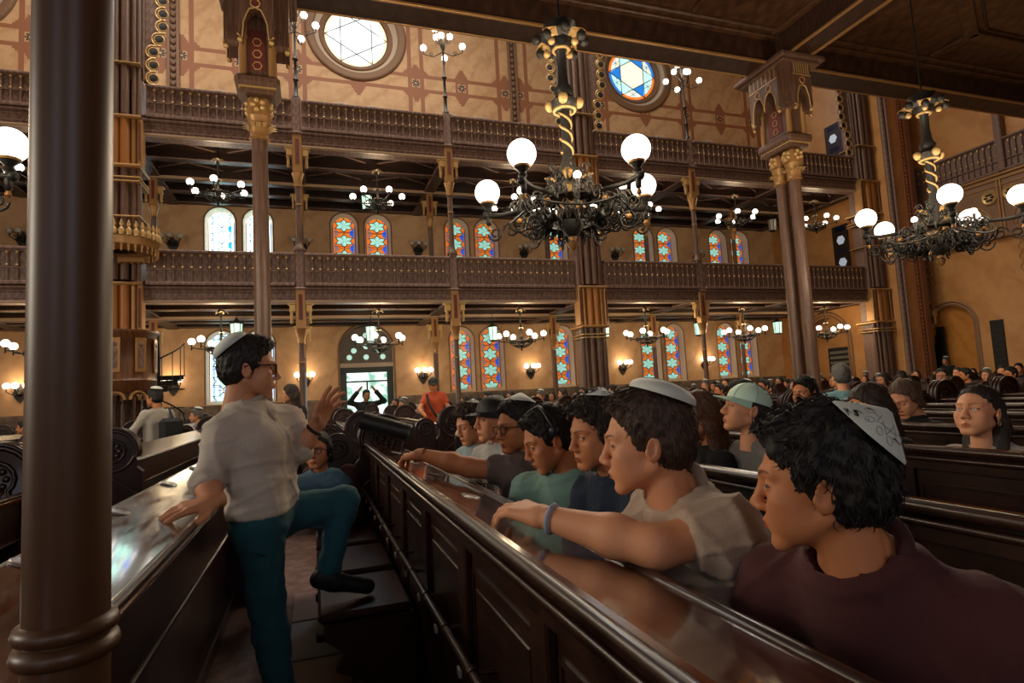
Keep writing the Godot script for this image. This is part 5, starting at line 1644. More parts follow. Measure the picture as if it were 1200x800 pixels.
# ---------------------------------------------------------------- figures: distance fields meshed as surface nets
class Field:
	var o: Vector3
	var h: float
	var nx: int
	var ny: int
	var nz: int
	var d := PackedFloat32Array()

	func _init(lo: Vector3, hi: Vector3, cell: float) -> void:
		o = lo
		h = cell
		nx = int((hi.x - lo.x) / cell) + 2
		ny = int((hi.y - lo.y) / cell) + 2
		nz = int((hi.z - lo.z) / cell) + 2
		d.resize(nx * ny * nz)
		d.fill(0.5)

	func rng_of(a: Vector3, b: Vector3, m: float) -> Array:
		var lo := (Vector3(minf(a.x, b.x), minf(a.y, b.y), minf(a.z, b.z)) - Vector3.ONE * m - o) / h
		var hi := (Vector3(maxf(a.x, b.x), maxf(a.y, b.y), maxf(a.z, b.z)) + Vector3.ONE * m - o) / h
		return [clampi(int(lo.x), 0, nx), clampi(int(hi.x) + 1, 0, nx), clampi(int(lo.y), 0, ny), clampi(int(hi.y) + 1, 0, ny), clampi(int(lo.z), 0, nz), clampi(int(hi.z) + 1, 0, nz)]

	# tapered capsule; flat_end cuts it square at b
	func cone(a: Vector3, b: Vector3, ra: float, rb: float, k := 0.02, flat_end := false) -> Field:
		var q := rng_of(a, b, maxf(ra, rb) + k + h * 2.0)
		var ba := b - a
		var l2 := maxf(ba.dot(ba), 1e-9)
		var inv := 1.0 / l2
		var ln := sqrt(l2)
		for z in range(q[4], q[5]):
			for y in range(q[2], q[3]):
				var i: int = (z * ny + y) * nx + q[0]
				var pa := Vector3(o.x + q[0] * h, o.y + y * h, o.z + z * h) - a
				for x in range(q[0], q[1]):
					var tt := pa.dot(ba) * inv
					var t := clampf(tt, 0.0, 1.0)
					var s := (pa - ba * t).length() - (ra + (rb - ra) * t)
					if flat_end and tt > 1.0:
						s = maxf(s, (tt - 1.0) * ln)
					var c := d[i]
					var e := k - absf(c - s)
					d[i] = (minf(c, s) - e * e * 0.25 / k) if e > 0.0 else minf(c, s)
					i += 1
					pa.x += h
		return self

	func ell(c0: Vector3, r: Vector3, k := 0.02, b := Basis(), cut := false) -> Field:
		var m := maxf(r.x, maxf(r.y, r.z))
		var q := rng_of(c0, c0, m + k + h * 2.0)
		var bi := b.transposed()
		var r2 := r * r
		for z in range(q[4], q[5]):
			for y in range(q[2], q[3]):
				var i: int = (z * ny + y) * nx + q[0]
				for x in range(q[0], q[1]):
					var p := bi * (Vector3(o.x + x * h, o.y + y * h, o.z + z * h) - c0)
					var k0 := (p / r).length()
					var k1 := (p / r2).length()
					var s := k0 * (k0 - 1.0) / maxf(k1, 1e-6)
					var c := d[i]
					if cut:
						s = -s
						var e := k - absf(c - s)
						d[i] = (maxf(c, s) + e * e * 0.25 / k) if e > 0.0 else maxf(c, s)
					else:
						var e := k - absf(c - s)
						d[i] = (minf(c, s) - e * e * 0.25 / k) if e > 0.0 else minf(c, s)
					i += 1
		return self

	# keep only the side of the plane towards nrm
	func keep(p0: Vector3, nrm: Vector3) -> Field:
		nrm = nrm.normalized()
		for z in nz:
			for y in ny:
				var i := (z * ny + y) * nx
				var s := -nrm.dot(Vector3(o.x, o.y + y * h, o.z + z * h) - p0)
				for x in nx:
					if s > d[i]:
						d[i] = s
					s -= nrm.x * h
					i += 1
		return self

	# cylinder of radius r along an axis is taken away above p0
	func bore(p0: Vector3, p1: Vector3, r: float) -> Field:
		var q := rng_of(p0, p1, r + h * 2.0)
		var ax := (p1 - p0).normalized()
		for z in range(q[4], q[5]):
			for y in range(q[2], q[3]):
				var i: int = (z * ny + y) * nx + q[0]
				for x in range(q[0], q[1]):
					var p := Vector3(o.x + x * h, o.y + y * h, o.z + z * h) - p0
					var t := p.dot(ax)
					var s := maxf((p - ax * t).length() - r, -t)
					d[i] = maxf(d[i], -s)
					i += 1
		return self

	func mesh(mb: MB, colf = null, disp = null, tf := Transform3D()) -> void:
		var id := PackedInt32Array()
		id.resize(nx * ny * nz)
		id.fill(-1)
		var vs := PackedVector3Array()
		var cells := PackedInt32Array()
		var sxy := nx * ny
		var off := [0, 1, nx, nx + 1, sxy, sxy + 1, sxy + nx, sxy + nx + 1]
		var edges := [0, 1, 0, 2, 0, 4, 1, 3, 1, 5, 2, 3, 2, 6, 3, 7, 4, 5, 4, 6, 5, 7, 6, 7]
		var lim := h * 2.6
		for z in nz - 1:
			for y in ny - 1:
				var i := z * sxy + y * nx
				for x in nx - 1:
					if absf(d[i]) < lim:
						var neg := 0
						for k in 8:
							if d[i + off[k]] < 0.0:
								neg += 1
						if neg > 0 and neg < 8:
							var acc := Vector3.ZERO
							var cnt := 0
							for e in range(0, 24, 2):
								var a: int = edges[e]
								var b: int = edges[e + 1]
								var va := d[i + off[a]]
								var vb := d[i + off[b]]
								if (va < 0.0) != (vb < 0.0):
									var t := va / (va - vb)
									acc += Vector3(a & 1, (a >> 1) & 1, a >> 2).lerp(Vector3(b & 1, (b >> 1) & 1, b >> 2), t)
									cnt += 1
							acc /= cnt
							id[i] = vs.size()
							vs.append(o + (Vector3(x, y, z) + acc) * h)
							cells.append(i)
					i += 1
		# quads round crossed edges
		var tris := PackedInt32Array()
		var steps := [1, nx, sxy]
		for i in cells:
			for ax in 3:
				var j: int = i + steps[ax]
				if j >= d.size():
					continue
				var ina := d[i] < 0.0
				if ina == (d[j] < 0.0):
					continue
				var s1: int = steps[(ax + 1) % 3]
				var s2: int = steps[(ax + 2) % 3]
				if i - s1 - s2 < 0:
					continue
				var a := id[i - s1 - s2]
				var b := id[i - s2]
				var c := id[i]
				var e := id[i - s1]
				if a < 0 or b < 0 or c < 0 or e < 0:
					continue
				if ina:
					tris.append_array([a, c, b, a, e, c])
				else:
					tris.append_array([a, b, c, a, c, e])
		var ns := PackedVector3Array()
		ns.resize(vs.size())
		for pass_ in 2:
			ns.fill(Vector3.ZERO)
			for k in range(0, tris.size(), 3):
				var n := (vs[tris[k + 2]] - vs[tris[k]]).cross(vs[tris[k + 1]] - vs[tris[k]])
				ns[tris[k]] += n
				ns[tris[k + 1]] += n
				ns[tris[k + 2]] += n
			if pass_ == 1 or disp == null:
				break
			for k in vs.size():
				vs[k] += ns[k].normalized() * float(disp.call(vs[k], ns[k].normalized()))
		var base := mb.v.size()
		var q := mb.xf * tf
		for k in vs.size():
			mb.v.append(q * vs[k])
			mb.n.append((q.basis * ns[k]).normalized())
			mb.t.append(Vector2.ZERO)
			mb.c.append(colf.call(vs[k]) if colf != null else Color.WHITE)
		for k in tris:
			mb.ix.append(base + k)
		mb.colored = true

# --- head, looking along local +z, eyes at y = 0, person's left on +x
func head_mesh(female: bool) -> MB:
	var key := "head_f" if female else "head_m"
	if shared.has(key):
		return shared[key]
	var f := Field.new(Vector3(-0.096, -0.20, -0.125), Vector3(0.096, 0.13, 0.14), 0.0036)
	var jw := 0.92 if female else 1.0
	f.ell(Vector3(0, 0.030, -0.014), Vector3(0.073, 0.086, 0.093), 0.02)
	f.ell(Vector3(0, 0.005, 0.022), Vector3(0.063, 0.078, 0.066), 0.02)
	f.ell(Vector3(0, -0.060, 0.026), Vector3(0.050 * jw, 0.048, 0.054), 0.03)
	for s in [-1.0, 1.0]:
		f.cone(Vector3(s * 0.054 * jw, -0.050, -0.012), Vector3(s * 0.018, -0.099, 0.066), 0.015, 0.013, 0.022)
		f.ell(Vector3(s * 0.042, -0.024, 0.060), Vector3(0.021, 0.017, 0.018), 0.02)
		f.ell(Vector3(s * 0.037, -0.052, 0.048), Vector3(0.023, 0.032, 0.030), 0.025)
		f.cone(Vector3(s * 0.008, 0.021, 0.085), Vector3(s * 0.046, 0.022, 0.067), 0.0085, 0.008, 0.014)
	f.cone(Vector3(-0.011, -0.101, 0.070), Vector3(0.011, -0.101, 0.070), 0.0145 * jw, 0.0145 * jw, 0.018)
	f.ell(Vector3(0, -0.066, 0.069), Vector3(0.031, 0.027, 0.023), 0.016)
	for s in [-1.0, 1.0]:
		f.ell(Vector3(s * 0.031, -0.001, 0.091), Vector3(0.0175, 0.012, 0.014), 0.014, Basis(), true)
	# nose
	f.cone(Vector3(0, 0.016, 0.084), Vector3(0, -0.030, 0.104), 0.0072, 0.0092, 0.012)
	f.ell(Vector3(0, -0.0350, 0.1055), Vector3(0.0105, 0.0098, 0.0115), 0.008)
	for s in [-1.0, 1.0]:
		f.ell(Vector3(s * 0.0125, -0.0405, 0.0965), Vector3(0.0075, 0.0075, 0.011), 0.007)
		f.ell(Vector3(s * 0.031, 0.0, 0.0745), Vector3(0.0165, 0.0115, 0.0115), 0.005)     # closed lid volume over the eye
		f.ell(Vector3(s * 0.031, -0.0018, 0.0875), Vector3(0.0125, 0.0042, 0.0065), 0.003, Basis(), true)   # lid opening
	# lips
	for s in [-1.0, 1.0]:
		f.cone(Vector3(s * 0.0205, -0.0705, 0.0815), Vector3(s * 0.003, -0.0665, 0.0925), 0.0035, 0.0058, 0.006)
		f.cone(Vector3(s * 0.0185, -0.0725, 0.0815), Vector3(s * 0.003, -0.0775, 0.0905), 0.0035, 0.0068, 0.006)
	f.ell(Vector3(0, -0.0718, 0.0985), Vector3(0.021, 0.0020, 0.007), 0.002, Basis(), true)
	f.ell(Vector3(0, -0.088, 0.093), Vector3(0.020, 0.006, 0.008), 0.010, Basis(), true)
	# ears
	for s in [-1.0, 1.0]:
		var b := Basis(Vector3.RIGHT, -0.2) * Basis(Vector3.UP, s * 0.35)
		f.ell(Vector3(s * 0.0765, -0.012, -0.014), Vector3(0.0075, 0.031, 0.019), 0.006, b)
		f.ell(Vector3(s * 0.0845, -0.008, -0.010), Vector3(0.006, 0.019, 0.011), 0.004, b, true)
		f.ell(Vector3(s * 0.0775, -0.018, 0.002), Vector3(0.006, 0.007, 0.005), 0.005)
	# neck
	f.cone(Vector3(0, -0.045, -0.028), Vector3(0, -0.19, -0.05), 0.050 * (0.88 if female else 1.0), 0.053 * (0.86 if female else 1.0), 0.022)
	if not female:
		f.ell(Vector3(0, -0.135, 0.006), Vector3(0.010, 0.014, 0.010), 0.012)
	var colf := func(p: Vector3) -> Color:
		var c := Color(1, 1, 1)
		# lips
		var lip := (Vector3(p.x * 0.55, (p.y + 0.0718) * 1.25, (p.z - 0.090) * 0.7)).length()
		if lip < 0.0125 and p.z > 0.078:
			c = c.lerp(Color(0.80, 0.46, 0.42), clampf((0.0125 - lip) / 0.004, 0.0, 1.0))
		if absf(p.y + 0.0718) < 0.0016 and absf(p.x) < 0.021 and p.z > 0.078:
			c = Color(0.42, 0.22, 0.2)  # crease between the lips, its shade put into the colour
		# eyebrows
		var ax := absf(p.x)
		if ax > 0.011 and ax < 0.052 and p.z > 0.05:
			var line := 0.0215 + 0.006 * sin((ax - 0.011) / 0.041 * PI * 0.75) - 0.002
			var w := 0.0052 - 0.003 * (ax - 0.011) / 0.041
			if female: w *= 0.7
			var k := clampf((w - absf(p.y - line)) / 0.0018, 0.0, 1.0)
			c = c.lerp(Color(0.13, 0.085, 0.065), k * 0.9)
		# lashes round the lid opening
		var ey := Vector2((ax - 0.031) / 0.0150, (p.y + 0.001) / 0.0062).length()
		if p.z > 0.074 and absf(ey - 1.0) < 0.22 and p.y > -0.002:
			c = Color(0.16, 0.10, 0.08)
		return c
	var mb := MB.new()
	f.mesh(mb, colf)
	shared[key] = mb
	return mb

func eyes_mesh(iris: Color) -> MB:
	var mb := MB.new()
	mb.colored = true
	for s in [-1.0, 1.0]:
		mb.col = Color(0.62, 0.58, 0.55)
		mb.ball(Vector3(s * 0.031, -0.001, 0.0735), 0.0118, 14, 10)
		mb.col = iris
		mb.ball(Vector3(s * 0.031, -0.001, 0.0805), Vector3(0.0056, 0.0056, 0.0052), 10, 8)
		mb.col = Color(0.01, 0.01, 0.01)
		mb.ball(Vector3(s * 0.031, -0.001, 0.0829), Vector3(0.0026, 0.0026, 0.0034), 8, 6)
	return mb

# hair kinds: short, wavy, curly, long, updo, bald_grey
func hair_mesh(kind: String, seed_: int, strands := 900) -> MB:
	var key := "hair_%s_%d_%d" % [kind, seed_, strands]
	if shared.has(key):
		return shared[key]
	var long := kind in ["long", "updo", "tucked"]
	var f := Field.new(Vector3(-0.125, -0.30 if kind in ["long", "tucked"] else -0.14, -0.165), Vector3(0.125, 0.165, 0.125), 0.006)
	var tt := {"short": 0.017, "wavy": 0.024, "curly": 0.028, "long": 0.012, "tucked": 0.008, "updo": 0.010, "cropped": 0.008}[kind] as float
	f.ell(Vector3(0, 0.033 + tt * 0.25, -0.016), Vector3(0.073 + tt * 0.55, 0.085 + tt, 0.094 + tt * 0.7), 0.02)
	f.ell(Vector3(0, -0.018, -0.052), Vector3(0.066 + tt * 0.4, 0.058, 0.052 + tt * 0.5), 0.03)
	if kind == "wavy" or kind == "short":
		f.ell(Vector3(0.008, 0.098, 0.040), Vector3(0.052, 0.024, 0.044), 0.03)
	if kind == "curly":
		f.ell(Vector3(0, 0.092, 0.048), Vector3(0.058, 0.030, 0.042), 0.03)
	if long:
		for s in [-1.0, 1.0]:
			if kind == "tucked":
				f.cone(Vector3(s * 0.060, 0.03, -0.035), Vector3(s * 0.062, -0.06, -0.06), 0.022, 0.026, 0.03)
				f.cone(Vector3(s * 0.060, -0.05, -0.065), Vector3(s * 0.066, -0.27, -0.06), 0.030, 0.028, 0.04)
			else:
				f.cone(Vector3(s * 0.068, 0.02, 0.005), Vector3(s * 0.074, -0.06, -0.035), 0.022, 0.022, 0.03)
			if kind == "long":
				f.cone(Vector3(s * 0.066, -0.05, -0.045), Vector3(s * 0.072, -0.26, -0.045), 0.038, 0.030, 0.04)
		if kind != "updo":
			f.cone(Vector3(0, -0.04, -0.075), Vector3(0, -0.27, -0.085), 0.05, 0.038, 0.05)
		else:
			f.ell(Vector3(0, 0.02, -0.125), Vector3(0.04, 0.04, 0.034), 0.02)
	# clear the face, the ears and the neck
	f.ell(Vector3(0, -0.040, 0.098), Vector3(0.088, 0.120, 0.080), 0.010, Basis(Vector3.RIGHT, -0.14), true)
	for s in [-1.0, 1.0]:
		f.ell(Vector3(s * 0.078, 0.012, 0.078), Vector3(0.034, 0.052, 0.044), 0.012, Basis(), true)
	for s in [-1.0, 1.0]:
		f.ell(Vector3(s * 0.075, -0.075, 0.045), Vector3(0.04, 0.065, 0.055), 0.012, Basis(), true)
		if not long or kind == "tucked":
			f.ell(Vector3(s * 0.088, -0.016, -0.004), Vector3(0.022, 0.030, 0.024), 0.010, Basis(), true)
	if not long:
		f.keep(Vector3(0, -0.072, -0.06), Vector3(0, 1, -0.25))
	var nz := FastNoiseLite.new()
	nz.seed = seed_
	nz.frequency = 1.0
	nz.fractal_octaves = 2
	var fr := {"short": 60.0, "wavy": 46.0, "curly": 55.0, "long": 34.0, "tucked": 34.0, "updo": 40.0, "cropped": 90.0}[kind] as float
	var am := {"short": 0.005, "wavy": 0.009, "curly": 0.014, "long": 0.005, "tucked": 0.003, "updo": 0.004, "cropped": 0.003}[kind] as float
	var crown := Vector3(0.012, 0.115, -0.055)
	var disp := func(p: Vector3, _n: Vector3) -> float:
		# lines combed away from the crown
		var q := p - crown
		var a := atan2(q.x, q.z)
		var comb := nz.get_noise_3d(a * 9.0, q.length() * 9.0, 3.0)
		return am * (nz.get_noise_3d(p.x * fr, p.y * fr * 0.6, p.z * fr) * 0.9 + comb * 0.6)
	var mb := MB.new()
	var tone := func(p: Vector3) -> Color:
		var g := 0.75 + 0.5 * nz.get_noise_3d(p.x * 160.0, p.y * 60.0, p.z * 160.0)
		return Color(g, g, g)
	f.mesh(mb, tone, disp)
	# strands lying over the surface
	var rr := RandomNumberGenerator.new()
	rr.seed = seed_ + 5
	var nv := mb.v.size()
	for i in strands:
		var k := rr.randi_range(0, nv - 1)
		var p := mb.v[k]
		var n := mb.n[k]
		if (p.y < -0.05 and not long) or (p.z > 0.045 and p.y < 0.088) or (p.z > 0.0 and p.y < 0.03):
			continue
		var flow := p - crown
		if kind == "wavy" or kind == "short":
			flow += Vector3(0.04, 0.03, -0.02) if p.z > 0.0 and p.y > 0.05 else Vector3(0, -0.03, 0)
		if long:
			flow += Vector3(0, -0.12, 0)
		flow = (flow - n * flow.dot(n)).normalized()
		var side := flow.cross(n)
		var L := rr.randf_range(0.014, 0.030) * (1.6 if long else 1.0) * (0.5 if kind == "cropped" else 1.0)
		var wv := rr.randf_range(-1, 1) * (0.011 if kind == "curly" else 0.005 if kind == "wavy" else 0.0025)
		var lift := rr.randf_range(-0.001, 0.006) * (1.2 if kind in ["curly", "wavy"] else 0.5)
		var pts := []
		for j in 5:
			var t := j / 4.0
			pts.append(p - n * 0.002 + flow * L * t + side * wv * sin(t * (7.0 if kind == "curly" else 3.0)) + n * (lift * sin(t * PI) + (0.004 * sin(t * 8.0) if kind == "curly" else 0.0)))
		var g := rr.randf_range(0.55, 1.35)
		mb.col = Color(g, g, g)
		mb.tube(pts, [0.0010, 0.0014, 0.0013, 0.0009, 0.0003], 3, false, false)
	shared[key] = mb
	return mb

# --- hand: wrist at origin, fingers along +y, thumb on +x, back of the hand on +z
func hand_field(mb: MB, tf: Transform3D, curl: Array, spread: float, thumb := 0.5, mirror := false, cell := 0.0032) -> void:
	var m := -1.0 if mirror else 1.0
	var kn := [[0.031, 0.088, 0.040, 0.025, 0.020], [0.010, 0.092, 0.044, 0.028, 0.021], [-0.011, 0.088, 0.041, 0.026, 0.020], [-0.031, 0.079, 0.032, 0.020, 0.018]]
	var f := Field.new(Vector3(-0.11, -0.035, -0.12), Vector3(0.11, 0.20, 0.05), cell)
	f.cone(Vector3(0, -0.03, 0), Vector3(0, 0.015, 0), 0.024, 0.025, 0.015)
	for i in 4:
		var q: Array = kn[i]
		f.cone(Vector3(q[0] * 0.55 * m, 0.012, -0.002), Vector3(q[0] * m, q[1], 0), 0.0165, 0.0120, 0.014)
		var p := Vector3(q[0] * m, q[1], 0)
		var a := 0.0
		var r := 0.0102 if i < 3 else 0.0088
		for j in 3:
			a += deg_to_rad(curl[i]) * [0.8, 1.0, 0.7][j]
			var e: Vector3 = p + Basis(Vector3.BACK, -m * q[0] * spread) * Vector3(0, cos(a), -sin(a)) * q[2 + j]
			f.cone(p, e, r, r - 0.0011, 0.004 if j > 0 else 0.006)
			p = e
			r -= 0.0011
	# thumb leaves the side of the palm
	var t0 := Vector3(0.020 * m, 0.018, -0.008)
	var t1 := t0 + Vector3((0.020 + 0.012 * thumb) * m, 0.030, -0.014)
	var t2 := t1 + Vector3((0.008 + 0.012 * thumb) * m, 0.030, -0.008)
	var t3 := t2 + Vector3((-0.002 + 0.008 * thumb) * m, 0.024, -0.006)
	f.cone(t0, t1, 0.0165, 0.0135, 0.016)
	f.cone(t1, t2, 0.0125, 0.0108, 0.008)
	f.cone(t2, t3, 0.0108, 0.0085, 0.004)
	f.mesh(mb, null, null, tf)

func facing(yaw: float, pitch := 0.0, roll := 0.0) -> Basis:
	return Basis(Vector3.UP, deg_to_rad(yaw + 90.0)) * Basis(Vector3.RIGHT, deg_to_rad(pitch)) * Basis(Vector3.BACK, deg_to_rad(roll))

# hand basis: fingers towards dir, back of the hand towards up_
func hand_basis(dir: Vector3, back: Vector3) -> Basis:
	var y := dir.normalized()
	var z := (back - y * back.dot(y)).normalized()
	return Basis(y.cross(z), y, z)

func fabric(col: Color) -> StandardMaterial3D:
	var m := mat(col, 0.9)
	if not shared.has("weave"):
		shared.weave = tone_tex(128, 128, 0.05, 3, Color(0.84, 0.84, 0.84), Color(1, 1, 1), 0.6)
	tri_tex(m, shared.weave, Vector3(16, 16, 16))
	m.rim_enabled = true
	m.rim = 0.25
	return m

func skin(col: Color) -> StandardMaterial3D:
	var m := mat(col, 0.58)
	m.vertex_color_use_as_albedo = true
	m.subsurf_scatter_enabled = true
	m.subsurf_scatter_strength = 0.06
	return m

func hair_mat(col: Color) -> StandardMaterial3D:
	var m := mat(col, 0.62)
	m.vertex_color_use_as_albedo = true
	return m

func W(a: Array) -> Vector3:
	return V(a[0], a[1], a[2])

# one figure; p holds world joints (x, height, distance)
func person(p: Dictionary) -> Node3D:
	var cell: float = p.get("cell", 0.013)
	var head: Vector3 = W(p.head)
	var hs: float = p.get("hs", 1.0)
	var hb := facing(p.yaw, p.get("pitch", 0.0), p.get("roll", 0.0)).scaled_local(Vector3(p.get("hw", 1.0), 1.0, 1.0) * hs)
	var o := thing("person", p.label, "person", W(p.pelvis) * Vector3(1, 0, 1), 0.0, p.get("group", ""))
	var inv := Transform3D(Basis(), -o.position)
	var cb := facing(p.get("byaw", p.yaw))
	var left := cb.x
	var fwd := cb.z
	var neck: Vector3 = W(p.neck) if p.has("neck") else head - hb.y * 0.155 - hb.z * 0.045
	var bs: float = p.get("bs", 1.0)           # build of the body
	var sw: float = p.get("sw", 0.165) * bs
	var shL: Vector3 = W(p.shL) if p.has("shL") else neck + left * sw - Vector3.UP * 0.065
	var shR: Vector3 = W(p.shR) if p.has("shR") else neck - left * sw - Vector3.UP * 0.065
	var pel: Vector3 = W(p.pelvis)
	var chest := neck.lerp(pel, 0.36) + fwd * 0.02
	var sk: MB = MB.new()
	sk.xf = inv
	sk.colored = true
	var skm := skin(p.skin)
	var far: bool = p.get("far", false)
	# --- skin: head with its neck, throat, arms, hands
	sk.add(head_mesh(p.get("female", false)), Transform3D(hb, head))
	var arms := [[shL, p.get("elL"), p.get("wrL"), p.get("hL"), 1.0], [shR, p.get("elR"), p.get("wrR"), p.get("hR"), -1.0]]
	var sl: float = p.get("sleeve", 0.62)
	var shirt_lo := pel.min(neck).min(shL).min(shR)
	var shirt_hi := pel.max(neck).max(shL).max(shR)
	for a in arms:
		if a[1] != null:
			var e := W(a[1])
			shirt_lo = shirt_lo.min(e)
			shirt_hi = shirt_hi.max(e)
	if sl > 1.0:
		for a in arms:
			if a[2] != null:
				shirt_lo = shirt_lo.min(W(a[2]))
				shirt_hi = shirt_hi.max(W(a[2]))
	var mg := Vector3.ONE * 0.17 * bs
	var f := Field.new(shirt_lo - mg, shirt_hi + mg, cell)
	# torso
	var hw := 0.075 * bs
	for s in [-1.0, 1.0]:
		f.cone(pel + left * s * hw - Vector3.UP * 0.12, chest + left * s * hw * 1.05, 0.124 * bs, 0.108 * bs, 0.06)
	f.cone(chest - left * 0.085 * bs, chest + left * 0.085 * bs, 0.112 * bs, 0.112 * bs, 0.05)
	if p.has("belly"):
		f.ell(pel.lerp(chest, 0.45) + fwd * 0.05, Vector3(0.15, 0.16, 0.13) * bs, 0.06, cb)
	f.cone(neck - Vector3.UP * 0.03, shL, 0.062 * bs, 0.062 * bs, 0.05)
	f.cone(neck - Vector3.UP * 0.03, shR, 0.062 * bs, 0.062 * bs, 0.05)
	f.cone(chest + left * 0.09 * bs + Vector3.UP * 0.03, shL - Vector3.UP * 0.03, 0.09 * bs, 0.072 * bs, 0.04)
	f.cone(chest - left * 0.09 * bs + Vector3.UP * 0.03, shR - Vector3.UP * 0.03, 0.09 * bs, 0.072 * bs, 0.04)
	for a in arms:
		if a[1] == null: continue
		var e := W(a[1])
		var sh: Vector3 = a[0]
		if sl <= 1.0:
			f.cone(sh, sh.lerp(e, sl), 0.068 * bs, 0.060 * bs, 0.035, true)
		else:
			f.cone(sh, e, 0.066 * bs, 0.056 * bs, 0.035)
			if a[2] != null:
				f.cone(e, e.lerp(W(a[2]), sl - 1.0), 0.056 * bs, 0.050 * bs, 0.03, true)
	f.keep(pel + Vector3.UP * p.get("hem", -0.10), Vector3(0, 1, 0))
	var nax := (head - hb.y * 0.10 - hb.z * 0.03 - neck).normalized()
	var nbase := neck - nax * 0.02
	f.cone(neck - Vector3.UP * 0.10, neck + nax * 0.012, 0.095 * bs, 0.074 * bs, 0.04, true)
	f.bore(nbase, nbase + nax * 0.2, 0.060 * bs)
	var nz := FastNoiseLite.new()
	nz.seed = p.get("seed", 1)
	nz.frequency = 1.0
	nz.fractal_octaves = 3
	var nr := FastNoiseLite.new()
	nr.seed = nz.seed + 3
	nr.frequency = 1.0
	nr.fractal_type = FastNoiseLite.FRACTAL_NONE
	var amp: float = p.get("folds", 0.011)
	var fold := func(q: Vector3, n: Vector3) -> float:
		var w := nz.get_noise_3d(q.x * 5.0, q.y * 9.0 + q.x * 4.0, q.z * 5.0)
		var g := 1.0 - absf(nr.get_noise_3d(q.x * 6.5 + q.y * 3.5, q.y * 2.2 - q.z * 1.5, q.z * 6.5 + 4.0)) * 3.0
		var g2 := 1.0 - absf(nr.get_noise_3d(q.x * 2.5 - q.y * 6.5, q.y * 5.0 + 11.0, q.z * 2.5 - q.y * 3.0)) * 3.4
		if n.y < -0.75: return 0.0
		return amp * (w * 0.35 + 0.62 * maxf(g, 0.0) * maxf(g, 0.0) + 0.5 * maxf(g2, 0.0) * maxf(g2, 0.0)) - 0.003
	var sm := MB.new()
	sm.xf = inv
	f.mesh(sm, null, fold)
	var shirt := part(o, p.get("top_name", "t_shirt"), sm, fabric(p.shirt))
	if p.has("top_label"): shirt.set_meta("label", p.top_label)
	if not far:
		# collar band
		var cr := MB.new()
		cr.xf = inv
		var pts := []
		var up := nax
		var cu := (fwd - up * fwd.dot(up)).normalized()
		var cl := up.cross(cu)
		for k in 20:
			var an := TAU * k / 20.0
			pts.append(nbase + (cu * cos(an) + cl * sin(an)) * 0.0665 * bs + up * (0.031 - 0.006 * cos(an)))
		cr.tube(pts, 0.0125, 8, true)
		part(shirt, "collar", cr, fabric(Color(p.shirt).darkened(0.12)))
	# arms
	for a in arms:
		if a[1] == null: continue
		var sh: Vector3 = a[0]
		var e := W(a[1])
		if a[2] == null: continue
		var w := W(a[2])
		var lo := sh.min(e).min(w) - Vector3.ONE * 0.07
		var hi := sh.max(e).max(w) + Vector3.ONE * 0.07
		var af := Field.new(lo, hi, minf(cell, 0.010))
		af.cone(sh.lerp(e, 0.2), e, 0.046 * bs, 0.041 * bs, 0.02)
		af.cone(e, e.lerp(w, 0.35), 0.041 * bs, 0.043 * bs, 0.02)
		af.cone(e.lerp(w, 0.35), w, 0.043 * bs, 0.026, 0.02)
		af.mesh(sk)
		if a[3] != null:
			var hd: Dictionary = a[3]
			hand_field(sk, Transform3D(hand_basis(W(hd.dir) if hd.has("dir") else w - e, W(hd.back)).scaled_local(Vector3.ONE * hd.get("size", 1.0)), w), hd.get("curl", [20, 22, 25, 28]), hd.get("spread", 3.0), hd.get("thumb", 0.5), a[4] < 0.0, 0.0032 if not far else 0.006)
	# neck and throat
	var nf := Field.new(neck.min(head) - Vector3.ONE * 0.12, neck.max(head) + Vector3.ONE * 0.06, 0.009)
	nf.cone(head - hb.y * 0.10 - hb.z * 0.035, neck - nax * 0.06, 0.049 * hs * (0.88 if p.get("female", false) else 1.0), 0.058 * bs, 0.03)
	nf.keep(neck + Vector3.UP * 0.10 * hs, -Vector3.UP)
	nf.mesh(sk)
	part(o, "body", sk, skm)
	if not far:
		var em := MB.new()
		em.xf = inv
		em.add(eyes_mesh(p.get("iris", Color(0.06, 0.035, 0.02))), Transform3D(hb, head))
		part(o, "eyes", em, eye_mat())
	if p.get("hair", "") != "":
		var hm := MB.new()
		hm.xf = inv
		hm.add(hair_mesh(p.hair, p.get("hseed", 1), p.get("strands", 900)), Transform3D(hb, head))
		part(o, "hair", hm, hair_mat(p.hair_col))
	# trousers
	if p.has("kneeL"):
		var hipL := pel + left * 0.085 * bs - Vector3.UP * 0.02
		var hipR := pel - left * 0.085 * bs - Vector3.UP * 0.02
		var kl := W(p.kneeL)
		var kr := W(p.kneeR)
		var al := W(p.ankL)
		var ar := W(p.ankR)
		var lo := hipL.min(hipR).min(kl).min(kr).min(al).min(ar) - Vector3.ONE * 0.14
		var hi := hipL.max(hipR).max(kl).max(kr).max(al).max(ar) + Vector3.ONE * 0.16
		var tf := Field.new(lo, hi, p.get("leg_cell", 0.022))
		tf.cone(hipL, hipR, 0.104 * bs, 0.104 * bs, 0.05)
		for q in [[hipL, kl, al], [hipR, kr, ar]]:
			tf.cone(q[0], q[1], 0.090 * bs, 0.068 * bs, 0.04)
			tf.cone(q[1], q[2], 0.066 * bs, 0.050 * bs, 0.02, true)
		tf.keep(pel + Vector3.UP * 0.085, Vector3(0, -1, 0))
		var tm := MB.new()
		tm.xf = inv
		tf.mesh(tm, null, func(q: Vector3, _n: Vector3) -> float: return 0.009 * nz.get_noise_3d(q.x * 9.0, q.y * 14.0, q.z * 9.0))
		part(o, "trousers", tm, fabric(p.get("trousers", Color(0.10, 0.12, 0.16))))
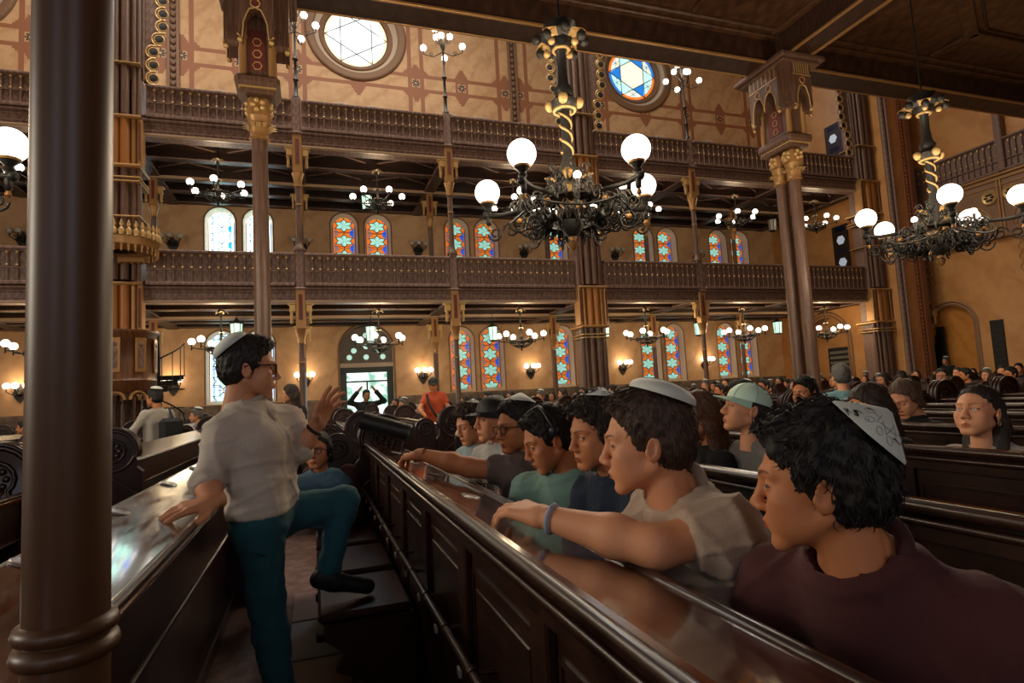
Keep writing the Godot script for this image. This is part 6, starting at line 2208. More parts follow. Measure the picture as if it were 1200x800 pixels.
		for q in [[al, p.get("toeL")], [ar, p.get("toeR")]]:
			var t: Vector3 = W(q[1]) if q[1] != null else q[0] + fwd * 0.17 - Vector3.UP * 0.05
			var sf := Field.new((q[0] as Vector3).min(t) - Vector3.ONE * 0.1, (q[0] as Vector3).max(t) + Vector3.ONE * 0.1, 0.012)
			var heel: Vector3 = q[0] - (t - q[0]).normalized() * 0.04 - Vector3.UP * 0.035
			sf.cone(heel, t, 0.038, 0.032, 0.02)
			sf.cone(q[0], heel.lerp(t, 0.3), 0.038, 0.036, 0.03)
			var smb := MB.new()
			smb.xf = inv
			sf.mesh(smb)
			part(o, "shoe", smb, mat(p.get("shoes", Color(0.05, 0.05, 0.05)), 0.6))
	o.set_meta("hx", head)
	shared.last_head = Transform3D(hb, head - o.position)
	return o

func eye_mat() -> StandardMaterial3D:
	if not M.has("eye"):
		M.eye = mat(Color.WHITE, 0.12)
		M.eye.vertex_color_use_as_albedo = true
	return M.eye

# skullcap: tilt turns it back from the crown, lift is the height above the skull, peak > 0 folds it to a point
func kippah(o: Node3D, tilt: float, rad: float, hgt: float, peak: bool, seg: int, emblem: bool, side := 0.0, out := 0.112) -> void:
	var b := Basis(Vector3.RIGHT, -deg_to_rad(tilt)) * Basis(Vector3.BACK, deg_to_rad(side))
	var mb := MB.new()
	var prof := []
	if peak:
		prof = [Vector2(rad + 0.001, -0.003), Vector2(rad, 0.001), Vector2(rad * 0.55, hgt * 0.52), Vector2(0.006, hgt), Vector2(0.0, hgt)]
	else:
		for k in 9:
			var a := PI * 0.5 * k / 8.0
			prof.append(Vector2(cos(a) * rad, sin(a) * hgt))
		prof.push_front(Vector2(rad - 0.001, -0.005))
		prof[-1] = Vector2(0.0, hgt)
	var tf: Transform3D = shared.last_head * Transform3D(b, Vector3(0, 0.028, -0.016) + b.y * out)
	mb.xf = tf
	mb.lathe(prof, seg)
	var k := part(o, "skullcap", mb, cap_mat(Color(0.80, 0.83, 0.80)))
	k.set_meta("label", "white skullcap")
	if emblem:
		var e := MB.new()
		e.xf = tf
		# six-pointed star and a ring of petals drawn on the surface
		var on := func(q: Vector2) -> Vector3:
			var r := q.length() / rad
			if seg < 12:
				var dl := fposmod(q.angle(), TAU / seg) - PI / seg
				r *= cos(dl) / cos(PI / seg)
			var yy := hgt * sqrt(maxf(0.0, 1.0 - r * r)) if not peak else hgt * (lerpf(1.0, 0.52, r / 0.55) if r < 0.55 else lerpf(0.52, 0.02, (r - 0.55) / 0.45))
			return Vector3(q.x, yy + 0.0006, q.y)
		var ctr := Vector2(0, rad * 0.30) if not peak else Vector2(rad * 0.36, -rad * 0.1)
		var es := rad * 0.30
		for s in [0.0, PI]:
			var line := []
			for j in 3:
				var a: float = s + PI / 2.0 + TAU * j / 3.0
				var a2: float = a + TAU / 3.0
				for i in 6:
					line.append(on.call(ctr + Vector2(cos(a), sin(a)).lerp(Vector2(cos(a2), sin(a2)), i / 6.0) * es))
			e.tube(line, 0.0009, 4, true)
		for j in 8:
			var pet := []
			for i in 8:
				var a := TAU * i / 8.0
				pet.append(on.call(ctr + Vector2(cos(j * PI / 4), sin(j * PI / 4)) * es * 1.25 + Vector2(cos(a), sin(a)) * es * 0.28))
			e.tube(pet, 0.0007, 4, true)
		part(k, "printed_emblem", e, mat(Color(0.60, 0.61, 0.60), 0.8))

func cap_mat(col: Color) -> StandardMaterial3D:
	var m := mat(col, 0.6)
	m.cull_mode = BaseMaterial3D.CULL_DISABLED
	return m

# baseball cap in head space: dome, visor, button
func baseball_cap(o: Node3D, col: Color, visor: Color, turn := 0.0) -> MeshInstance3D:
	var tf: Transform3D = shared.last_head * Transform3D(Basis(Vector3.RIGHT, deg_to_rad(-6)) * Basis(Vector3.UP, deg_to_rad(turn)), Vector3(0, 0.045, -0.012))
	var mb := MB.new()
	mb.xf = tf
	var prof := []
	for k in 9:
		var a := PI * 0.5 * k / 8.0
		prof.append(Vector2(cos(a) * 0.099 + 0.001, sin(a) * 0.094 - 0.012))
	prof[-1] = Vector2(0.0, 0.082)
	mb.xf = tf * Transform3D(Basis.from_scale(Vector3(0.86, 1.0, 1.06)), Vector3.ZERO)
	mb.lathe(prof, 24)
	var c := part(o, "cap", mb, cap_mat(col))
	var v := MB.new()
	v.xf = tf
	var top := []
	for k in 13:
		var a := PI * k / 12.0
		top.append([Vector3(cos(a) * 0.082, -0.012, sin(a) * 0.085 + 0.012), Vector3(cos(a) * 0.080, -0.016 - 0.026 * (1.0 - sin(a)) - 0.012 * sin(a), sin(a) * 0.160 + 0.012)])
	for k in 12:
		for yy in [0.0, -0.004]:
			v.quad(top[k][0] + Vector3(0, yy, 0), top[k + 1][0] + Vector3(0, yy, 0), top[k + 1][1] + Vector3(0, yy, 0), top[k][1] + Vector3(0, yy, 0), Vector3(0, 1 if yy == 0.0 else -1, 0))
		v.quad(top[k][1], top[k + 1][1], top[k + 1][1] - Vector3(0, 0.004, 0), top[k][1] - Vector3(0, 0.004, 0), top[k][1])
	part(c, "visor", v, cap_mat(visor))
	var bt := MB.new()
	bt.xf = tf
	bt.ball(Vector3(0, 0.083, 0), Vector3(0.007, 0.004, 0.007), 8, 5)
	part(c, "button", bt, cap_mat(col))
	shared.cap_tf = tf
	return c

func spectacles(o: Node3D, col: Color) -> void:
	var mb := MB.new()
	mb.xf = shared.last_head
	for s in [-1.0, 1.0]:
		var p := []
		for q in [[-0.024, 0.014], [0.02, 0.016], [0.026, 0.006], [0.022, -0.014], [-0.004, -0.019], [-0.022, -0.012]]:
			p.append(Vector3(s * (0.033 + q[0] * -1.0), 0.0 + q[1], 0.099 - absf(q[0]) * 0.1))
		mb.tube(p, 0.0026, 6, true)
		mb.tube([Vector3(s * 0.058, 0.010, 0.095), Vector3(s * 0.076, 0.009, 0.06), Vector3(s * 0.081, 0.010, 0.0), Vector3(s * 0.080, 0.0, -0.022)], 0.0026, 6)
	mb.tube([Vector3(-0.010, 0.006, 0.099), Vector3(0, 0.010, 0.103), Vector3(0.010, 0.006, 0.099)], 0.0022, 6)
	part(o, "spectacles", mb, mat(col, 0.3))

const SKIN_A := Color(0.82, 0.575, 0.42)
const SKIN_B := Color(0.75, 0.485, 0.315)
const SKIN_C := Color(0.66, 0.46, 0.34)

func seated_legs(p: Dictionary) -> Dictionary:
	# thighs forward from the seat, shins down to the floor
	var q: Array = p.pelvis
	p.kneeL = [q[0] - 0.40, 0.50, q[2] - 0.12]
	p.kneeR = [q[0] - 0.40, 0.50, q[2] + 0.12]
	p.ankL = [q[0] - 0.36, 0.09, q[2] - 0.12]
	p.ankR = [q[0] - 0.36, 0.09, q[2] + 0.12]
	p.leg_cell = 0.03
	return p

func build_people() -> void:
	guide()
	boys()
	women()
	others()
	crowd()

func guide() -> void:
	var g := person({
		"label": "standing guide in a cream henley shirt and teal jeans, gesturing to the seated boys",
		"head": [-0.228, 1.468, 2.5], "yaw": 6.0, "pitch": 2.0, "hs": 0.98, "byaw": -16.0, "neck": [-0.238, 1.325, 2.5],
		"shR": [-0.300, 1.238, 2.38], "elR": [-0.352, 1.066, 2.32], "wrR": [-0.325, 1.008, 2.25],
		"hR": {"dir": [-0.72, -0.06, -0.45], "back": [0.2, 1.0, -0.1], "curl": [10, 12, 16, 20], "spread": 5.0, "thumb": 0.7, "size": 1.05},
		"shL": [-0.105, 1.25, 2.62], "elL": [-0.055, 1.135, 2.60], "wrL": [0.012, 1.222, 2.57],
		"hL": {"dir": [0.45, 0.9, -0.1], "back": [-0.55, 0.45, 0.7], "curl": [10, 14, 18, 24], "spread": 6.0, "thumb": 0.9, "size": 1.05},
		"pelvis": [-0.178, 0.90, 2.5], "bs": 0.93, "sw": 0.17, "sleeve": 1.18, "cell": 0.010, "folds": 0.012, "seed": 4, "hem": 0.012,
		"kneeR": [-0.165, 0.50, 2.42], "ankR": [-0.105, 0.10, 2.42], "kneeL": [0.115, 0.905, 2.62], "ankL": [0.045, 0.625, 2.60],
		"toeR": [0.05, 0.05, 2.36], "toeL": [0.20, 0.548, 2.61], "leg_cell": 0.014,
		"skin": SKIN_A, "shirt": Color(0.84, 0.80, 0.74), "top_name": "henley_shirt", "trousers": Color(0.13, 0.345, 0.385), "hair": "short", "hair_col": Color(0.15, 0.115, 0.095), "hseed": 12, "strands": 1400, "shoes": Color(0.05, 0.05, 0.055)})
	kippah(g, 42.0, 0.076, 0.038, false, 24, true, 0.0, 0.082)
	spectacles(g, Color(0.04, 0.04, 0.045))
	# wrist band, button placket
	var inv := Transform3D(Basis(), -g.position)
	var wb := MB.new()
	wb.xf = inv
	wb.ring(W([0.004, 1.212, 2.572]), 0.030, 0.0065, (W([0.012, 1.222, 2.57]) - W([-0.055, 1.135, 2.60])).normalized(), 18, 6)
	part(g, "wrist_band", wb, mat(Color(0.06, 0.05, 0.05), 0.6))
	# open button placket below the collar
	var gf := facing(-16.0)
	var plk := MB.new()
	plk.xf = inv
	var n0 := W([-0.238, 1.325, 2.5])
	for sd in [-1.0, 1.0]:
		plk.tube([n0 + gf.z * 0.072 + gf.x * 0.018 * sd + Vector3.UP * 0.0, n0 + gf.z * 0.105 + gf.x * 0.014 * sd - Vector3.UP * 0.06, n0 + gf.z * 0.122 + gf.x * 0.010 * sd - Vector3.UP * 0.14], 0.006, 6)
	part(g.get_node("henley_shirt"), "button_placket", plk, fabric(Color(0.74, 0.66, 0.60)))
	var pocket := MB.new()
	pocket.xf = inv
	pocket.tube([W([-0.225, 0.89, 2.375]), W([-0.215, 0.80, 2.345]), W([-0.165, 0.785, 2.335])], 0.003, 5)
	part(g, "pocket_seam", pocket, mat(Color(0.10, 0.20, 0.23), 0.8))
	var ankle := MB.new()
	ankle.xf = inv
	ankle.cyl(W([0.052, 0.66, 2.60]), W([0.04, 0.60, 2.60]), 0.036, 0.034, 12)
	part(g, "bare_ankle", ankle, mat(Color(0.62, 0.42, 0.31), 0.6))

func boys() -> void:
	# boy in maroon, nearest
	var p := seated_legs({
		"label": "boy in a maroon T-shirt nearest the camera wearing a stiff white skullcap",
		"head": [0.766, 1.150, 0.757], "yaw": 132.0, "pitch": 2.0, "roll": 0.0, "hs": 0.91, "byaw": 158.0, "neck": [0.832, 1.025, 0.737],
		"shL": [0.905, 0.945, 0.60], "shR": [0.80, 0.945, 0.89], "elL": [0.90, 0.74, 0.55], "wrL": [0.80, 0.62, 0.66], "elR": [0.80, 0.80, 0.95], "wrR": [0.72, 0.70, 0.88],
		"hR": {"back": [0.3, 1.0, 0.0], "curl": [25, 28, 30, 32]},
		"pelvis": [1.16, 0.50, 0.72], "bs": 1.04, "cell": 0.008, "folds": 0.010, "seed": 21, "sleeve": 0.72,
		"skin": SKIN_B, "shirt": Color(0.30, 0.135, 0.14), "hair": "wavy", "hair_col": Color(0.105, 0.088, 0.078), "hseed": 3, "strands": 2600})
	var o := person(p)
	kippah(o, 50.0, 0.080, 0.046, true, 6, true, 0.0, 0.094)
	# boy in beige with his arm along the pew
	o = person(seated_legs({
		"label": "boy in a beige T-shirt stretching his bare arm along the pew top",
		"head": [0.704, 1.194, 1.166], "yaw": 150.0, "pitch": 3.0, "hs": 0.93, "byaw": 172.0, "neck": [0.785, 1.070, 1.165],
		"shL": [0.790, 1.018, 1.03], "elL": [0.640, 0.998, 1.055], "wrL": [0.480, 1.042, 1.24], "shR": [0.83, 1.0, 1.33], "elR": [0.70, 0.86, 1.42], "wrR": [0.66, 0.72, 1.3],
		"hL": {"dir": [-0.42, 0.12, 0.9], "back": [-0.15, 1.0, 0.1], "curl": [26, 18, 24, 30], "spread": 4.0, "thumb": 0.4},
		"pelvis": [1.12, 0.52, 1.15], "bs": 1.0, "cell": 0.008, "folds": 0.012, "seed": 33, "sleeve": 0.55,
		"skin": SKIN_A, "shirt": Color(0.74, 0.655, 0.58), "hair": "short", "hair_col": Color(0.27, 0.19, 0.135), "hseed": 5, "strands": 2600}))
	kippah(o, 24.0, 0.082, 0.034, false, 28, true, 4.0, 0.088)
	var inv := Transform3D(Basis(), -o.position)
	var wb := MB.new()
	wb.xf = inv
	wb.ring(W([0.492, 1.040, 1.225]), 0.0295, 0.006, (W([0.48, 1.042, 1.24]) - W([0.64, 0.998, 1.055])).normalized(), 18, 6)
	part(o, "wrist_band", wb, mat(Color(0.55, 0.58, 0.66), 0.6))
	# curly boy in navy
	o = person(seated_legs({
		"label": "curly-haired boy in a navy T-shirt between the beige and green shirts",
		"head": [0.850, 1.176, 1.70], "yaw": 184.0, "pitch": 6.0, "hs": 0.90, "byaw": 185.0, "neck": [0.905, 1.03, 1.69],
		"elL": [0.84, 0.76, 1.50], "wrL": [0.66, 0.72, 1.55], "elR": [0.84, 0.76, 1.88], "wrR": [0.66, 0.72, 1.8],
		"pelvis": [1.16, 0.50, 1.69], "bs": 0.95, "seed": 41, "skin": SKIN_B, "shirt": Color(0.10, 0.16, 0.24), "hair": "curly", "hair_col": Color(0.20, 0.145, 0.11), "hseed": 8, "strands": 1800}))
	kippah(o, 12.0, 0.078, 0.030, true, 8, false, 0.0, 0.104)
	# boy in green with headphones
	o = person(seated_legs({
		"label": "boy in a pale green T-shirt with black headphones looking down",
		"head": [0.800, 1.146, 1.985], "yaw": 172.0, "pitch": 20.0, "hs": 0.92, "byaw": 205.0, "neck": [0.862, 1.012, 1.98],
		"shL": [0.930, 0.955, 1.83], "shR": [0.765, 0.95, 2.12], "elL": [0.865, 0.80, 1.78], "wrL": [0.74, 0.80, 1.95], "elR": [0.72, 0.76, 2.18], "wrR": [0.70, 0.80, 2.02],
		"hL": {"dir": [-0.8, 0.2, 0.4], "back": [0.2, 1.0, -0.2], "curl": [20, 24, 28, 30]}, "hR": {"dir": [-0.8, 0.1, -0.3], "back": [0.1, 1.0, 0.0]},
		"pelvis": [1.14, 0.50, 1.98], "bs": 0.95, "cell": 0.010, "seed": 51, "sleeve": 0.75, "skin": SKIN_B, "shirt": Color(0.46, 0.60, 0.555), "hair": "short", "hair_col": Color(0.10, 0.085, 0.075), "hseed": 9, "strands": 1600}))
	var hp := MB.new()
	hp.xf = shared.last_head
	hp.ring(Vector3(0, 0.03, -0.01), 0.103, 0.008, Vector3.BACK, 20, 6, PI, TAU)
	var bn := part(o, "headphones", hp, mat(Color(0.05, 0.05, 0.055), 0.35))
	var ec := MB.new()
	ec.xf = shared.last_head
	for s in [-1.0, 1.0]:
		ec.ball(Vector3(s * 0.098, 0.035, -0.01), Vector3(0.014, 0.022, 0.018), 10, 8)
	part(bn, "hinge", ec, mat(Color(0.16, 0.18, 0.22), 0.35))
	# printed mark on the shirt
	var lg := MB.new()
	lg.xf = Transform3D(facing(205.0), V(0.862, 0.87, 1.98) - o.position) * Transform3D(Basis(), Vector3(0.03, 0, 0.128))
	lg.tube([Vector3(-0.03, 0.03, 0), Vector3(0.0, 0.0, 0.006), Vector3(0.03, 0.02, 0)], 0.006, 5).tube([Vector3(-0.015, -0.01, 0.0), Vector3(0.0, 0.0, 0.008), Vector3(0.025, -0.03, 0.0)], 0.005, 5)
	part(o, "shirt_print", lg, mat(Color(0.72, 0.76, 0.76), 0.7))
	# young man in grey reaching along the pew
	o = person(seated_legs({
		"label": "young man in a grey T-shirt and glasses reaching along the pew top",
		"head": [0.838, 1.172, 2.44], "yaw": 194.0, "pitch": 5.0, "hs": 0.92, "byaw": 178.0, "neck": [0.868, 1.035, 2.45],
		"shL": [0.800, 0.99, 2.33], "elL": [0.615, 1.018, 2.43], "wrL": [0.445, 1.072, 2.61], "shR": [0.87, 0.98, 2.60], "elR": [0.85, 0.76, 2.64], "wrR": [0.7, 0.7, 2.6],
		"hL": {"dir": [-0.55, -0.12, 0.8], "back": [-0.2, 1.0, 0.0], "curl": [34, 34, 36, 40], "spread": 3.0, "thumb": 0.2},
		"pelvis": [1.15, 0.50, 2.45], "bs": 0.98, "cell": 0.010, "seed": 61, "sleeve": 0.6, "skin": SKIN_B, "shirt": Color(0.44, 0.39, 0.385), "hair": "short", "hair_col": Color(0.13, 0.105, 0.09), "hseed": 14, "strands": 1400}))
	spectacles(o, Color(0.08, 0.07, 0.07))
	kippah(o, 14.0, 0.074, 0.038, true, 6, false, 0.0, 0.092)
	# boy in the black cap
	o = person(seated_legs({
		"label": "boy in a white printed T-shirt and a black baseball cap",
		"head": [0.873, 1.192, 2.91], "yaw": 190.0, "pitch": 2.0, "hs": 0.94, "byaw": 195.0, "neck": [0.905, 1.05, 2.92],
		"elL": [0.83, 0.78, 2.72], "wrL": [0.68, 0.74, 2.8], "elR": [0.83, 0.78, 3.1], "wrR": [0.68, 0.74, 3.0],
		"pelvis": [1.15, 0.50, 2.92], "bs": 0.94, "seed": 71, "skin": SKIN_A, "shirt": Color(0.74, 0.73, 0.72), "hair": "cropped", "hair_col": Color(0.06, 0.05, 0.045), "hseed": 15, "strands": 500}))
	baseball_cap(o, Color(0.05, 0.055, 0.065), Color(0.05, 0.055, 0.065))
	var tx := TextMesh.new()
	var fnt := SystemFont.new()
	fnt.font_names = PackedStringArray(["Droid Sans"])
	fnt.font_weight = 700
	tx.font = fnt
	tx.text = "IKEBE"
	tx.font_size = 16
	tx.pixel_size = 0.0026
	tx.depth = 0.004
	part(o, "shirt_lettering", tx, mat(Color(0.14, 0.14, 0.16), 0.8), V(0.905, 0.865, 2.92) - o.position + facing(215.0).z * 0.13, facing(215.0))
	# curly boy at the far end
	o = person(seated_legs({
		"label": "curly-haired boy in a pale blue T-shirt at the far end of the row",
		"head": [0.868, 1.148, 3.34], "yaw": 196.0, "pitch": 14.0, "hs": 0.92, "byaw": 195.0, "neck": [0.91, 1.01, 3.35],
		"elL": [0.83, 0.76, 3.15], "wrL": [0.68, 0.72, 3.2], "elR": [0.83, 0.76, 3.55], "wrR": [0.68, 0.72, 3.45],
		"pelvis": [1.15, 0.48, 3.35], "bs": 0.94, "seed": 81, "skin": SKIN_A, "shirt": Color(0.60, 0.68, 0.70), "hair": "curly", "hair_col": Color(0.27, 0.20, 0.15), "hseed": 18, "strands": 1000}))
	kippah(o, 24.0, 0.074, 0.028, true, 6, false, 0.0, 0.104)

func women() -> void:
	var o := person({
		"label": "woman in a pale mint baseball cap and grey top gazing upwards",
		"head": [1.83, 1.192, 2.17], "yaw": 158.0, "pitch": -14.0, "hs": 0.93, "byaw": 170.0, "female": true, "neck": [1.885, 1.045, 2.16], "far": false,
		"elL": [1.84, 0.80, 1.98], "elR": [1.84, 0.80, 2.34], "pelvis": [2.05, 0.52, 2.16], "bs": 0.88, "seed": 91, "skin": SKIN_A, "shirt": Color(0.44, 0.43, 0.42), "hair": "cropped", "hair_col": Color(0.06, 0.045, 0.04), "hseed": 21, "strands": 600})
	baseball_cap(o, Color(0.74, 0.86, 0.79), Color(0.60, 0.74, 0.68), 0.0)
	var seam := MB.new()
	seam.xf = shared.cap_tf
	for k in 6:
		var a := TAU * k / 6.0
		var pts := []
		for j in 7:
			var e := PI * 0.5 * j / 6.0
			pts.append(Vector3(cos(a) * cos(e) * 0.0865, sin(e) * 0.0945 - 0.0115, sin(a) * cos(e) * 0.1065))
		seam.tube(pts, 0.0013, 4)
	part(o.get_node("cap"), "seam", seam, mat(Color(0.45, 0.60, 0.53), 0.8))
	o = person({
		"label": "young woman with long brown hair looking up at the right edge",
		"head": [2.745, 1.128, 1.80], "yaw": 186.0, "pitch": -12.0, "hs": 0.96, "byaw": 190.0, "female": true, "neck": [2.80, 0.975, 1.80],
		"elL": [2.75, 0.74, 1.6], "elR": [2.75, 0.74, 2.0], "pelvis": [3.0, 0.5, 1.8], "bs": 0.88, "seed": 95, "skin": SKIN_A, "shirt": Color(0.66, 0.62, 0.58), "hair": "tucked", "hair_col": Color(0.17, 0.115, 0.085), "hseed": 24, "strands": 1600, "iris": Color(0.05, 0.07, 0.06)})
	var er := MB.new()
	er.xf = shared.last_head
	er.ring(Vector3(0.083, -0.052, -0.004), 0.009, 0.0018, Vector3.RIGHT, 12, 5)
	part(o, "earring", er, M.gold_bright)
	person({
		"label": "woman with brown hair in a black patterned top behind the beige shirt",
		"head": [1.80, 1.150, 2.48], "yaw": 150.0, "pitch": 8.0, "hs": 1.0, "byaw": 165.0, "female": true, "neck": [1.85, 1.0, 2.47],
		"elL": [1.80, 0.76, 2.3], "elR": [1.80, 0.76, 2.66], "pelvis": [2.05, 0.5, 2.47], "bs": 0.86, "seed": 96, "skin": SKIN_B, "shirt": Color(0.06, 0.055, 0.055), "hair": "long", "hair_col": Color(0.36, 0.24, 0.16), "hseed": 25, "strands": 900})
	person({
		"label": "person with dark brown hair half hidden behind the white skullcap",
		"head": [2.78, 1.138, 2.36], "yaw": 165.0, "pitch": 16.0, "hs": 1.0, "byaw": 175.0, "female": true, "neck": [2.83, 0.99, 2.36],
		"elL": [2.78, 0.75, 2.2], "elR": [2.78, 0.75, 2.5], "pelvis": [3.0, 0.5, 2.36], "bs": 0.86, "seed": 97, "skin": SKIN_B, "shirt": Color(0.07, 0.06, 0.06), "hair": "long", "hair_col": Color(0.2, 0.14, 0.11), "hseed": 24, "strands": 600, "cell": 0.018})
	person({
		"label": "woman in black with brown hair in a low bun looking down",
		"head": [3.74, 1.140, 2.90], "yaw": 182.0, "pitch": 26.0, "hs": 1.0, "byaw": 175.0, "female": true, "neck": [3.80, 0.99, 2.88],
		"elL": [3.76, 0.75, 2.7], "elR": [3.76, 0.75, 3.1], "pelvis": [3.98, 0.5, 2.88], "bs": 0.88, "seed": 98, "skin": SKIN_A, "shirt": Color(0.05, 0.05, 0.05), "hair": "updo", "hair_col": Color(0.38, 0.29, 0.22), "hseed": 27, "strands": 900, "cell": 0.018})
	person({
		"label": "dark-haired person seated between the mint cap and the twin columns",
		"head": [3.72, 1.195, 3.72], "yaw": 190.0, "pitch": 5.0, "hs": 1.0, "byaw": 180.0, "neck": [3.77, 1.05, 3.72],
		"pelvis": [3.98, 0.5, 3.72], "bs": 0.92, "seed": 99, "skin": SKIN_B, "shirt": Color(0.12, 0.11, 0.12), "hair": "short", "hair_col": Color(0.03, 0.026, 0.025), "hseed": 5, "strands": 500, "cell": 0.018})
	person({
		"label": "pale-faced visitor just left of the mint cap, face turned up",
		"head": [2.78, 1.19, 3.34], "yaw": 175.0, "pitch": -4.0, "hs": 1.0, "byaw": 180.0, "neck": [2.83, 1.045, 3.34],
		"pelvis": [3.0, 0.5, 3.34], "bs": 0.92, "seed": 100, "skin": SKIN_A, "shirt": Color(0.2, 0.18, 0.17), "hair": "short", "hair_col": Color(0.09, 0.07, 0.06), "hseed": 5, "strands": 500, "cell": 0.018})

func others() -> void:
	# grey-haired man in a light blue shirt, near the twin columns
	person({
		"label": "grey-haired man in a light blue shirt seen from behind by the twin columns",
		"head": [5.55, 1.30, 5.02], "yaw": 60.0, "pitch": 0.0, "hs": 1.1, "byaw": 60.0, "pelvis": [5.6, 0.62, 5.0], "bs": 1.05, "seed": 110, "skin": SKIN_A, "shirt": Color(0.47, 0.66, 0.70), "hair": "short", "hair_col": Color(0.40, 0.39, 0.38), "hseed": 12, "strands": 400, "cell": 0.018, "far": true,
		"kneeL": [5.55, 0.4, 4.9], "kneeR": [5.65, 0.4, 5.1], "ankL": [5.55, 0.08, 4.9], "ankR": [5.65, 0.08, 5.1]})
	# man in orange with a cross-body strap, standing in the far cross aisle
	var o := person({
		"label": "standing man in an orange T-shirt with a dark cap and shoulder strap",
		"head": [2.11, 1.545, 10.75], "yaw": 250.0, "pitch": 14.0, "hs": 1.06, "byaw": 240.0, "pelvis": [2.1, 0.88, 10.75], "bs": 0.98, "elL": [2.36, 1.1, 10.65], "wrL": [2.2, 1.0, 10.5], "elR": [1.82, 1.1, 10.65], "wrR": [1.9, 0.98, 10.5],
		"seed": 120, "skin": SKIN_B, "shirt": Color(0.74, 0.31, 0.16), "hair": "cropped", "hair_col": Color(0.05, 0.05, 0.05), "hseed": 30, "strands": 60, "cell": 0.02, "far": true,
		"kneeL": [2.2, 0.48, 10.75], "kneeR": [2.0, 0.48, 10.75], "ankL": [2.22, 0.09, 10.75], "ankR": [1.98, 0.09, 10.75], "trousers": Color(0.05, 0.05, 0.055)})
	baseball_cap(o, Color(0.07, 0.07, 0.08), Color(0.07, 0.07, 0.08))
	var st := MB.new()
	st.xf = Transform3D(Basis(), -o.position)
	var fw := facing(240.0)
	st.tube([W([2.1, 1.36, 10.75]) + fw.x * -0.12, W([2.1, 1.2, 10.75]) + fw.z * 0.17 - fw.x * 0.03, W([2.1, 0.98, 10.75]) + fw.z * 0.18 + fw.x * 0.1, W([2.1, 0.85, 10.75]) + fw.x * 0.2], 0.022, 6)
	part(o, "strap", st, mat(Color(0.05, 0.045, 0.04), 0.7))
	# man in a white shirt with a rucksack at the left
	o = person({
		"label": "man in a white shirt and skullcap with a black rucksack, seen from behind",
		"head": [-2.16, 1.512, 9.75], "yaw": 150.0, "pitch": 0.0, "hs": 1.04, "byaw": 120.0, "pelvis": [-2.12, 0.88, 9.75], "bs": 0.92, "elL": [-2.4, 1.05, 9.6], "wrL": [-2.38, 0.85, 9.55], "elR": [-1.9, 1.05, 9.85], "wrR": [-1.92, 0.85, 9.9], "sleeve": 1.3,
		"seed": 130, "skin": SKIN_B, "shirt": Color(0.74, 0.72, 0.68), "top_name": "shirt", "hair": "short", "hair_col": Color(0.06, 0.05, 0.045), "hseed": 5, "strands": 300, "cell": 0.02, "far": true,
		"kneeL": [-2.2, 0.48, 9.75], "kneeR": [-2.04, 0.48, 9.75], "ankL": [-2.2, 0.09, 9.75], "ankR": [-2.04, 0.09, 9.75]})
	kippah(o, 10.0, 0.075, 0.03, false, 16, false)
	var rs := MB.new()
	rs.xf = Transform3D(facing(120.0), W([-2.12, 1.02, 9.75]) - o.position)
	rs.box(Vector3(-0.1, 0, -0.24), Vector3(0.30, 0.40, 0.16), 0.05).tube([Vector3(-0.14, 0.2, -0.16), Vector3(-0.14, 0.33, -0.05), Vector3(-0.14, 0.2, 0.13)], 0.02, 6)
	part(o, "rucksack", rs, mat(Color(0.04, 0.045, 0.055), 0.7))
	# woman with dark top standing beyond the guide's raised hand
	person({
		"label": "standing woman with long brown hair in a black top behind the guide's raised hand",
		"head": [-0.29, 1.46, 8.6], "yaw": 172.0, "pitch": 4.0, "hs": 1.05, "byaw": 150.0, "female": true, "pelvis": [-0.2, 0.86, 8.6], "bs": 0.95, "elL": [-0.3, 1.02, 8.45], "wrL": [-0.4, 0.9, 8.4], "elR": [-0.1, 1.02, 8.8], "wrR": [-0.2, 0.9, 8.8],
		"seed": 140, "skin": SKIN_A, "shirt": Color(0.05, 0.055, 0.06), "hair": "long", "hair_col": Color(0.19, 0.12, 0.07), "hseed": 24, "strands": 400, "cell": 0.02, "far": true,
		"kneeL": [-0.12, 0.47, 8.55], "kneeR": [-0.22, 0.47, 8.7], "ankL": [-0.12, 0.09, 8.55], "ankR": [-0.22, 0.09, 8.7], "trousers": Color(0.40, 0.32, 0.27)})
	# seated woman with glasses under the raised hand
	o = person({
		"label": "seated woman with glasses in a blue top and brown cardigan under the guide's raised hand",
		"head": [0.03, 1.005, 4.16], "yaw": 250.0, "pitch": -4.0, "hs": 1.0, "byaw": 250.0, "female": true, "pelvis": [0.11, 0.60, 4.24], "bs": 0.85, "elL": [0.22, 0.72, 4.10], "wrL": [0.14, 0.66, 3.98], "elR": [-0.13, 0.72, 4.12], "wrR": [-0.06, 0.66, 4.0],
		"seed": 150, "skin": SKIN_B, "shirt": Color(0.33, 0.47, 0.55), "hair": "updo", "hair_col": Color(0.05, 0.04, 0.035), "hseed": 27, "strands": 500, "cell": 0.015})
	spectacles(o, Color(0.05, 0.04, 0.04))
	var cf := Field.new(W([0.36, 0.50, 4.05]) + Vector3(-0.6, 0, -0.35), W([0.36, 0.98, 4.05]) + Vector3(0.1, 0, 0.3), 0.016)
	var fb := facing(250.0)
	var ch := W([0.10, 0.72, 4.22])
	for s in [-1.0, 1.0]:
		cf.cone(ch + fb.x * s * 0.125 + Vector3.UP * 0.12, ch + fb.x * s * 0.16 - Vector3.UP * 0.12, 0.062, 0.066, 0.03)
	var cm := MB.new()
	cm.xf = Transform3D(Basis(), -o.position)
	cf.mesh(cm)
	part(o, "cardigan", cm, fabric(Color(0.30, 0.17, 0.14)))
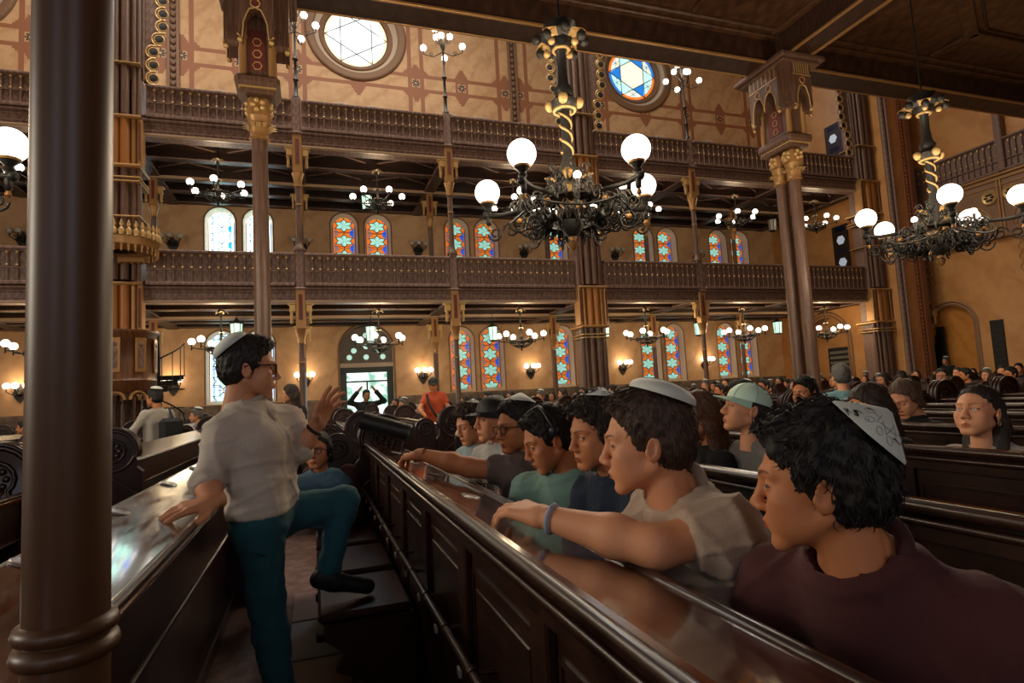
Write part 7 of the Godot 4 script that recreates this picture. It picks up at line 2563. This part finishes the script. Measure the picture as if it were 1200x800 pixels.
	# visitor taking a picture in the doorway, and others as dark shapes there
	person({
		"label": "dark figure in the doorway raising both arms to take a picture",
		"head": [1.37, 1.45, 16.2], "yaw": 280.0, "hs": 1.18, "byaw": 280.0, "pelvis": [1.37, 0.78, 16.2], "bs": 1.2, "elL": [1.82, 1.28, 16.1], "wrL": [1.50, 1.68, 16.0], "elR": [0.92, 1.28, 16.2], "wrR": [1.24, 1.68, 16.0], "sleeve": 1.7,
		"seed": 160, "skin": SKIN_C, "shirt": Color(0.10, 0.14, 0.13), "hair": "short", "hair_col": Color(0.05, 0.05, 0.05), "hseed": 5, "strands": 200, "cell": 0.025, "far": true,
		"kneeL": [1.47, 0.45, 16.2], "kneeR": [1.27, 0.45, 16.2], "ankL": [1.47, 0.09, 16.2], "ankR": [1.27, 0.09, 16.2]})
	# two far visitors in black by the end wall
	for q in [[22.4, 15.6, "dark-clothed visitor beside the shiny arched recess"], [22.3, 12.35, "dark-clothed visitor with a white cap near the right edge"]]:
		var v := person({
			"label": q[2], "head": [q[0], 1.62, q[1]], "yaw": 170.0, "hs": 1.1, "byaw": 180.0, "pelvis": [q[0] + 0.05, 0.95, q[1]], "bs": 1.1, "seed": 170, "skin": SKIN_C, "shirt": Color(0.03, 0.03, 0.035), "hair": "short", "hair_col": Color(0.3, 0.28, 0.26), "hseed": 5, "strands": 100, "cell": 0.03, "far": true, "elL": [q[0] + 0.05, 1.15, q[1] - 0.3], "elR": [q[0] + 0.05, 1.15, q[1] + 0.3], "sleeve": 1.0,
			"kneeL": [q[0], 0.5, q[1] - 0.1], "kneeR": [q[0], 0.5, q[1] + 0.1], "ankL": [q[0], 0.09, q[1] - 0.1], "ankR": [q[0], 0.09, q[1] + 0.1], "trousers": Color(0.03, 0.03, 0.035)})
		kippah(v, 10.0, 0.08, 0.03, false, 14, false)

# seated visitors in the farther pews: one figure of each kind, then copies
func crowd() -> void:
	var protos := []
	var kinds := [["short", Color(0.06, 0.05, 0.045), Color(0.10, 0.10, 0.12), SKIN_B, false, 5], ["long", Color(0.16, 0.10, 0.065), Color(0.28, 0.20, 0.18), SKIN_A, true, 24], ["short", Color(0.42, 0.40, 0.38), Color(0.46, 0.44, 0.42), SKIN_A, false, 12], ["updo", Color(0.10, 0.07, 0.05), Color(0.06, 0.06, 0.065), SKIN_C, true, 27]]
	var looks := ["dark-haired seated visitor in dark clothes", "brown-haired seated visitor in a brown top", "grey-haired seated visitor in a pale shirt", "seated visitor with dark hair tied back"]
	var spots := []
	for k in range(2, 19):
		for row in [0, 1]:
			for j in 4:
				var z: float = ([6.9, 12.2][row] as float) + j * 0.95
				if rng.randf() < (0.62 if row == 1 else 0.5):
					spots.append([ROW0 + PITCH * k + 0.48 + rng.randf_range(-0.04, 0.06), z + rng.randf_range(-0.2, 0.2), k, row, j])
	for s in [[-2.1, 12.6, -3, 1, 0], [-5.1, 13.4, -6, 1, 1], [1.84, 12.9, 1, 1, 1], [1.84, 14.2, 1, 1, 2]]:
		spots.append(s)
	for i in 4:
		var q: Array = kinds[i]
		var f := person({"label": looks[i], "head": [0.0, 1.20, 0.0], "yaw": 180.0 + 12.0 * (i - 1), "hs": 1.03, "byaw": 180.0, "pelvis": [0.22, 0.50, 0.0], "female": q[4], "bs": 0.95, "seed": 200 + i, "skin": q[3], "shirt": q[2], "hair": q[0], "hair_col": q[1], "hseed": q[5], "strands": 60, "cell": 0.032, "far": true, "elL": [0.0, 0.78, -0.2], "elR": [0.0, 0.78, 0.2], "sleeve": 1.0})
		if i == 2:
			kippah(f, 14.0, 0.075, 0.03, false, 12, false)
		protos.append(f)
	var n := 0
	var taken := [0, 0, 0, 0]
	for s in spots:
		var i := rng.randi_range(0, 3)
		var lab := "%s, %s pew of the %s block, %s seat" % [looks[i], ORD[maxi(s[2] - 1, 0)], ["middle", "far"][s[3]], ["near", "second", "third", "fourth"][s[4]]]
		if s[2] < 0:
			lab = "%s in the far block left of the guide, %s" % [looks[i], "nearer" if s[4] == 0 else "farther"]
		var f: Node3D
		if taken[i] == 0:
			f = protos[i]
			taken[i] = 1
		else:
			f = protos[i].duplicate()
			f.name = nm("person")
			add_child(f)
		f.set_meta("label", lab)
		f.set_meta("group", "%s in the %s block" % [looks[i].replace("visitor", "visitors"), ["middle", "far"][s[3]]])
		f.position = V(s[0] + 0.22, 0, s[1])
		f.rotation.y = rng.randf_range(-0.4, 0.4)
		f.scale = Vector3.ONE * rng.randf_range(0.94, 1.04)
		n += 1

func setup_view() -> void:
	var cam := Camera3D.new()
	cam.name = "camera"
	add_child(cam)
	cam.fov = 60.241
	cam.near = 0.02
	cam.far = 200.0
	var r := Vector3(0.946008, -0.053534, 0.319692)
	var u := Vector3(0.022906, 0.994843, 0.098811)
	cam.basis = Basis(r, u, r.cross(u)).orthonormalized()
	cam.position = Vector3(0, 1.32, 0)
	cam.current = true
	var we := WorldEnvironment.new()
	we.name = "environment"
	var e := Environment.new()
	var sky := Sky.new()
	var ps := PhysicalSkyMaterial.new()
	sky.sky_material = ps
	e.sky = sky
	e.background_mode = Environment.BG_SKY
	e.background_energy_multiplier = 0.6
	e.tonemap_mode = Environment.TONE_MAPPER_LINEAR
	e.tonemap_exposure = 1.0
	e.sdfgi_enabled = true
	e.ssao_enabled = true
	e.ssil_enabled = true
	we.environment = e
	add_child(we)
	# daylight: round windows and tall windows of the far wall, unseen windows added behind and left of the camera for fill, roof lights of the nave
	for x in [1.98, 14.45, -10.86]:
		area("window_daylight", V(x, 15.7, ZW - 0.5), Vector3(0, -0.25, 1), Vector2(2.2, 2.2), Color(0.86, 0.93, 1.0), 14.0)
	for x in [-7.0, 0.5, 8.0]:
		daylight("roof_light", V(x, 19.97, 13.8), Vector3(0, -1, 0.01), Vector2(4.0, 4.5), Color(1.0, 0.95, 0.88), 92.0, "leaded roof light in the nave ceiling")
	for x in [-9.0, -3.5, 2.0]:
		daylight("window", V(x, 4.2, -5.97), Vector3(0, 0, -1), Vector2(1.6, 3.6), Color(0.90, 0.94, 1.0), 3.0, "added unseen window in the wall behind the visitors")
	daylight("window", V(-13.97, 5.0, 4.0), Vector3(1, 0, 0), Vector2(2.4, 4.5), Color(1.0, 0.95, 0.86), 62.0, "added unseen window in the left end wall")
	area("door_daylight", V(1.97, 1.3, ZW - 0.35), Vector3(0, 0, 1), Vector2(1.5, 2.2), Color(0.85, 0.97, 0.95), 5.0)

# unseen glowing pane and frame added behind an area light, facing look
func daylight(called: String, at: Vector3, look: Vector3, size: Vector2, col: Color, e: float, label: String) -> void:
	var o := structure_node(called, at, label)
	o.look_at_from_position(at, at + look, Vector3.UP if absf(look.normalized().y) < 0.9 else Vector3.RIGHT)
	var pm := StandardMaterial3D.new()
	pm.albedo_color = Color(0.2, 0.2, 0.2)
	pm.emission_enabled = true
	pm.emission = col
	pm.emission_energy_multiplier = 1.5
	part(o, "window_pane", MB.new().box(Vector3.ZERO, Vector3(size.x, size.y, 0.02)), pm)
	var fr := MB.new()
	for s in [-1.0, 1.0]:
		fr.box(Vector3(s * size.x * 0.5, 0, 0), Vector3(0.12, size.y + 0.12, 0.08)).box(Vector3(0, s * size.y * 0.5, 0), Vector3(size.x, 0.12, 0.08))
	var fm := StandardMaterial3D.new()
	fm.albedo_color = Color(0.35, 0.26, 0.2)
	part(o, "window_frame", fr, fm)
	area("window_daylight", at + look.normalized() * 0.12, look, size, col, e)

func _ready() -> void:
	rng.seed = 20240
	setup_view()
	materials()
	build_shell()
	build_galleries()
	build_columns()
	build_near()
	build_end()
	build_pulpit()
	build_radiator()
	build_lamps()
	build_pews()
	build_people()
